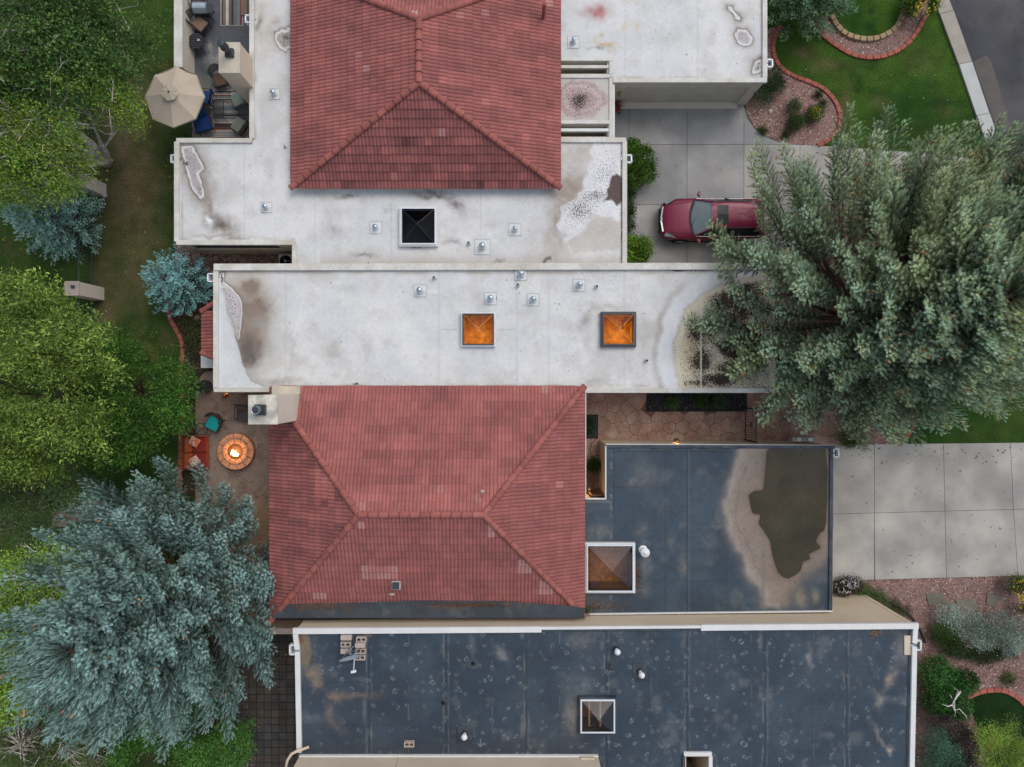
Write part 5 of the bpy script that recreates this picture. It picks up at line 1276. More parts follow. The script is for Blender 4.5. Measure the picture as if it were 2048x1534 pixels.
p = P(793, 1520, zD + .6); MB().box((p.x, up0.y + .001, (zD + 7.2) / 2), (.012, .006, 7.2 - zD - .1)).build('stucco_joint', MT['joint'], hD)
coping(hD, [(1368, 1509, 1424, 1509), (1421.5, 1513, 1421.5, 1600)], zD + .12, w=.15, h=.16, mat='coping_white'); coping(hD, [(1367.5, 1513, 1367.5, 1600)], zD + .10, w=.10, h=.14, mat='coping_dark')
for i in range(4):
    p, q = P(*opD[i], zD), P(*opD[(i + 1) % 4], zD); MB().bar((p.x, p.y, zD - 1.4), (q.x, q.y, zD - 1.4), .05, 2.8).build('lightwell_wall', MT['stucco'], hD)
skylight(hD, *skD, zD, 'frame_white', 'shaft_dark', 'glass_brown', depth=1.0, bars=(.28, .62), floor='shaft_brown', curb_mat='coping_dark')
def dvent(px, py, tall=.55, pad=.28, name='roof_vent'):
    p = P(px, py, zD + tall); root = MB().lathe((p.x, p.y, zD), [(.15, 0), (.11, .05), (.09, .15)], 12).build(name, MT['black_metal'], hD)
    if pad: MB().box((p.x, p.y, zD + .012), (pad * 2, pad * 2, .022)).build('flashing', MT['pad_dark'], root, bevel=.005)
    MB().lathe((p.x, p.y, zD), [(.075, .12), (.075, tall * .7)], 12).build('flue_pipe', MT['steel_white'], root)
    MB().lathe((p.x, p.y, zD), [(.10, tall * .65), (.125, tall * .75), (.10, tall * .88), (.03, tall)], 10).build('vent_cap', MT['steel_white'], root)
dvent(1236, 1307, .5, 0); dvent(1285, 1354, .6); dvent(928, 1478, .5)
p = P(1222, 1331, zD); MB().lathe((p.x, p.y, zD), [(.20, 0), (.17, .03), (.09, .04), (.08, .10), (.02, .10)], 16).build('roof_drain', MT['black_metal'], hD)
for x_, y_ in ((946, 1327), (886, 1406)): p = P(x_, y_, zD); MB().lathe((p.x, p.y, zD), [(.07, 0), (.05, .05), (.045, .09), (.0, .05)], 10).build('plumbing_vent', MT['pipe_black'], hD)
scupper(hD, 585, 1300, zD + .05, side=-1, w=.22, d=.36); scupper(hD, 1837, 1291, zD + .05, side=1, w=.20, d=.36)
pp = MB().tube([P(570, 1545, zD + .25), P(575, 1520, zD + .3), P(583, 1508, zD + .32), P(592, 1503, zD + .32), P(618, 1494, zD + .12)], .055, 10).build('overflow_pipe', MT['stucco_warm'], hD, smooth=True)
p = P(1814, 1290, zD); tag(MB().box((p.x, p.y, zD + .02), (.25, .76, .04)).build('plywood_patch', MT['ply'] if 'ply' in MT else MT['stucco'], bevel=.005), 'small weathered plywood board lying at the right end of the dark roof', 'board')
# low stucco garden wall from the west corner of house D
a, b_ = P(440, 1262, 1.9), P(590, 1262, 1.9); gw = MB().box(((a.x + b_.x) / 2, a.y, .93), (b_.x - a.x, .22, 1.86)).build('garden_wall', MT['stucco_warm']); tag(gw, 'low stucco garden wall running from the blue spruce to the corner of the bottom house', 'wall')
MB().box(((a.x + b_.x) / 2, a.y, 1.9), (b_.x - a.x, .26, .06)).build('wall_cap', MT['block'], gw, bevel=.01)
# west window of house D seen edge on

litter('roof_debris', [(440, 550, 1540, 770), (1040, 545, 1500, 770)], 130, zB + .012, [(.05, .035, .025), (.08, .05, .03), (.03, .03, .03)], 4, (.012, .04))
litter('roof_grit', [(600, 385, 1240, 520), (370, 290, 560, 470), (1240, 10, 1520, 150)], 90, zA + .012, [(.05, .035, .025), (.08, .05, .03)], 5, (.012, .035))
litter('roof_twigs', [(600, 1275, 1810, 1500)], 90, zD + .012, [(.12, .09, .06), (.2, .18, .15), (.02, .02, .02)], 6, (.012, .04))
# ================================================================ fence and pillars on the left
def fence(y0, y1, label):
    H_ = 1.12
    a, b_ = P(187, y0, .0), P(187, y1, .0)
    root = empty('iron_fence', (a.x, (a.y + b_.y) / 2, 0), label, 'fence', 'black iron fence sections between the stucco pillars')
    for z in (.14, 1.08): MB().box((a.x, (a.y + b_.y) / 2, z), (.035, abs(a.y - b_.y), .035)).build('rail', MT['fence_iron'], root)
    n = int(abs(a.y - b_.y) / .125); pm_ = MB().box((0, 0, .56), (.018, .018, 1.10)).mesh('picket'); pm_.materials.append(MT['fence_iron'])
    for k in range(n):
        y = a.y + (b_.y - a.y) * (k + .5) / n; piece('picket', pm_, root, (a.x, y, 0))
    return root
fence(398, 571, 'black iron fence section between the two pale pillars beside the pointed blue spruce')
fence(603, 700, 'black iron fence section running from the capped pillar under the green leafy tree')
fence(200, 374, 'black iron fence section beside the white tree trunk at the upper left')
def pillar(px, py, label, h=1.85, w=.58):
    p = P(px, py, 0); root = MB().box((p.x, p.y, h / 2), (w, w, h)).build('pillar', MT['pillar']); tag(root, label, 'pillar', None)
    MB().box((p.x, p.y, h + .03), (w + .05, w + .05, .06)).build('pillar_cap', MT['block'], root, bevel=.01)
    MB().box((p.x + .05, p.y + .06, h + .075), (.16, .14, .03)).build('cap_vent', MT['black_metal'], root)
    MB().box((p.x, p.y - w / 2 - .012, .6), (w * .8, .02, .95)).build('recess_trim', MT['stucco'], root)
MT['pillar'] = M('pale_pillar_stucco', (.66, .59, .51), .92, .06, 1, .06, 60, bump=.4, bscale=70)
pillar(196, 588, 'pale stucco fence pillar standing free on the lawn left of the small blue spruce')
pillar(200, 381, 'pale stucco fence pillar half hidden under the tree above the pointed blue spruce')
pillar(172, 1023, 'pale stucco fence pillar at the edge of the big blue spruce')
# privacy wall of the upper left patio
a, b_ = P(350, -60, 1.25), P(364, 134, 1.25); x0, x1 = P(348, 0, 1.25).x, P(365, 0, 1.25).x
pw = MB().box(((x0 + x1) / 2, (a.y + b_.y) / 2, .61), (x1 - x0 - .02, abs(a.y - b_.y), 1.22)).build('patio_wall', MT['stucco_grey']); tag(pw, 'low stucco wall along the left side of the upper patio with the rugs', 'wall')
MB().box(((x0 + x1) / 2 , (a.y + b_.y) / 2, 1.235), (x1 - x0, abs(a.y - b_.y) + .02, .05)).build('wall_cap', MT['coping_dirty'], pw)
# landscape edging at the lower right
pts = smooth_path([(1700, 1176), (1745, 1188), (1780, 1205), (1812, 1225), (1835, 1250), (1850, 1285)], 4)
e_ = MB(); q = [P(x, y, .05) for x, y in pts]
for i in range(len(q) - 1): e_.bar(q[i], q[i + 1], .06, .10)
tag(e_.build('landscape_edging', MT['black_rock']), 'thin black landscape edging curving past the corner of the bottom house', 'edging')

# ================================================================ the car
MT['car_paint'] = M('maroon_car_paint', (.17, .010, .038), .36, .02, 1, .01, 30, spec=.4, metal=.15, coat=.25)
MT['car_glass'] = M('car_glass', (.17, .215, .225), .15, .1, 2, 0, 1, spec=.6)  # pale blue grey base stands in for the sky reflected in the glass
MT['car_glass_dark'] = M('dark_car_glass', (.012, .018, .024), .22, spec=.25)
MT['car_black'] = M('black_trim', (.015, .015, .017), .5)
MT['chrome'] = M('chrome', (.30, .32, .33), .35, 0, 1, 0, 1, metal=.8)
MT['tyre'] = M('tyre', (.018, .018, .018), .9)
MT['rim'] = M('alloy_rim', (.35, .35, .36), .3, metal=.8)
def make_car(px_front, py_c, label):
    f = P(px_front, py_c, .55); X0, Y0 = f.x, f.y
    car = empty('parked_car', (X0 + 2.3, Y0, 0.05), label, 'car')
    B = .05
    def W(x, y, z): return (X0 + x, Y0 + y, z + B)
    # lower body: stations (x, half width, deck height at centre, shoulder height)
    st = [(0.0, .50, .66, .58), (.04, .66, .74, .66), (.12, .77, .82, .74), (.28, .84, .90, .82), (.55, .885, .97, .88), (.9, .905, 1.02, .93), (1.25, .91, 1.06, .97), (1.5, .91, 1.07, .99),
          (2.3, .91, 1.08, 1.0), (3.2, .91, 1.10, 1.02), (3.9, .90, 1.10, 1.03), (4.25, .87, 1.06, 1.0), (4.45, .82, .98, .93), (4.56, .72, .85, .82), (4.6, .60, .70, .66)]
    V = []; Fc = []; R = 15
    for (x, w, zc, zs) in st:
        low = .24 if .1 < x < 4.5 else .36
        half = [(0, zc), (.45 * w, zc - .006), (.72 * w, zc - .025), (.88 * w, zs + .02), (.97 * w, zs - .05), (1.0 * w, zs - .20), (1.0 * w, .45), (.95 * w, low)]
        ring = [(-y, z) for y, z in half[::-1]] + half[1:]
        for y, z in ring: V.append(W(x, y, z))
    for i in range(len(st) - 1):
        for k in range(R - 1): Fc.append((i * R + k, i * R + k + 1, (i + 1) * R + k + 1, (i + 1) * R + k))
    Fc.append(tuple(range(R - 1, -1, -1))); Fc.append(tuple((len(st) - 1) * R + k for k in range(R)))
    m = MB(); m.v = V; m.f = Fc; me = m.mesh('body', True); bm = bmesh.new(); bm.from_mesh(me); bmesh.ops.recalc_face_normals(bm, faces=bm.faces); bm.to_mesh(me); bm.free()
    body = link_mesh('body', me, MT['car_paint'], car)
    # greenhouse: roof panel, pillars and glass
    zb, zr = 1.05, 1.60
    base = lambda x, w: (x, w)
    rf = [(2.02, .52), (2.15, .585), (2.6, .61), (3.3, .60), (3.85, .565), (4.0, .53)]
    V = []; Fc = []
    for (x, w) in rf:
        zt = 1.625 + .045 * math.sin((x - 1.9) / 2.2 * math.pi)
        for t in (-1, -.8, -.4, 0, .4, .8, 1): V.append(W(x, t * w, zt - .05 * t * t - (.03 if abs(t) == 1 else 0)))
    for i in range(len(rf) - 1):
        for k in range(6): Fc.append((i * 7 + k, (i + 1) * 7 + k, (i + 1) * 7 + k + 1, i * 7 + k + 1))
    m = MB(); m.v = V; m.f = Fc; roof = m.build('roof', MT['car_paint'], car, smooth=True)
    m = MB(); s_ = [(2.24, .40), (2.72, .40)]; V = []
    for (x, w) in s_:
        zt = 1.634 + .045 * math.sin((x - 1.9) / 2.2 * math.pi)
        for t in (-1, 0, 1): V.append(W(x, t * w, zt - .05 * (t * .66) ** 2))
    m.v = V; m.f = [(0, 3, 4, 1), (1, 4, 5, 2)]; m.build('sunroof', MT['car_glass_dark'], roof)
    # windscreen
    ws = MB(); N = 7
    for i in range(N):
        t = -1 + 2 * i / (N - 1); ws.v.append(W(1.26 + .16 * t * t, .76 * t, 1.075 - .02 * t * t)); 
    for i in range(N):
        t = -1 + 2 * i / (N - 1); ws.v.append(W(2.02 + .10 * t * t, .55 * t, 1.605 - .035 * t * t))
    ws.f = [(i, N + i, N + i + 1, i + 1) for i in range(N - 1)]; ws.build('windscreen', MT['car_glass'], car, smooth=True)
    cw = MB(); 
    for i in range(N - 1):
        t0, t1 = -1 + 2 * i / (N - 1), -1 + 2 * (i + 1) / (N - 1)
        cw.bar(W(1.21 + .16 * t0 * t0, .76 * t0, 1.078), W(1.21 + .16 * t1 * t1, .76 * t1, 1.078), .09, .02)
    cw.build('cowl', MT['car_black'], car)
    for s in (.25, -.45): MB().bar(W(1.25, s, 1.10), W(1.40, s + .42, 1.17), .015, .015).build('wiper', MT['car_black'], car)
    # rear glass
    MB().quad(W(3.98, -.53, 1.60), W(3.98, .53, 1.60), W(4.38, .66, 1.10), W(4.38, -.66, 1.10)).build('rear_window', MT['car_glass_dark'], car)
    for s in (-1, 1):
        q = [(1.44, .80, 1.06), (2.10, .60, 1.565), (3.0, .615, 1.58), (3.95, .56, 1.555), (4.35, .74, 1.10), (2.9, .84, 1.07)]
        sg = MB().poly([W(x, s * y, z) for x, y, z in q]).build('side_window', MT['car_glass_dark'], car)
        MB().bar(W(1.40, s * .81, 1.065), W(2.06, s * .575, 1.60), .05, .05).build('front_pillar', MT['car_paint'], car)
        MB().bar(W(2.75, s * .845, 1.07), W(2.85, s * .60, 1.60), .045, .045).build('pillar_trim', MT['car_black'], car)
        MB().bar(W(4.38, s * .72, 1.09), W(3.95, s * .55, 1.60), .09, .06).build('rear_pillar', MT['car_paint'], car)
        MB().bar(W(1.46, s * .83, 1.068), W(4.30, s * .84, 1.085), .016, .02).build('chrome_strip', MT['chrome'], car)
        MB().bar(W(2.25, s * .585, 1.66), W(3.75, s * .575, 1.66), .035, .035).build('roof_rail', MT['car_black'], car)
        # mirror
        mi = MB().bar(W(1.62, s * .90, 1.04), W(1.60, s * .98, 1.07), .05, .04); mi.build('mirror_arm', MT['car_black'], car)
        mm = MB().box(W(1.58, s * 1.04, 1.10), (.13, .19, .13), rot=s * -.35).build('mirror', MT['car_paint'], car, bevel=.03)
        # headlight
        hl = MB().poly([W(.10, s * .74, .80), W(.22, s * .80, .845), W(.62, s * .868, .93), (W(.42, s * .74, .945)), W(.20, s * .62, .885)])
        hl.v = [(x, y, z + .012) for x, y, z in hl.v]; hl.build('headlight', MT['car_glass'], car); MB().bar(W(.18, s * .74, .845), W(.56, s * .845, .925), .035, .02).build('light_strip', MT['chrome'], car)
        MB().box(W(4.52, s * .62, .82), (.12, .24, .18)).build('tail_light', MT['clay'], car)
        for x in (.92, 3.62):
            c_ = W(x, s * .83, .345); w_ = MB()
            V = []; K = 24
            w_.tube([(c_[0], c_[1] - .11, c_[2]), (c_[0], c_[1] + .11, c_[2])], .345, K); wh = w_.build('wheel', MT['tyre'], car)
            r_ = MB().tube([(c_[0], c_[1] + s * .112, c_[2]), (c_[0], c_[1] + s * .118, c_[2])], .225, 16).build('rim', MT['rim'], wh)
            MB().tube([W(x + .385 * math.cos(a), s * .905, .345 + .385 * math.sin(a)) for a in [k * math.pi / 10 for k in range(11)]], .025, 5).build('wheel_arch', MT['car_black'], car)
        MB().bar(W(.5, s * .90, .26), W(4.2, s * .90, .26), .03, .10).build('sill', MT['car_black'], car)
        for xx in (1.85, 2.95): MB().box(W(xx + .6, s * .918, .86), (.16, .02, .03)).build('door_handle', MT['car_paint'], car)
        for xx in (1.42, 2.72, 3.72): MB().box(W(xx, s * .9115, .70), (.010, .006, .62)).build('door_gap', MT['car_black'], car)
    gr = MB().box(W(.015, 0, .62), (.06, .95, .20)).build('grille', MT['car_black'], car)
    for s in (-1, 1): MB().bar(W(-.005, s * .03, .72), W(.07, s * .56, .78), .06, .06).build('grille_wing', MT['chrome'], car)
    MB().box(W(.02, 0, .75), (.05, .16, .09)).build('badge', MT['chrome'], gr, bevel=.01)
    MB().box(W(.02, 0, .38), (.10, 1.1, .16)).build('lower_bumper', MT['car_black'], car, bevel=.02)
    for s in (-1, 1): MB().bar(W(.26, s * .60, .905), W(1.2, s * .70, 1.055), .012, .006).build('bonnet_crease', MT['car_black'], body)
    return car
make_car(1320, 441, 'maroon car parked on the concrete driveway with its rear under the big green spruce')

# ================================================================ patio things
MT['canvas'] = M('taupe_canvas', (.47, .405, .325), .9, .05, 1.5, .06, 30, rnd=.05)
def umbrella():
    zr, za = 2.15, 2.62
    rim = [P(x, y, zr) for x, y in ((352, 132), (393, 150), (409, 193), (391, 237), (346, 255), (305, 238), (290, 192), (309, 150))]
    ap = P(338, 184, za); c = sum(rim, Vector()) / 8; ap = Vector((c.x, c.y, za))
    root = empty('patio_umbrella', (c.x, c.y, 0.0), 'large octagonal taupe umbrella open over the blue chairs at the upper left', 'umbrella')
    for i in range(8):
        a, b_ = rim[i], rim[(i + 1) % 8]; N = 5; g = []
        for s in range(N + 1):
            row = []
            for t in range(s + 1):
                q = ap.lerp(a.lerp(b_, t / max(s, 1)), s / N); u = t / max(s, 1)
                sag = -.07 * math.sin(math.pi * u) * (s / N) ** 1.5 - .05 * math.sin(math.pi * s / N); row.append((q.x, q.y, q.z + sag))
            g.append(row)
        m = MB(); idx = {}
        for s in range(N + 1):
            for t in range(s + 1): idx[(s, t)] = len(m.v); m.v.append(g[s][t])
        for s in range(N):
            for t in range(s + 1):
                m.f.append((idx[(s, t)], idx[(s + 1, t)], idx[(s + 1, t + 1)]))
                if t < s: m.f.append((idx[(s, t)], idx[(s + 1, t + 1)], idx[(s, t + 1)]))
        m.build('canopy_panel', MT['canvas'], root, smooth=True)
        MB().tube([ap + Vector((0, 0, -.08)), ap.lerp(a, .5) + Vector((0, 0, -.13)), a + Vector((0, 0, -.05))], .010, 5).build('rib', MT['iron'], root)
        MB().quad(a, b_, b_ + Vector((0, 0, -.10)), a + Vector((0, 0, -.10))).build('valance', MT['canvas'], root)
    k = ap + Vector((0, 0, .05)); m = MB(); N = 16
    for i in range(N): an = i * 2 * math.pi / N; rr = .33 + .03 * (i % 2); m.v.append((ap.x + math.cos(an) * rr, ap.y + math.sin(an) * rr, za - .035 + .02 * (i % 2)))
    m.v.append((ap.x, ap.y, za + .05)); m.f = [(i, (i + 1) % N, N) for i in range(N)]; m.build('vent_flap', MT['canvas'], root)
    MB().lathe((ap.x, ap.y, za + .04), [(.035, 0), (.035, .05), (.01, .07)], 10).build('finial', MT['black_metal'], root)
    MB().tube([(c.x, c.y, .06), (c.x, c.y, za)], .025, 10).build('pole', MT['iron'], root)
    MB().lathe((c.x, c.y, 0), [(.28, 0), (.28, .06), (.06, .12)], 16).build('base', MT['iron'], root)
umbrella()
CU = dict(blue=M('blue_cushion', (.010, .045, .17), .85, .1, 4, .12, 30), sage=M('sage_cushion', (.22, .24, .185), .9, .08, 4, .08, 30), green=M('green_cushion', (.16, .22, .185), .9, .08, 4, .08, 30), brown=M('brown_cushion', (.09, .055, .04), .9, .1, 4, .1, 30),
          tan=M('tan_cushion', (.19, .13, .09), .9, .1, 4, .1, 30), teal=M('teal_cushion', (.005, .30, .30), .8, .06, 4, .06, 30), red=M('red_cushion', (.16, .022, .014), .85, .15, 3, .12, 30), rust=M('rust_wood', (.20, .055, .02), .7, .2, 4, .2, 30), dgrey=M('dark_grey_cushion', (.06, .055, .065), .9, .1, 4, .1, 30))
def chair(px, py, rot, cush, label, z0=.055, w=.60, d=.62, round_back=False, bcush=True, sz=.42):
    p = P(px, py, .45); root = empty('patio_chair', (p.x, p.y, z0), label, 'chair')
    R = Matrix.Rotation(rot, 3, 'Z'); T = lambda x, y, z: tuple(Vector((p.x, p.y, z0)) + R @ Vector((x, y, z)))
    # local: +x = front
    for sx in (-1, 1):
        for sy in (-1, 1): MB().tube([T(sx * d * .42, sy * w * .44, 0), T(sx * d * .38, sy * w * .42, sz - .04)], .016, 6).build('leg', MT['iron'], root)
    f = MB()
    for a, b_ in ((( d/2, -w/2), (d/2, w/2)), ((-d/2, -w/2), (-d/2, w/2)), ((-d/2, w/2), (d/2, w/2)), ((-d/2, -w/2), (d/2, -w/2))): f.bar(T(*a, sz - .03), T(*b_, sz - .03), .03, .03)
    f.build('seat_frame', MT['iron'], root)
    m = MB().box(T(.02, 0, sz + .03), (d * .92, w * .90, .11), rot=rot); m.build('seat_cushion', CU[cush], root, bevel=.035)
    if round_back:
        for zz in (sz + .08, sz + .20, sz + .34, sz + .46):
            pts = [T(-d * .15 - math.cos(a) * (.36 + .12 * (zz - sz)), math.sin(a) * (w * .56), zz) for a in [(-1.45 + 2.9 * k / 12) for k in range(13)]]
            MB().tube(pts, .022 if zz > sz + .4 else .012, 5).build('back_rail', MT['wicker'], root)
        wv = MB()
        for k in range(22):
            a = -1.35 + 2.7 * k / 21; wv.bar(T(-d * .15 - math.cos(a) * .36, math.sin(a) * w * .56, sz), T(-d * .15 - math.cos(a) * .42, math.sin(a) * w * .56, sz + .46), .02, .008)
        o = wv.build('back_weave', MT['wicker'], root); o['kind'] = 'stuff'
    else:
        tilt = Matrix.Rotation(rot, 3, 'Z') @ Matrix.Rotation(-.30, 3, 'Y')
        if bcush: MB().box(T(-d * .50, 0, sz + .30), (.10, w * .88, .52), M=tilt).build('back_cushion', CU[cush], root, bevel=.035)
        b2 = MB()
        for yy in (-.45, .45): b2.bar(T(-d * .45, yy * w, sz - .05), T(-d * .72, yy * w, sz + .62), .03, .03)
        b2.bar(T(-d * .72, -.45 * w, sz + .62), T(-d * .72, .45 * w, sz + .62), .03, .03)
        b2.build('back_frame', MT['iron'], root)
    for sy in (-1, 1):
        MB().tube([T(d * .45, sy * w * .52, sz), T(d * .42, sy * w * .54, sz + .22), T(-d * .5, sy * w * .54, sz + .24)], .018, 6).build('armrest', MT['iron'], root)
    return root
chair(412, 196, math.radians(170), 'blue', 'blue cushioned chair half hidden under the right edge of the taupe umbrella')
chair(406, 248, math.radians(-75), 'blue', 'blue cushioned chair below the round dark table, left of the striped rug', w=.80, d=.72)
chair(480, 252, math.radians(145), 'sage', 'chair with a pale olive cushion on the lower right corner of the striped rug', w=.68)
chair(478, 200, math.radians(205), 'green', 'chair with a grey green cushion between the chimney and the striped rug', w=.64)
chair(441, 160, math.radians(-75), 'brown', 'round backed dark chair with a brown seat left of the tall chimney', round_back=True)
chair(400, 48, math.radians(-40), 'tan', 'round backed wicker chair with a tan seat below the grill', round_back=True)
chair(396, 6 - 4, math.radians(-90), 'dgrey', 'dark chair cut by the top edge above the grill', bcush=False)
chair(428, 846, math.radians(-118), 'teal', 'round backed dark chair with a bright teal seat cushion above the fire pit', round_back=True, w=.64)
chair(488, 828, math.radians(-95), 'dgrey', 'dark chair with a rust back partly under the chimney', bcush=True, w=.60)
chair(556, 985, math.radians(190), 'teal', 'teal cushioned chair almost hidden under the tile eave, the upper one', bcush=False, w=.7)
chair(556, 1024, math.radians(170), 'teal', 'teal cushioned chair almost hidden under the tile eave, the lower one', bcush=False, w=.7)
def round_table(px, py, r, h, label, mat='wicker'):
    p = P(px, py, h); root = empty('round_table', (p.x, p.y, .055), label, 'table')
    MB().lathe((p.x, p.y, h), [(r, -.03), (r, 0)], 24).build('table_top', MT[mat], root)
    sl = MB()
    for k in range(7):
        yy = (-3 + k) / 3.6 * r; xx = math.sqrt(max(r * r - yy * yy, 0)) - .02; sl.box((p.x, p.y + yy, h + .008), (xx * 2, r * .2, .012), rot=0)
    o = sl.build('slats', MT['iron'], root); o['kind'] = 'stuff'
    for k in range(4):
        a = k * math.pi / 2 + .6; MB().tube([(p.x + math.cos(a) * r * .6, p.y + math.sin(a) * r * .6, h - .02), (p.x + math.cos(a) * r * 1.0, p.y + math.sin(a) * r * 1.0, .06)], .015, 5).build('leg', MT['iron'], root)
round_table(404, 221, .34, .45, 'round dark slatted table between the two blue cushioned chairs')
p = round_table(392, 82, .36, .6, 'round dark table with a white mug on it beside the patio wall')
q = P(397, 80, .68); mg = MB().lathe((q.x, q.y, .605), [(.045, 0), (.05, .10), (.042, .10), (.038, .02), (.0, .02)], 14).build('mug', MT['steel_white']); tag(mg, 'white mug standing on the dark round table by the patio wall', 'mug')
def metal_table(px, py, wx, wy, h, label, mesh=True):
    p = P(px, py, h); root = empty('side_table', (p.x, p.y, .055), label, 'table')
    f = MB()
    for dx, dy, a, b_ in ((0, wy/2, wx, .025), (0, -wy/2, wx, .025), (wx/2, 0, .025, wy), (-wx/2, 0, .025, wy)): f.box((p.x + dx, p.y + dy, h), (a, b_, .025))
    f.build('frame', MT['iron'], root)
    g = MB()
    if mesh:
        for k in range(9): g.box((p.x - wx/2 + wx * (k + .5) / 9, p.y, h - .003), (wx / 9 * .5, wy, .008))
        g.build('mesh_top', MT['iron'], root)
    else:
        for s in (1, -1): g.tube([(p.x - wx/2, p.y - s * wy/2, h), (p.x - .05, p.y - s * .03, h - .03), (p.x + .05, p.y + s * .03, h - .03), (p.x + wx/2, p.y + s * wy/2, h)], .014, 5)
        g.build('cross_brace', MT['iron'], root)
    for sx in (-1, 1):
        for sy in (-1, 1): MB().tube([(p.x + sx * wx/2, p.y + sy * wy/2, h), (p.x + sx * wx * .56, p.y + sy * wy * .56, .06)], .012, 5).build('leg', MT['iron'], root)
metal_table(437, 218, .46, .76, .5, 'see through black metal table standing on the striped rug')
metal_table(487, 220, .40, .50, .5, 'small black metal table at the right edge of the striped rug')
metal_table(403, 858, .48, .48, .5, 'open black metal stand left of the teal chair', mesh=False)
metal_table(400, 962, .46, .46, .5, 'open black metal stand between the red sofa and the blue spruce', mesh=False)
# striped rugs
STR = [(.13, .095, .075), (.42, .41, .38), (.16, .03, .03), (.10, .135, .15), (.25, .24, .235), (.035, .035, .04), (.30, .27, .24), (.13, .17, .18), (.19, .12, .09)]
def rug(x0, y0, x1, y1, vertical, label, seed):
    a, b_ = P(x0, y1, .07), P(x1, y0, .07); r = random.Random(seed); root = MB().box(((a.x + b_.x) / 2, (a.y + b_.y) / 2, .06), (b_.x - a.x, b_.y - a.y, .012)).build('striped_rug', MT['rug_base']); tag(root, label, 'rug')
    t = a.x + .03 if vertical else a.y + .03; end = (b_.x if vertical else b_.y) - .03; last = None
    while t < end:
        w = r.choice((.025, .04, .06, .09, .13)); w = min(w, end - t); k = r.choice([i for i in range(len(STR)) if i != last]); last = k
        if vertical: m = MB().box((t + w / 2, (a.y + b_.y) / 2, .0685), (w - .002, b_.y - a.y - .04, .004))
        else: m = MB().box(((a.x + b_.x) / 2, t + w / 2, .0685), (b_.x - a.x - .04, w - .002, .004))
        m.build('stripe', RUGM[k], root); t += w
MT['rug_base'] = M('rug_edge', (.42, .41, .38), .95)
RUGM = [M('rug_stripe_%s' % n, c, .95, .1, 3, .1, 40) for n, c in zip(('brown', 'cream', 'red', 'slate', 'grey', 'black', 'beige', 'blue', 'tan'), STR)]
rug(441, -30, 486, 51, True, 'rug with upright stripes at the top of the upper left patio', 3)
rug(427, 180, 496, 282, False, 'rug with level stripes under the metal table near the tall chimney', 4)
p0, p1 = P(489, 20, .09), P(496, 35, .09); tag(MB().box((p0.x - .02, p0.y + .3, .085), (.30, 1.1, .05)).build('door_mat', CU['tan'], bevel=.01), 'plain tan mat beside the rug with upright stripes', 'mat')
# grill
def grill(px, py):
    p = P(px, py, .9); root = empty('grill', (p.x, p.y, .055), 'silver lidded grill by the wall at the top of the upper left patio', 'grill')
    MB().box((p.x, p.y, .62), (.62, .50, .40)).build('firebox', MT['black_metal'], root, bevel=.02)
    m = MB(); K = 8
    for x in (-.30, .30):
        for k in range(K + 1): a = math.pi * k / K; m.v.append((p.x + x, p.y + math.cos(a) * .25, .82 + math.sin(a) * .22))
    for k in range(K): m.f.append((k, k + 1, K + 2 + k, K + 1 + k))
    m.f += [tuple(range(K, -1, -1)), tuple(range(K + 1, 2 * K + 2))]
    m.build('lid', MT['steel'], root); MB().tube([(p.x - .22, p.y - .27, .92), (p.x + .22, p.y - .27, .92)], .015, 6).build('lid_handle', MT['chrome'], root)
    for s in (-1, 1): MB().box((p.x + s * .42, p.y, .80), (.20, .42, .03)).build('side_shelf', MT['black_metal'], root)
    for sx in (-1, 1):
        for sy in (-1, 1): MB().box((p.x + sx * .27, p.y + sy * .2, .24), (.04, .04, .42)).build('leg', MT['black_metal'], root)
grill(400, 14)
# pots and lamps
def lathe_pot(px, py, z, prof, mat, label, plant=None, name='plant_pot', sides=24):
    p = P(px, py, z); root = MB().lathe((p.x, p.y, .05), prof, sides).build(name, MT[mat], None, smooth=False); tag(root, label, 'pot'); return root, p
ribs = []
for k in range(13): ribs.append((.17 + .12 * math.sin(math.pi * (k / 12) ** .8) + (.012 if k % 2 else 0), .75 * k / 12))
ribs += [(.21, .76), (.21, .80), (.16, .80), (.15, .60), (0, .60)]
pot_r, pp_ = lathe_pot(406, 773, .6, ribs, 'pot', 'tall grey ribbed pot at the rounded end of the fire pit patio')
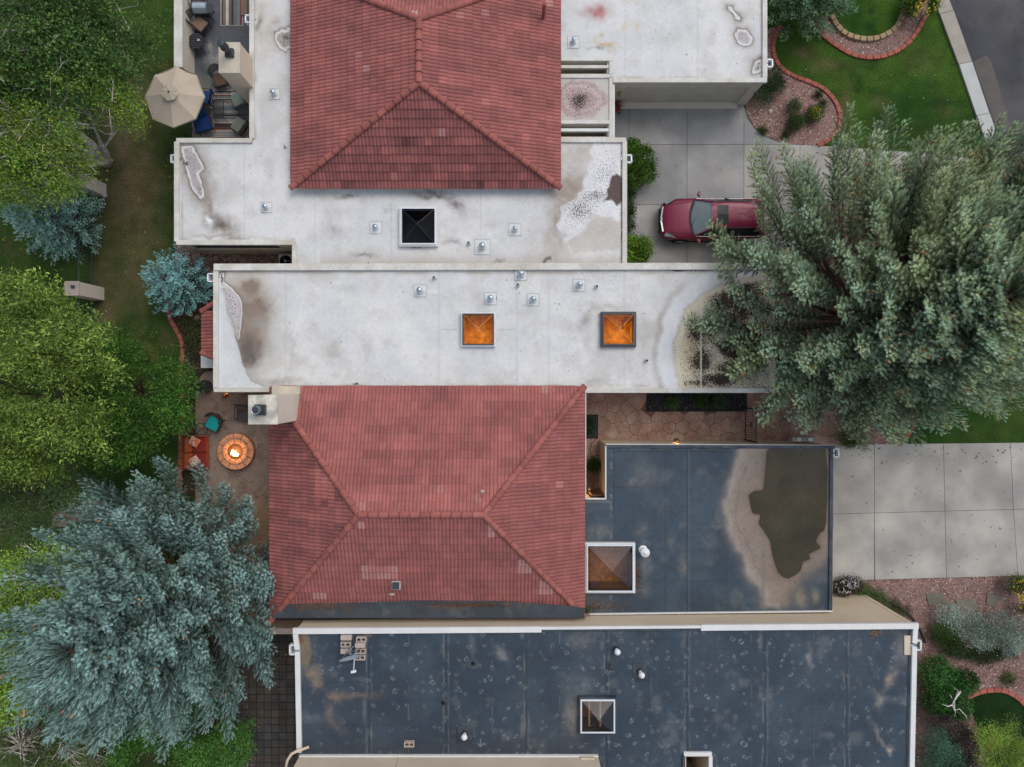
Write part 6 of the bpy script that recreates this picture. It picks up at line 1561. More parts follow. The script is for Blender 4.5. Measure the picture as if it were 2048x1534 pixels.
# fire pit
MT['pit_stone'] = M('fire_pit_stone', (.34, .20, .13), .85, .14, 3, .14, 20, rnd=.10, bump=.5, bscale=25)
MT['pit_liner'] = M('fire_pit_liner', (.05, .03, .025), .8)
MT['ember_rock'] = M('lava_rock', (.07, .03, .02), .9, .3, 10, .3, 40)
MT['flame'] = M('flame', (1, .5, .1), .5, emis=(1.0, .42, .07), estr=7.0)
MT['flame_core'] = M('flame_core', (1, .8, .4), .5, emis=(1.0, .78, .36), estr=16.0)
def fire_pit(px, py):
    p = P(px, py, .42); root = empty('fire_pit', (p.x, p.y, .05), 'round stone fire pit burning on the brown patio', 'fire pit'); c = (p.x, p.y)
    def ring(r0, r1, z0, z1, n, off, name, gap=.012):
        for k in range(n):
            a0, a1 = (k + off) * 2 * math.pi / n + gap / r1, (k + 1 + off) * 2 * math.pi / n - gap / r1; q = []
            for i in range(5): a = a0 + (a1 - a0) * i / 4; q.append((c[0] + math.cos(a) * r1, c[1] + math.sin(a) * r1))
            for i in range(4, -1, -1): a = a0 + (a1 - a0) * i / 4; q.append((c[0] + math.cos(a) * r0, c[1] + math.sin(a) * r0))
            m = MB().prism(q, z0, z1 + random.uniform(-.004, .004)); m.build(name, MT['pit_stone'], root, bevel=.008)
    ring(.56, .80, .05, .20, 14, .0, 'pit_block'); ring(.56, .79, .205, .36, 14, .5, 'pit_block')
    ring(.52, .82, .365, .44, 12, .2, 'rim_stone'); ring(.37, .56, .40, .475, 10, .6, 'inner_rim_stone')
    MB().lathe((c[0], c[1], .12), [(.30, 0), (.37, .05), (.37, .33), (.39, .34), (.39, .30)], 28).build('liner', MT['pit_liner'], root)
    MB().lathe((c[0], c[1], .30), [(.0, .0), (.36, .0)], 24).build('burner_pan', MT['pit_liner'], root)
    r = random.Random(3); V = MB()
    for k in range(170):
        a, d_ = r.uniform(0, 6.28), .35 * math.sqrt(r.random()); s = r.uniform(.016, .034)
        V.lathe((c[0] + math.cos(a) * d_, c[1] + math.sin(a) * d_, .30), [(s * .6, 0), (s, s * .6), (0, s * 1.4)], 5)
    o = V.build('lava_rocks', MT['ember_rock'], root); o['kind'] = 'stuff'
    for k in range(15):
        a, d_ = r.uniform(0, 6.28), .17 * math.sqrt(r.random()); s = r.uniform(.035, .06); h = r.uniform(.14, .30)
        x, y = c[0] + math.cos(a) * d_, c[1] - .03 + math.sin(a) * d_ ; m = MB(); dx, dy = r.uniform(-.06, .06), r.uniform(-.06, .06)
        pr = [(0, 0), (.8, .12), (1, .3), (.7, .6), (.3, .85), (0, 1)]; K = 8
        for i, (rr, zz) in enumerate(pr):
            for j in range(K): an = j * 2 * math.pi / K; m.v.append((x + dx * zz + math.cos(an) * rr * s, y + dy * zz + math.sin(an) * rr * s, .32 + zz * h))
        for i in range(len(pr) - 1):
            for j in range(K): m.f.append((i * K + j, i * K + (j + 1) % K, (i + 1) * K + (j + 1) % K, (i + 1) * K + j))
        m.build('flame', MT['flame_core'] if k % 3 else MT['flame'], root, smooth=True)
    ld = bpy.data.lights.new('fire_light', 'POINT'); ld.energy = 42; ld.color = (1, .40, .11); ld.shadow_soft_size = .10
    lo = bpy.data.objects.new('fire_light', ld); SC.collection.objects.link(lo); lo.parent = root; lo.location = Vector((c[0], c[1] - .02, .66)) - ORG[root.name]
fire_pit(471, 903)
# red sofa with two patterned pillows
def sofa():
    a, b_ = P(374, 938, .45), P(414, 872, .45); cx, cy = (a.x + b_.x) / 2, (a.y + b_.y) / 2; L = b_.y - a.y; D = b_.x - a.x
    root = empty('patio_sofa', (cx, cy, .055), 'red cushioned wooden sofa facing the fire pit', 'sofa')
    for k in (-1, 1): MB().box((cx + .10, cy + k * L * .24, .40), (D * .72, L * .47, .13)).build('seat_cushion', CU['red'], root, bevel=.03)
    for k in (-1, 1):
        MB().box((cx - D * .36, cy + k * L * .24, .62), (.14, L * .46, .42), M=Matrix.Rotation(-.3, 3, 'Y')).build('back_cushion', CU['rust'], root, bevel=.03)
        MB().box((cx + .03, cy + k * L * .5, .60), (D * .95, .07, .05)).build('armrest', CU['rust'], root, bevel=.01)
    MB().box((cx + .05, cy, .30), (D * .9, L, .07)).build('frame', CU['rust'], root, bevel=.01)
    MB().box((cx - D * .53, cy, .55), (.05, L, .45), M=Matrix.Rotation(-.25, 3, 'Y')).build('back_frame', CU['rust'], root)
    for sx in (-1, 1):
        for sy in (-1, 1): MB().box((cx + sx * D * .42, cy + sy * L * .48, .17), (.05, .05, .26)).build('leg', CU['rust'], root)
sofa()
MT['pillow'] = M('patterned_pillow', (.50, .42, .36), .9, .1, 8, .1, 30, col2=(.42, .12, .08))
MT['pillow_b'] = M('flowered_pillow', (.50, .43, .37), .9, .1, 9, .1, 30, col2=(.40, .14, .10))
for px, py, a, lab, mt in ((388, 884, -.55, 'cream pillow with a red pattern at the upper end of the red sofa', 'pillow'), (388, 923, .6, 'cream pillow with red flowers at the lower end of the red sofa', 'pillow_b')):
    p = P(px, py, .62); bm = bmesh.new(); bmesh.ops.create_grid(bm, x_segments=6, y_segments=6, size=.21)
    me = bpy.data.meshes.new('throw_pillow'); geo = bmesh.ops.extrude_face_region(bm, geom=bm.faces[:]); 
    up = {v for v in geo['geom'] if isinstance(v, bmesh.types.BMVert)}
    for v in bm.verts:
        s = (1 - (v.co.x / .215) ** 2) * (1 - (v.co.y / .215) ** 2); v.co.z = (.085 if v in up else -.05) * max(s, 0) ** .4
    bmesh.ops.recalc_face_normals(bm, faces=bm.faces); bm.to_mesh(me); bm.free()
    me.transform(Matrix.Translation((p.x, p.y, .60)) @ Matrix.Rotation(a, 4, 'Z') @ Matrix.Rotation(.25, 4, 'Y')); me.polygons.foreach_set('use_smooth', [True] * len(me.polygons))
    tag(link_mesh('throw_pillow', me, MT[mt]), lab, 'pillow')
# lamp glowing on the wall of house B above the patio
MT['lamp_glow'] = M('lamp_glow', (1, .6, .25), .5, emis=(1.0, .50, .14), estr=5.0)
MT['amber_shade'] = M('copper_shade', (.20, .07, .02), .4, metal=.5)
def wall_lamp(px, py, z, label, energy, col=(1, .55, .2), dy=.12, wall='n', top='amber_shade', name='wall_lamp'):
    p = P(px, py, z); root = empty(name, (p.x, p.y, z), label, 'lamp')
    MB().lathe((p.x, p.y, z), [(.02, -.14), (.10, -.10), (.11, .06), (.03, .13), (.0, .14)], 14).build('lamp_shade', MT[top], root)
    MB().lathe((p.x, p.y + dy * .35, z - .05), [(.001, -.05), (.045, -.02), (.045, .05), (.001, .09)], 10).build('bulb', MT['lamp_glow'], root)
    MB().bar((p.x, p.y, z + .02), (p.x, p.y + dy * 1.2, z + .02), .03, .03).build('bracket', MT['black_metal'], root)
    ld = bpy.data.lights.new('lamp_light', 'POINT'); ld.energy = energy; ld.color = col; ld.shadow_soft_size = .04
    lo = bpy.data.objects.new('lamp_light', ld); SC.collection.objects.link(lo); lo.parent = root; lo.location = (0, dy * .9, .18)
    lo2 = bpy.data.objects.new('lamp_light', ld.copy()); SC.collection.objects.link(lo2); lo2.parent = root; lo2.location = (0, dy * .9, -.22)
wall_lamp(451, 791, 1.9, 'small glowing copper lamp on the wall below the white roof above the fire pit patio', 1.2, dy=.14)
p = P(488, 790, 1.9); sg = MB().box((p.x, p.y + .02, 1.85), (.50, .05, .10)).build('wall_shelf', MT['amber_shade']); tag(sg, 'narrow lit wooden ledge on the wall between the copper lamp and the chimney', 'ledge')
MT['bronze'] = M('bronze_lamp', (.10, .075, .06), .4, metal=.5)
wall_lamp(1353, 881.0, 1.6, 'round bronze wall lamp glowing on the tan garage wall beside the stamped path', 2.2, dy=-.10, top='bronze')
pw_ = P(1180, 960, 1.9)
wall_lamp(1178, 976, 1.7, 'dim wall lamp in the narrow court between the tile roof and the dark roof', 2.2, dy=-.10, top='bronze')
# gate across the path
def gate():
    y0, y1 = 815, 884; H_ = 1.5
    a, b_ = P(1490, 817, .1), P(1490, 878, .1); root = empty('iron_gate', (a.x, (a.y + b_.y) / 2, 0), 'black iron gate standing open across the stamped path', 'gate')
    top = 1.55
    for z in (.16, top): MB().bar((a.x, a.y, z), (b_.x, b_.y, z), .04, .04).build('rail', MT['iron'], root)
    for k in range(13):
        y = a.y + (b_.y - a.y) * k / 12; MB().bar((a.x, y, .12), (a.x, y, top + .05), .018, .018).build('bar', MT['iron'], root)
    for y in (a.y + .03, b_.y - .03): MB().bar((a.x, y, 0.05), (a.x, y, top + .08), .05, .05).build('post', MT['iron'], root)
    m = MB().tube([(a.x + .02, (a.y + b_.y) / 2 + .10 * math.cos(t), .85 + .14 * math.sin(t)) for t in [k * math.pi / 6 for k in range(13)]], .02, 5).build('round_emblem', MT['iron'], root)
gate()
# meter boxes on the garage wall
for px, w_, lab in ((1592, .55, 'long grey utility box on the tan wall right of the iron gate'), (1614, .40, 'short grey utility box with a white cap on the tan wall')):
    p = P(px, 884, 1.0); o = MB().box((p.x, P(px, 889, zC).y + .09, 1.1), (w_, .20, .40)).build('utility_box', MT['pad_edge'], None, bevel=.01); tag(o, lab, 'utility box')
    MB().box((p.x, P(px, 889, zC).y + .10, 1.33), (.16, .14, .06)).build('box_cap', MT['steel_white'], o)
# garage wall lamps (dark)
p = P(1510, 190, 1.4); o = MB().lathe((p.x, yg - .12, 1.35), [(.03, 0), (.08, .06), (.09, .22), (.02, .30)], 10).build('carriage_lamp', MT['black_metal']); tag(o, 'unlit dark carriage lamp beside the garage door under the white roof', 'lamp')
p = P(1238, 183, 1.4); o = MB().lathe((p.x, yg - .12, 1.35), [(.03, 0), (.08, .06), (.09, .22), (.02, .30)], 10).build('carriage_lamp', MT['wallblock']); tag(o, 'tan carriage lamp left of the garage door above the red flowers', 'lamp')
# heat pump in the nook
def ac(px, py, w, label):
    p = P(px, py, .8); root = MB().box((p.x, p.y, .42), (w, w, .74)).build('heat_pump', MT['pad_edge'], None, bevel=.03); tag(root, label, 'heat pump')
    MB().lathe((p.x, p.y, .79), [(w * .40, .002), (w * .40, .02), (w * .37, .02), (w * .37, .005)], 24).build('fan_rim', MT['black_metal'], root)
    MB().lathe((p.x, p.y, .79), [(w * .37, .006), (0, .006)], 24).build('fan_well', MT['pipe_black'], root)
    for k in range(3): MB().box((p.x + math.cos(k * 2.1) * w * .18, p.y + math.sin(k * 2.1) * w * .18, .805), (w * .34, w * .12, .01), rot=k * 2.1).build('fan_blade', MT['iron'], root)
    MB().lathe((p.x, p.y, .80), [(.05, 0), (.05, .05), (0, .06)], 10).build('fan_hub', MT['pad_edge'], root)
ac(571, 522, .66, 'square grey heat pump with a round fan in the gravel nook')
p = P(413, 723, .75); root = MB().box((p.x + .1, p.y, .40), (.62, .54, .76)).build('utility_cabinet', MT['cab'] if 'cab' in MT else MT['pad_edge'], None, bevel=.015); tag(root, 'pale grey cabinet on the west wall below the little tiled awning', 'cabinet')
MB().box((p.x + .1, p.y, .79), (.66, .58, .03)).build('cabinet_lid', MT['frame_white'], root)
# ---- on the roof of house D: blocks and dish
def cblock(px, py, label, holes=True, z0=zD + .02, rot=0.0, w=.39, d=.19, h=.19, flat=False):
    p = P(px, py, z0 + h); root = empty('concrete_block', (p.x, p.y, z0), label, 'block')
    R = Matrix.Rotation(rot, 3, 'Z'); m = MB(); T = lambda x, y, z: tuple(Vector((p.x, p.y, z0)) + R @ Vector((x, y, z)))
    if holes:
        t = .035
        for (x, y, a, b_) in ((0, d/2 - t/2, w, t), (0, -d/2 + t/2, w, t), (-w/2 + t/2, 0, t, d - 2*t), (w/2 - t/2, 0, t, d - 2*t), (0, 0, t, d - 2*t)): m.box(T(x, y, h/2), (a, b_, h), rot=rot)
    else:
        d2 = .19; m.box(T(0, 0, h/2), (w, d2, h), rot=rot)
    m.build('block_body', MT['block'], root)
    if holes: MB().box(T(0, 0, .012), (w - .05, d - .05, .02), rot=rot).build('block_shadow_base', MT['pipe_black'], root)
cblock(692, 1276, 'solid faced concrete block at the top of the left column beside the dish', False, w=.42)
cblock(691, 1290, 'concrete block showing two holes in the left column, above the dish', True)
cblock(691, 1303, 'lower solid concrete block in the left column, partly under the dish', False)
cblock(722, 1280, 'topmost concrete block with two holes in the right column', True)
cblock(720, 1291, 'solid faced concrete block second in the right column', False)
cblock(721, 1303, 'concrete block with holes third in the right column beside the dish arm', True)
cblock(720, 1316, 'lowest concrete block with two holes in the right column', True)
cblock(818, 1490, 'single concrete block with two holes standing alone near the bottom edge', True)
def dish():
    c = P(701, 1312, zD + .75); root = empty('satellite_dish', (c.x, c.y, zD), 'pale blue satellite dish tilted on its tripod beside the concrete blocks', 'satellite dish')
    MT['dish'] = M('dish_paint', (.40, .46, .52), .4, .05, 4, .05, 30)
    nrm = Vector((.30, -1.0, .55)).normalized(); q = nrm.to_track_quat('Z', 'Y').to_matrix(); m = MB(); K = 28; prof = [(0, 0), (.12, .006), (.24, .025), (.34, .055), (.40, .085), (.41, .078)]
    for r, z in prof:
        for k in range(K):
            a = k * 2 * math.pi / K; v = q @ Vector((math.cos(a) * r * 1.12, math.sin(a) * r * .9, z)); m.v.append((c.x + v.x, c.y + v.y, c.z + v.z))
    for i in range(len(prof) - 1):
        for k in range(K): m.f.append((i * K + k, i * K + (k + 1) % K, (i + 1) * K + (k + 1) % K, (i + 1) * K + k))
    m.build('reflector', MT['dish'], root, smooth=True)
    e = P(707, 1343, zD + .55); MB().tube([(c.x + .1, c.y, c.z - .30), tuple(e)], .028, 8).build('feed_arm', MT['dish'], root)
    MB().box(tuple(e), (.20, .09, .10), rot=.25).build('receiver', MT['steel_white'], root, bevel=.01)
    b0 = P(699, 1298, zD + .1); MB().tube([(b0.x, b0.y, zD + .02), (b0.x, b0.y, zD + .55), (c.x, c.y + .08, c.z)], .03, 8).build('mast', MT['steel'], root)
    MB().tube([(b0.x, b0.y, zD + .45), tuple(P(724, 1298, zD + .55))], .016, 6).build('strut', MT['steel'], root)
    for dx, dy in ((.45, .35), (-.35, .4), (.4, -.45), (-.3, -.4)): MB().tube([(b0.x + dx, b0.y + dy, zD + .02), (b0.x, b0.y, zD + .35)], .016, 5).build('tripod_leg', MT['steel'], root)
dish()
# pots in the courtyard
MT['terracotta'] = M('dark_pot', (.05, .045, .04), .8)
POTS = []
for px, py, lab in ((1344, 806, 'round planter with a low green plant, leftmost of three in the black rock bed'), (1400, 803, 'planter with a spreading green plant, middle of three in the black rock bed'), (1436, 805, 'round planter with a pale green mound, rightmost of three in the black rock bed')):
    p = P(px, py, .3); o = MB().lathe((p.x, p.y, .066), [(.14, 0), (.21, .26), (.235, .27), (.235, .31), (.20, .31), (.19, .24), (0, .24)], 18).build('plant_pot', MT['terracotta']); tag(o, lab, 'pot'); POTS.append((p.x, p.y, .31))
p = P(1186, 930, .5); o = MB().lathe((p.x, p.y, .05), [(.18, 0), (.26, .34), (.28, .36), (.28, .40), (.24, .40), (.23, .3), (0, .3)], 22).build('plant_pot', MT['terracotta']); tag(o, 'wide dark pot with a green plant in the narrow lit court', 'pot'); POT_C = (p.x, p.y, .42)
h_ = [P(x, y, .07) for x, y in smooth_path([(1194, 876), (1186, 884), (1181, 897), (1182, 908), (1190, 918), (1194, 924)], 5)]
tag(MB().tube(h_, .014, 6).build('garden_hose', MT['iron']), 'thin black hose curling between the small planter bed and the wide pot', 'hose')
FOL = {'leaves': 2.25, 'needles': 2.8}
# ================================================================ foliage
def twig_tpl(n=12, L=.17, w=.020, spread=.075, seed=0):
    "bottle brush of narrow triangles along +Z"
    r = random.Random(seed); V = []; Fc = []
    for k in range(n):
        t = (k + .5) / n; z = L * t * .85; a = k * 2.4 + r.uniform(-.3, .3); rad = spread * (1.05 - .5 * t)
        d = Vector((math.cos(a), math.sin(a), .0)); tip = d * rad + Vector((0, 0, z + .045)); s = Vector((-d.y, d.x, 0)) * w * .5
        b = Vector((0, 0, z)); i = len(V); V += [tuple(b - s - Vector((0,0,.006))), tuple(b + s + Vector((0,0,.006))), tuple(tip)]; Fc.append((i, i + 1, i + 2))
    for k in range(2):
        a = k * 1.57; s = Vector((math.cos(a), math.sin(a), 0)) * w * .75; i = len(V); V += [tuple(-s), tuple(s), (0, 0, L + .03)]; Fc.append((i, i + 1, i + 2))
    return np.array(V), np.array(Fc)
def frames(D, r):
    D = D / np.linalg.norm(D, axis=1, keepdims=True); R0 = r.normal(size=D.shape)
    U = np.cross(D, R0); U /= np.linalg.norm(U, axis=1, keepdims=True); W_ = np.cross(D, U)
    return U, W_, D
def scatter(name, tpl, pos, dirs, size, cols, mat, parent, seed=0):
    V0, F0 = tpl; r = np.random.default_rng(seed); cols = np.clip(cols * FOL.get(name, 1), 0, .8); pos = np.asarray(pos, float); dirs = np.asarray(dirs, float); size = np.asarray(size, float)
    U, W_, D = frames(dirs, r); N = len(pos)
    V = pos[:, None] + size[:, None, None] * (V0[None, :, 0:1] * U[:, None] + V0[None, :, 1:2] * W_[:, None] + V0[None, :, 2:3] * D[:, None])
    FA = (np.arange(N)[:, None, None] * len(V0) + F0[None]).reshape(-1, 3)
    col = np.repeat(np.concatenate([cols, np.zeros((N, 1))], 1), len(V0), 0)
    return link_mesh(name, np_mesh(name, V.reshape(-1, 3), FA, col), mat, parent)
def fir_twig(nb=26, L=.125, w=.0095, seed=5):
    "one fir twig: a dense brush of needle blades swept forward"
    r = random.Random(seed); V = []; Fc = []
    for k in range(nb):
        t = (k + .5) / nb; z = L * t * .9; a = k * 2.39996; rad = (.050 + r.uniform(-.008, .012)) * (1.05 - .55 * t ** 2)
        d = Vector((math.cos(a), math.sin(a), 0)); b = d * .004 + Vector((0, 0, z)); tip = d * rad + Vector((0, 0, z + .030 + .02 * t)); s_ = Vector((-d.y, d.x, 0)) * w * .5
        i = len(V); V += [tuple(b - s_), tuple(b + s_), tuple(tip)]; Fc.append((i, i + 1, i + 2))
    for k in range(2):
        a = k * 1.57; s_ = Vector((math.cos(a), math.sin(a), 0)) * .006; i = len(V); V += [tuple(-s_), tuple(s_), (0, 0, L + .035)]; Fc.append((i, i + 1, i + 2))
    me = bpy.data.meshes.new('fir_twig'); me.from_pydata(V, [], Fc); me.update(); me.materials.append(MT['needle_i'])
    return bpy.data.objects.new('fir_twig', me)          # only a source for the nodes, not linked to the scene
MT['needle_i'] = leafmat('needles_instanced', .7)
for n_ in MT['needle_i'].node_tree.nodes:
    if n_.type == 'ATTRIBUTE': n_.attribute_type = 'INSTANCER'
def scatter_group(src):
    ng = bpy.data.node_groups.new('needle_scatter', 'GeometryNodeTree')
    ng.interface.new_socket('Geometry', in_out='INPUT', socket_type='NodeSocketGeometry'); ng.interface.new_socket('Geometry', in_out='OUTPUT', socket_type='NodeSocketGeometry')
    gi = ng.nodes.new('NodeGroupInput'); go = ng.nodes.new('NodeGroupOutput'); ip = ng.nodes.new('GeometryNodeInstanceOnPoints'); oi = ng.nodes.new('GeometryNodeObjectInfo'); oi.inputs['Object'].default_value = src
    ra = ng.nodes.new('GeometryNodeInputNamedAttribute'); ra.data_type = 'FLOAT_VECTOR'; ra.inputs['Name'].default_value = 'rot'
    sa = ng.nodes.new('GeometryNodeInputNamedAttribute'); sa.data_type = 'FLOAT'; sa.inputs['Name'].default_value = 'size'
    L = ng.links.new; L(gi.outputs[0], ip.inputs['Points']); L(oi.outputs['Geometry'], ip.inputs['Instance']); L(ra.outputs['Attribute'], ip.inputs['Rotation']); L(sa.outputs['Attribute'], ip.inputs['Scale']); L(ip.outputs[0], go.inputs[0])
    return ng
TWIG_NG = scatter_group(fir_twig())
def euler_from_dirs(D, r):
    U, W_, Z = frames(D, r)                 # columns of the rotation: x=U, y=W, z=Z
    W_ = np.cross(Z, U)
    m00, m10, m20 = U[:, 0], U[:, 1], U[:, 2]; m21, m22 = W_[:, 2], Z[:, 2]
    return np.stack([np.arctan2(m21, m22), -np.arcsin(np.clip(m20, -1, 1)), np.arctan2(m10, m00)], 1)
def scatter_twigs(name, pos, dirs, size, cols, parent, seed):
    r = np.random.default_rng(seed); N = len(pos); me = bpy.data.meshes.new(name); me.vertices.add(N); me.vertices.foreach_set('co', np.ascontiguousarray(pos, np.float32).ravel())
    E = euler_from_dirs(np.asarray(dirs, float), r)
    a = me.attributes.new('rot', 'FLOAT_VECTOR', 'POINT'); a.data.foreach_set('vector', E.astype(np.float32).ravel())
    a = me.attributes.new('size', 'FLOAT', 'POINT'); a.data.foreach_set('value', np.asarray(size, np.float32))
    a = me.attributes.new('Col', 'FLOAT_COLOR', 'POINT'); c = np.clip(cols * FOL['needles'], 0, .8); a.data.foreach_set('color', np.concatenate([c, np.ones((N, 1))], 1).astype(np.float32).ravel())
    o = link_mesh(name, me, None, parent); md = o.modifiers.new('needles', 'NODES'); md.node_group = TWIG_NG; return o

def colmix(n, cols, r, jit=.18):
    c = np.array(cols, float); a = c[r.integers(0, len(c), n)]; b = c[r.integers(0, len(c), n)]; t = r.random((n, 1))
    return np.clip((a * t + b * (1 - t)) * r.uniform(1 - jit, 1 + jit, (n, 1)), 0, 1)

def spruce(px, py, H_, R_, nl, cols, tipcols, label, seed, lean=(0, 0), prof=.72, z0=.5, cones=0, tw=1.0, dens=1.0, clip=None, droop=.12, up=.34, side=.5, z_keep=0.0, asym=None, plume=2.2, alt=None, name='spruce_tree', cat='spruce tree'):
    r = random.Random(seed); nr = np.random.default_rng(seed); p = P(px, py, 0)
    root = empty(name, (p.x, p.y, 0), label, cat)
    def axis(z): return Vector((p.x + lean[0] * z / H_, p.y + lean[1] * z / H_, z))
    MB().tube([axis(0), axis(H_ * .3), axis(H_ * .65), axis(H_)], [.03 * H_ * .6, .02 * H_ * .6, .012 * H_ * .6, .01], 10).build('trunk', MT['bark'], root, smooth=True)
    limbs = MB(); pos = []; dr = []; sz = []; tip = []; cpos = []; lv = []
    for i in range(nl):
        f = (i + r.random() * .6) / nl; z = z0 + (H_ * .985 - z0) * f ** 1.25
        t = (z - z0) / (H_ - z0); az = i * 2.39996 + r.uniform(-.35, .35)
        L = R_ * ((1 - t) ** prof) * r.uniform(.70, 1.08) + .25
        if asym: L *= asym(az, t)
        lvl = r.uniform(.70, 1.15); n0_ = len(pos)
        b = axis(z); h = Vector((math.cos(az), math.sin(az), 0)); pts = []
        dr_, up_ = droop * (1 - t) * L, (up + .35 * t) * L * r.uniform(.8, 1.3)
        N = max(4, int(L / .5)); wob = Vector((-h.y, h.x, 0)) * r.uniform(-.15, .15) * L
        for k in range(N + 1):
            s = k / N; pts.append(b + h * (L * s) + wob * s * s + Vector((0, 0, -dr_ * s * (1 - s) * 2 + up_ * s ** 2.2)))
        limbs.tube(pts, [max(.006, .018 * L / 2 * (1 - k / N)) + .004 for k in range(N + 1)], 4, cap=False)
        def at(s):
            x = s * N; k = min(int(x), N - 1); q = pts[k].lerp(pts[k + 1], x - k); d = (pts[k + 1] - pts[k]).normalized(); return q, d
        s = max(.10, 1 - plume / L) if L > plume else .10; k = 0; step = .042 / max(L, .3) / dens; wid = side * r.uniform(.8, 1.25)
        while s < 1.0:
            q, d = at(s); k += 1; e = (1 - s) * L
            l2 = (wid * min(1, .30 + e / 1.1) * r.uniform(.6, 1.1)) * (1 if e < plume * .7 else max(.45, 1 - (e - plume * .7) / plume))
            h2 = Vector((d.x, d.y, 0)).normalized(); sidev = Vector((-h2.y, h2.x, 0)); ph = k * 2.4 + r.uniform(-.4, .4)
            around = sidev * math.cos(ph) + Vector((0, 0, 1)) * (abs(math.sin(ph)) * .85 - .12)
            d2 = (around + d * r.uniform(.55, 1.1)).normalized(); m = max(1, int(l2 / .09))
            for j in range(m):
                w = (j + 1) / m; c = q + d2 * (l2 * w) + Vector((0, 0, .05 * w * w))
                dd = d2 + Vector((r.uniform(-.35, .35), r.uniform(-.35, .35), r.uniform(.1, .6)))
                pos.append(tuple(c)); dr.append(tuple(dd)); sz.append(tw * r.uniform(.75, 1.2)); tip.append((w ** 1.5) * max(.12, 1 - .75 * e / plume) * (.45 + .55 * abs(math.sin(ph))))
            if cones and t > .10 and e < 1.6 and r.random() < cones * .4: cpos.append((q + d2 * l2 * r.uniform(.5, 1), d2))
            s += step
        q, d = at(1.0); pos.append(tuple(q)); dr.append(tuple(d)); sz.append(tw * 1.3); tip.append(1); lv += [lvl] * (len(pos) - n0_)
    limbs_o = limbs.build('limbs', MT['bark'], root)
    P_ = np.array(pos); D_ = np.array(dr); S_ = np.array(sz); T_ = np.array(tip)[:, None]
    keep = P_[:, 2] > z_keep; P_, D_, S_, T_ = P_[keep], D_[keep], S_[keep], T_[keep]
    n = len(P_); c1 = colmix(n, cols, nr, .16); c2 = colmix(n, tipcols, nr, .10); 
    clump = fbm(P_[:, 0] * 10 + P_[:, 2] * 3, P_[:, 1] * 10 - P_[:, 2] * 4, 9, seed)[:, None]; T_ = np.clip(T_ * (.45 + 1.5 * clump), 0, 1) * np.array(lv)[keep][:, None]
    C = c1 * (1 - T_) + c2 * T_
    if alt is not None:
        w2 = sst(.45, .68, fbm(P_[:, 0] * 10 + P_[:, 2] * 5, P_[:, 1] * 10 - P_[:, 2] * 5, 16, seed + 3))[:, None] * .55; C = C * (1 - w2) + np.array(alt) * (.35 + .75 * T_) * w2 * nr.uniform(.8, 1.2, (n, 1))
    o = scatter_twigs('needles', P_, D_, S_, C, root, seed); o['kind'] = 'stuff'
    if cpos:
        cm = MB()
        for q, d in cpos:
            for e in range(r.choice((1, 2, 3))):
                o_ = Vector((r.uniform(-.12, .12), r.uniform(-.12, .12), r.uniform(-.02, .08))); a = q + o_; b = a + (d * .5 + Vector((r.uniform(-.3, .3), r.uniform(-.3, .3), r.uniform(-.2, .5)))).normalized() * r.uniform(.09, .15)
                cm.tube([a, a.lerp(b, .4), b], [.018, .034, .010], 5, cap=False)
        o = cm.build('cones', MT['cone'], root); o['kind'] = 'stuff'
    return root, n
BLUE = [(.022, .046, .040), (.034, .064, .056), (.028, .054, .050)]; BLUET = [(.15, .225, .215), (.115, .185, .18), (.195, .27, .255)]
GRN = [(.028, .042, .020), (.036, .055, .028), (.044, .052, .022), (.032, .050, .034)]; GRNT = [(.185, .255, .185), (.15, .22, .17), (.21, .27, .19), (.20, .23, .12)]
n_tot = 0
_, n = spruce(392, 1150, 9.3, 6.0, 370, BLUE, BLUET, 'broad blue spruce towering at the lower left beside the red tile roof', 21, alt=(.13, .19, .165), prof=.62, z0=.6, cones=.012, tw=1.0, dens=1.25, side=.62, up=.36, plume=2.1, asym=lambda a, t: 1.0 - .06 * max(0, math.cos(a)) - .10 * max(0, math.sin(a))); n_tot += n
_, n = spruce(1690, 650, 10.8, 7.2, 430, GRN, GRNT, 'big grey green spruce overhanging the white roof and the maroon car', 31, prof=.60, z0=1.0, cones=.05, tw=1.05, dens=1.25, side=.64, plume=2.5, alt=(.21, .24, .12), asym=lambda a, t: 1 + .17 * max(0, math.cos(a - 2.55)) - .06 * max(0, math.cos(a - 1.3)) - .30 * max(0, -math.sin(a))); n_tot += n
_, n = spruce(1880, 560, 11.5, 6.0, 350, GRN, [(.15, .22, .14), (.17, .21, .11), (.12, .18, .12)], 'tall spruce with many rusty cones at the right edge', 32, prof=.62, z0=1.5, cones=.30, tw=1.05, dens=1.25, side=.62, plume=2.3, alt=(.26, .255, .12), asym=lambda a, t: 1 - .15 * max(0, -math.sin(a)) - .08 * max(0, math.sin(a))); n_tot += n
_, n = spruce(158, 452, 4.6, 1.75, 330, [(.05, .11, .10), (.075, .14, .12)], [(.19, .29, .255), (.23, .33, .28)], 'pointed pale blue spruce leaning over the iron fence at the left edge', 41, prof=.85, z0=.15, tw=.75, dens=1.0, side=.22, plume=1.0); n_tot += n
_, n = spruce(384, 573, 2.6, 1.38, 150, BLUE, [(.17, .31, .31), (.14, .27, .27)], 'small blue spruce at the corner of the middle white roof', 42, prof=.6, z0=.15, tw=.8, dens=1.1, up=.45, side=.22, plume=1.0); n_tot += n
_, n = spruce(1600, 5, 3.6, 2.2, 170, [(.035, .07, .04), (.05, .09, .045)], [(.09, .155, .095), (.12, .185, .11)], 'dark green spruce at the top edge right of the garage roof', 43, prof=.6, z0=.2, tw=.95, side=.34, plume=1.2); n_tot += n

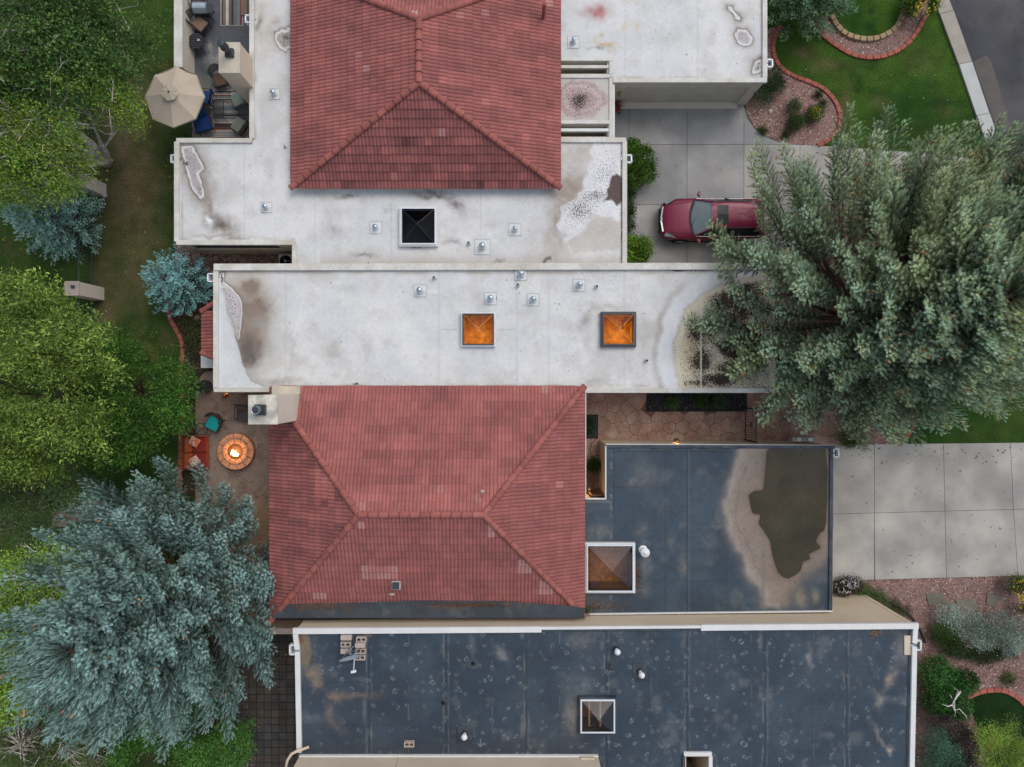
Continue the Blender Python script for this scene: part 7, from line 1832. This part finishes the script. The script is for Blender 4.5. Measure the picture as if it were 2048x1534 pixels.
LEAFT = (np.array([(0, 0, 0), (.5, .0, .45), (0, .10, 1.0), (-.5, .0, .45)]), np.array([(0, 1, 2), (0, 2, 3)]))
def leaf_tpl(w, l): v = LEAFT[0].copy(); v[:, 0] *= w; v[:, 2] *= l; v[:, 1] *= l; return (v, LEAFT[1])
def broadleaf(px, py, H_, lobes, leaf, nspray, per, cols, label, seed, trunk='bark', spray=.45, up=.55, name='leafy_tree', cat='tree', trunk_r=.14, bare=0, dark=None, nlimb=3, bareamt=40):
    """lobes: (px, py, z, rx, ry, rz) ellipsoids of the crown, seen at px, py"""
    r = np.random.default_rng(seed); rr = random.Random(seed); p = P(px, py, 0); root = empty(name, (p.x, p.y, 0), label, cat)
    cen = [P(l[0], l[1], l[2]) for l in lobes]; vol = np.array([l[3] * l[4] + l[3] * l[5] for l in lobes]); vol = vol / vol.sum()
    li = r.choice(len(lobes), nspray, p=vol); d = r.normal(size=(nspray, 3)); d[:, 2] = np.abs(d[:, 2]) * 1.0 - .35 * (r.random(nspray) < .35); d /= np.linalg.norm(d, axis=1, keepdims=True)
    rad = r.uniform(.55, 1.0, nspray) ** .6; E = np.array([l[3:6] for l in lobes])[li]; Cn = np.array([tuple(c) for c in cen])[li]
    base = Cn + d * E * rad[:, None]
    # gaps: drop sprays where coarse noise is low
    nz = fbm(base[:, 0] * 10 + base[:, 2] * 5, base[:, 1] * 10 - base[:, 2] * 3, 11, seed, 3); keep = nz > (.43 if nspray > 1600 else .24); base, d, li = base[keep], d[keep], li[keep]
    n = len(base); sd = d * .8 + r.normal(size=(n, 3)) * .5; sd[:, 2] += up; sd /= np.linalg.norm(sd, axis=1, keepdims=True)
    ln = spray * r.uniform(.6, 1.3, n)
    t = r.random((n, per)); pos = base[:, None] + sd[:, None] * (ln[:, None] * t)[..., None] + r.normal(size=(n, per, 3)) * (.07 + .10 * spray)
    ld = sd[:, None] * .7 + r.normal(size=(n, per, 3)) * .75; ld[..., 2] += .1
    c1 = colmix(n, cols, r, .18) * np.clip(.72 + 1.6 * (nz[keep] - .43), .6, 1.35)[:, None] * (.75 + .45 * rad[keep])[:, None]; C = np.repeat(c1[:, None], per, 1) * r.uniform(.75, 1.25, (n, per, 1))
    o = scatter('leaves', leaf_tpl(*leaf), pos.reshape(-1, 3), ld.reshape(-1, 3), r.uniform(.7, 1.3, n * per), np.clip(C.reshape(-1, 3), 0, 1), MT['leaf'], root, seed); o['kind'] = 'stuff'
    tb = MB(); tops = []
    for c in cen:
        a = Vector((p.x, p.y, 0)); mid = a.lerp(c, .45) + Vector((rr.uniform(-.3, .3), rr.uniform(-.3, .3), .3)); k = max(1, len(cen)) ** .35
        tb.tube([a, a.lerp(mid, .5) + Vector((.05, .05, .1)), mid, c], [trunk_r, trunk_r * .8, trunk_r * .55 / k, trunk_r * .2], 8, cap=False); tops.append((mid, c))
    tb.build('trunk', MT[trunk], root, smooth=True)
    lb = MB()
    for k in range(min(n, bareamt * 3 if bare else 70)):
        q = Vector(base[k]); mid, c = tops[li[k]]; s = mid.lerp(c, rr.uniform(.2, 1)); m1 = s.lerp(q, .55) + Vector((rr.uniform(-.15, .15), rr.uniform(-.15, .15), rr.uniform(-.1, .1)))
        lb.tube([s, m1, q, q + Vector(sd[k]) * (.5 if bare else .15)], [trunk_r * .22, trunk_r * .13, trunk_r * .07, .003], 4, cap=False)
    if bare:
        for k in range(bareamt):
            q = Vector(base[rr.randrange(n)]); q = q + Vector((0, 0, .15)); dd = Vector((rr.uniform(-1, 1), rr.uniform(-1, 1), rr.uniform(-.1, .5))).normalized()
            e = q + dd * rr.uniform(.3, .9); lb.tube([q, q.lerp(e, .5) + Vector((.03, -.03, .03)), e], [.016, .011, .004], 4, cap=False)
            for b in range(3): s = q.lerp(e, rr.uniform(.3, .9)); lb.tube([s, s + (dd + Vector((rr.uniform(-.8, .8), rr.uniform(-.8, .8), .2))).normalized() * .25], [.006, .003], 3, cap=False)
    lb.build('branches', MT['bark_white'] if bare else MT['bark'], root)
    return root
G1 = [(.022, .050, .014), (.032, .066, .017), (.048, .085, .020)]; G2 = [(.060, .105, .016), (.080, .125, .018), (.045, .090, .016), (.10, .13, .02)]
broadleaf(120, 60, 8.5, [(60, 60, 6.5, 2.9, 2.4, 1.8), (190, 40, 5.8, 2.5, 2.2, 1.8), (218, 118, 5.0, 1.35, 1.5, 1.2), (120, 150, 6.0, 2.2, 1.6, 1.6), (-20, 100, 6, 2, 3, 1.8), (10, 10, 7, 3, 3, 1.8), (260, 60, 4.8, 1.2, 2.0, 1.2)], (.075, .095), 5200, 15, G1, 'dark green leafy tree filling the upper left corner', 51, trunk='bark_white', spray=.42, bare=1, bareamt=26)
broadleaf(216, 326, 8.0, [(60, 230, 6.8, 2.2, 1.9, 1.4), (175, 215, 5.4, 2.0, 1.2, 1.1), (60, 320, 6.4, 2.4, 1.7, 1.3), (118, 330, 5.6, 1.2, 1.2, 1.0), (-20, 280, 6.4, 2, 2.4, 1.5), (240, 250, 4.6, 1.0, 1.0, .9)], (.06, .085), 4300, 14, G2, 'yellow green tree with a leaning white trunk at the upper left', 52, trunk='bark_white', spray=.40, bare=1, bareamt=44, trunk_r=.17)
wt = [x for x in SC.objects if x.get('label', '').startswith('yellow green tree with a leaning')][0]
MB().tube([P(216, 327, 0), P(206, 316, .9), P(182, 288, 2.2), P(150, 262, 3.6), P(116, 240, 5.0), P(80, 215, 6.2)], [.26, .20, .17, .14, .11, .05], 9).build('leaning_trunk', MT['bark_white'], wt, smooth=True)
G3 = [(.034, .064, .010), (.050, .085, .014), (.080, .122, .022), (.125, .170, .038)]
broadleaf(150, 760, 7.5, [(70, 700, 5.6, 2.6, 2.6, 1.6), (60, 820, 5.8, 2.4, 2.4, 1.6), (110, 670, 5.0, 1.4, 1.2, 1.1), (140, 760, 5.2, 2.0, 2.2, 1.4), (-20, 760, 5.8, 2.4, 3.6, 1.6), (130, 880, 4.8, 1.7, 1.3, 1.2), (20, 620, 5.4, 1.3, 1.1, 1.1), (20, 900, 5.2, 2.2, 1.2, 1.2)], (.050, .155), 5200, 13, G3, 'bright green narrow leaved tree bulging over the iron fence at the left edge', 53, spray=.5, up=.5)
broadleaf(285, 800, 4.6, [(240, 760, 3.2, 1.7, 1.5, 1.1), (300, 800, 2.8, 1.6, 1.7, 1.1), (230, 860, 3.0, 1.7, 1.4, 1.1), (350, 770, 2.4, .95, .95, .7), (300, 715, 2.6, 1.0, .7, .8), (210, 700, 2.6, 1.0, .9, .8), (345, 830, 2.3, .8, .8, .7)], (.045, .135), 3000, 13, [(.018, .050, .009), (.026, .070, .010), (.038, .088, .013)], 'darker green tree reaching over the winding red edging', 54, spray=.42, trunk_r=.10)
broadleaf(110, 1000, 4.5, [(70, 980, 3.4, 1.9, 1.7, 1.0), (20, 1060, 3.2, 1.6, 1.6, 1.0), (140, 960, 3.0, 1.2, 1.1, .9), (-10, 940, 3.4, 1.4, 1.6, 1.0)], (.035, .06), 2600, 13, [(.030, .055, .022), (.042, .070, .028), (.055, .080, .035)], 'dull grey green small leaved tree left of the broad blue spruce', 55, spray=.4, bare=0)
broadleaf(60, 1210, 8.4, [(90, 1160, 7.2, 1.45, 1.3, .8), (50, 1260, 7.2, 1.25, 1.6, .8), (20, 1360, 7.0, 1.1, 1.4, .8), (-30, 1260, 7.2, 1.4, 2.6, 1.0), (130, 1195, 6.9, .6, .9, .5)], (.045, .085), 3000, 12, [(.070, .125, .018), (.10, .16, .022), (.13, .19, .03), (.055, .10, .02)], 'yellow green tree overlapping the left side of the broad blue spruce', 56, spray=.42, bare=1, bareamt=22)
broadleaf(425, 1440, 2.8, [(420, 1430, 1.9, 1.2, 1.4, .8), (350, 1470, 1.9, 1.4, 1.2, .8), (440, 1490, 1.8, 1.3, 1.1, .8), (300, 1520, 1.8, 1.6, 1.0, .8), (470, 1440, 1.6, .7, 1.0, .6)], (.055, .085), 3000, 13, [(.024, .072, .014), (.035, .090, .018), (.050, .105, .020)], 'green bushy tree below the blue spruce beside the dark pavers', 57, spray=.35, trunk_r=.07)
broadleaf(60, 1500, 3.2, [(40, 1480, 1.8, 1.7, 1.2, .7), (150, 1500, 1.5, 1.5, 1.0, .6), (-40, 1450, 1.8, 1.2, 1.2, .7), (220, 1520, 1.3, 1.0, .8, .5)], (.04, .07), 1500, 12, [(.03, .05, .015), (.045, .065, .02), (.06, .08, .03)], 'thin dull green shrubbery with bare twigs in the lower left corner', 58, spray=.4, bare=1, bareamt=34, name='shrub', cat='shrub')
# fallen dark log lower left
a, b_ = P(-40, 1476, .35), P(85, 1462, .35); tag(MB().tube([a, a.lerp(b_, .5) + Vector((0, .05, .03)), b_], [.30, .27, .20], 12).build('dark_log', MT['bark']), 'thick dark trunk lying at the lower left edge under the spruce', 'log')
def shrub(px, py, h, r_, leaf, n, per, cols, label, seed, name='shrub', cat='shrub', spray=.16, lobes=None, flowers=None, zb=.02, up=.6, bare=0):
    L = lobes or [(px, py, h * .45, r_, r_, h * .55)]
    o = broadleaf(px, py, h, L, leaf, n, per, cols, label, seed, spray=spray, name=name, cat=cat, trunk_r=.03, up=up)
    if flowers:
        r = np.random.default_rng(seed + 5); fr, fc, fn, fs = flowers; li = r.integers(0, len(L), fn); d = r.normal(size=(fn, 3)); d[:, 2] = np.abs(d[:, 2]) + .3; d /= np.linalg.norm(d, axis=1, keepdims=True)
        C0 = np.array([tuple(P(l[0], l[1], l[2])) for l in L])[li]; E = np.array([l[3:6] for l in L])[li]; q = C0 + d * E * 1.12; q[:, 2] += .05
        ft = (np.array([(0, 0, 0), (1, 0, .1), (.3, .95, .1), (-.8, .6, .1), (-.8, -.6, .1), (.3, -.95, .1)]), np.array([(0, 1, 2), (0, 2, 3), (0, 3, 4), (0, 4, 5), (0, 5, 1)]))
        dd = r.normal(size=(fn, 3)) * .3; dd[:, 2] += 1
        f = scatter('flowers', ft, q, dd, r.uniform(.7, 1.3, fn) * fs, colmix(fn, fc, r, .1), MT['leaf'], o, seed); f['kind'] = 'stuff'
    return o
YF = [(.55, .42, .02), (.50, .36, .02)]
shrub(1278, 328, 1.5, .75, (.05, .08), 750, 12, [(.020, .060, .008), (.045, .10, .012), (.07, .13, .015)], 'larger green bush at the corner of the white roof beside the driveway', 61, lobes=[(1278, 322, .8, .62, .62, .55), (1288, 345, .7, .42, .5, .45), (1266, 355, .6, .35, .45, .4), (1262, 300, .6, .35, .35, .4)])
shrub(1278, 500, 1.2, .55, (.05, .08), 550, 12, [(.06, .12, .015), (.085, .15, .016), (.03, .07, .01)], 'smaller yellow green bush beside the driveway above the middle roof', 62, lobes=[(1283, 498, .6, .40, .42, .5), (1270, 515, .6, .42, .42, .4), (1264, 490, .5, .28, .3, .4)])
shrub(1262, 430, .6, .2, (.04, .06), 260, 10, [(.015, .045, .008), (.02, .055, .01)], 'thin dark strip of plants between the white roof and the driveway', 63, lobes=[(1259, y, .25, .16, .5, .22) for y in (385, 410, 435, 462)], name='hedge', cat='hedge')
shrub(1588, 213, .4, .19, (.025, .05), 220, 10, [(.05, .065, .03), (.035, .05, .025), (.07, .06, .04)], 'dull olive shrub, upper one of three on the front gravel bed', 64)
shrub(1590, 245, .5, .22, (.025, .06), 320, 10, [(.025, .055, .015), (.04, .075, .02), (.05, .07, .03)], 'dark green tufted shrub, lowest of three on the front gravel bed', 65)
shrub(1627, 228, .5, .27, (.03, .045), 300, 10, [(.025, .05, .012), (.04, .07, .015)], 'small shrub with yellow flowers, rightmost of three on the front gravel bed', 66, flowers=(.2, YF, 90, .028))
for i, (x_, y_, l_) in enumerate(((1523, 262, 'low green weed near the driveway curve on the front gravel bed'), (1571, 270, 'small green weed near the bottom of the front gravel bed'), (1637, 190, 'small weed inside the upper bend of the red edging'), (1645, 208, 'tiny weed close to the right bend of the red edging'))):
    shrub(x_, y_, .15, .12, (.03, .05), 50, 8, [(.02, .05, .012), (.035, .06, .015)], l_, 70 + i, name='weed', cat='weed', spray=.08)
shrub(1541, 185, .9, .75, (.03, .06), 500, 12, [(.018, .042, .016), (.026, .058, .022)], 'dark juniper hugging the right corner of the garage', 75, lobes=[(1538, 160, .4, .5, .6, .4), (1530, 188, .35, .55, .35, .35), (1552, 172, .35, .3, .4, .35)])
shrub(1842, 12, 1.1, .75, (.035, .06), 800, 12, [(.022, .055, .010), (.04, .085, .014), (.06, .11, .02)], 'round bush with yellow flowers at the top edge by the sidewalk', 76, flowers=(.2, YF, 150, .035), lobes=[(1840, 8, .6, .72, .6, .5), (1822, 18, .5, .4, .3, .4)])
shrub(2035, 1185, .9, .5, (.035, .055), 500, 12, [(.02, .045, .010), (.035, .065, .014)], 'bush with yellow flowers at the right edge above the silver shrub', 77, flowers=(.2, YF, 110, .035), lobes=[(2032, 1172, .5, .36, .45, .4), (2044, 1200, .5, .3, .5, .4)])
shrub(1695, 875, .9, .5, (.02, .05), 520, 12, [(.028, .060, .008), (.04, .08, .010)], 'rounded olive green bush at the end of the stamped path', 78, lobes=[(1695, 872, .5, .42, .46, .45)])
# lower right planting
SIL = [(.11, .16, .135), (.16, .215, .18), (.07, .11, .09), (.21, .26, .22)]
shrub(1960, 1255, .9, 1.2, (.030, .055), 1500, 12, SIL, 'wide silver green shrub sprawling over the gravel at the lower right', 81, spray=.28, lobes=[(1892, 1226, .4, .5, .35, .3), (1930, 1245, .5, .7, .45, .4), (1960, 1270, .5, .6, .4, .4), (1995, 1245, .5, .5, .45, .4), (2010, 1280, .5, .6, .5, .4), (2045, 1260, .5, .5, .7, .4)])
shrub(1900, 1280, .7, .9, (.03, .05), 700, 11, [(.025, .055, .014), (.035, .07, .018), (.018, .04, .012)], 'low dark green shrub left of the silver shrub', 82, spray=.2, lobes=[(1885, 1265, .3, .5, .4, .3), (1905, 1290, .3, .4, .35, .3)])
shrub(1970, 1312, .4, .9, (.03, .05), 600, 11, [(.014, .03, .010), (.02, .042, .012)], 'low dark ground cover under the lower side of the silver shrub', 83, spray=.16, lobes=[(1925, 1302, .15, .6, .25, .2), (1970, 1310, .15, .7, .3, .2), (2005, 1302, .15, .5, .25, .2)])
shrub(1880, 1370, .9, 1.1, (.055, .075), 1300, 12, [(.012, .042, .010), (.018, .055, .012), (.026, .068, .016)], 'glossy dark green shrub filling the bed beside the white coping', 84, spray=.2, lobes=[(1868, 1345, .45, .65, .7, .4), (1900, 1370, .45, .7, .6, .4), (1870, 1400, .45, .6, .5, .4), (1910, 1410, .4, .6, .5, .35), (1930, 1360, .4, .4, .4, .35)])
shrub(1895, 1465, .9, 1.1, (.03, .05), 1200, 11, [(.020, .018, .022), (.028, .022, .026), (.03, .028, .028)], 'dark purple leaved shrub below the glossy green one', 85, spray=.25, lobes=[(1860, 1430, .45, .5, .5, .4), (1900, 1460, .45, .6, .7, .4), (1930, 1490, .45, .5, .7, .4), (1910, 1530, .45, .6, .5, .4)])
shrub(1870, 1510, 1.2, 1.1, (.022, .07), 1300, 12, [(.030, .075, .055), (.045, .10, .07), (.06, .12, .075)], 'blue green juniper at the bottom edge beside the white coping', 86, spray=.3, lobes=[(1865, 1475, .6, .5, .5, .4), (1885, 1510, .6, .7, .6, .4), (1865, 1535, .6, .6, .5, .4), (1900, 1540, .6, .6, .5, .4)])
shrub(2000, 1510, 2.0, 1.2, (.022, .075), 2000, 12, [(.09, .14, .025), (.12, .18, .03), (.15, .21, .045), (.07, .12, .02)], 'feathery yellow green shrub at the lower right corner', 87, spray=.34, lobes=[(1975, 1470, 1.1, .5, .35, .35), (1990, 1515, 1.2, .7, .6, .5), (2025, 1465, 1.2, .35, .5, .4), (2030, 1510, 1.2, .7, .6, .5), (1985, 1545, 1.2, .8, .5, .5)])
shrub(2015, 1356, .2, .25, (.03, .05), 130, 8, [(.04, .06, .015), (.05, .07, .02)], 'faint green weed patch in the gravel above the small lawn', 88, name='weed', cat='weed', spray=.1)
shrub(1732, 1185, .35, .5, (.03, .05), 420, 10, [(.03, .055, .015), (.04, .07, .02), (.02, .04, .012)], 'low green plants along the black edging at the corner of the tan wall', 89, spray=.14, lobes=[(1722, 1176, .15, .35, .2, .2), (1750, 1188, .15, .45, .22, .2), (1778, 1205, .12, .4, .2, .15), (1800, 1222, .12, .4, .2, .15)])
shrub(1690, 1172, .7, .4, (.035, .05), 420, 10, [(.02, .03, .015), (.035, .03, .02)], 'planter of white and lilac flowers at the corner of the dark garage roof', 90, flowers=(.2, [(.70, .66, .72), (.62, .58, .66)], 130, .038), lobes=[(1684, 1172, .4, .35, .32, .3), (1702, 1165, .35, .3, .25, .25)], name='flowering_plant', cat='flowers')
# dead white branches standing in the shrub
db = MB(); c = P(1908, 1400, 1.0)
def br(path, r0): 
    q = [P(x, y, z) for x, y, z in path]; db.tube(q, [r0 * (1 - .75 * i / (len(q) - 1)) for i in range(len(q))], 7)
br([(1921, 1382, .9), (1913, 1393, 1.0), (1908, 1402, 1.1), (1904, 1410, 1.15)], .06); br([(1904, 1410, 1.15), (1896, 1413, 1.2), (1884, 1408, 1.25)], .035); br([(1905, 1410, 1.15), (1909, 1421, 1.2), (1919, 1418, 1.3), (1932, 1432, 1.35), (1934, 1438, 1.35)], .035)
br([(1908, 1402, 1.1), (1909, 1414, 1.2), (1911, 1424, 1.2), (1909, 1434, 1.2)], .028); br([(1904, 1396, 1.05), (1899, 1388, 1.1)], .02); br([(1911, 1390, 1.0), (1916, 1381, 1.1), (1909, 1376, 1.15)], .02)
MT['deadwood'] = M('bleached_deadwood', (.50, .49, .47), .85, .15, 6, .1, 30)
tag(db.build('dead_branch', MT['deadwood'], None, smooth=True), 'bleached bare branch standing out of the glossy dark green shrub', 'branch')
# bed by the blue spruce, courtyard plants, light well plants
shrub(385, 660, .35, .5, (.03, .05), 300, 9, [(.025, .05, .012), (.04, .065, .015), (.05, .05, .02)], 'sparse green plants in the mulch left of the little tiled awning', 91, spray=.14, lobes=[(376, 650, .12, .3, .3, .15), (392, 668, .12, .25, .3, .15), (398, 645, .12, .2, .2, .15), (380, 690, .12, .25, .3, .15), (395, 712, .12, .2, .25, .15)])
for i, (x, y, z) in enumerate(POTS):
    u = 1024 + x * F / (HC - .45); v = 767 - y * F / (HC - .45)
    o = shrub(u, v, .5, .2, (.035, .05), (130, 190, 170)[i], 9, ([(.02, .05, .015), (.035, .07, .02)], [(.018, .045, .012), (.04, .07, .014)], [(.05, .09, .05), (.035, .07, .035)])[i],
          ('low green plant growing in the leftmost planter of the black rock bed', 'spreading green plant in the middle planter of the black rock bed', 'pale green mound in the rightmost planter of the black rock bed')[i], 95 + i, lobes=[(u, v, .36, .21 + .06 * (i == 1), .2, .14)], name='potted_plant', cat='plant', spray=.1)
u = 1024 + POT_C[0] * F / (HC - .5); v = 767 - POT_C[1] * F / (HC - .5)
shrub(u, v, .7, .24, (.035, .06), 200, 9, [(.02, .04, .010), (.035, .055, .012)], 'green plant in the wide pot of the narrow lit court', 99, lobes=[(u, v, .5, .25, .25, .18)], name='potted_plant', cat='plant', spray=.12)
u, v = 1174, 852
shrub(u, v, .5, .24, (.035, .05), 160, 9, [(.012, .03, .010), (.02, .04, .012)], 'dark low plant in the small planter bed by the tile roof', 100, lobes=[(1177, 852, .2, .18, .3, .15)], name='potted_plant', cat='plant', spray=.1)
u = 1024 + pp_.x * F / (HC - .8); v = 767 - pp_.y * F / (HC - .8)
shrub(u, v, .9, .15, (.03, .05), 90, 8, [(.015, .03, .010)], 'dark leaves inside the tall grey ribbed pot', 101, lobes=[(u, v, .72, .13, .13, .06)], name='potted_plant', cat='plant', spray=.06)
shrub(1236, 213, .3, .15, (.025, .04), 70, 8, [(.03, .04, .015)], 'small plant with red flowers left of the garage door', 102, flowers=(.2, [(.42, .03, .02), (.35, .05, .03)], 60, .03), lobes=[(1235, 212, .5, .12, .2, .12), (1234, 222, .5, .1, .1, .1)], name='flowering_plant', cat='flowers')
shrub(1390, 1530, 1.0, .4, (.04, .06), 260, 9, [(.012, .03, .010), (.02, .04, .012)], 'dark plant deep in the white rimmed light well at the bottom edge', 103, lobes=[(1400, 1530, .6, .5, .5, .4)], name='potted_plant', cat='plant')
shrub(1172, 1226, .2, .1, (.02, .04), 40, 8, [(.07, .12, .02), (.04, .08, .015)], 'tuft of weeds growing at the corner of the tile roof and the dark roof', 104, lobes=[(1172, 1221, zC + .1, .12, .1, .1)], name='weed', cat='weed', spray=.08)
# fallen orange leaves on the dark roof corner
r_ = np.random.default_rng(9); q = np.array([tuple(P(1753 + r_.normal() * 8, 1262 + abs(r_.normal() * 6), zD + .02)) for _ in range(50)]); dd = r_.normal(size=(50, 3)); dd[:, 2] *= .2
tag(scatter('fallen_leaves', leaf_tpl(.05, .07), q, dd, np.ones(50), colmix(50, [(.25, .12, .04), (.35, .2, .08)], r_), MT['leaf'], None, 3), kind='stuff')
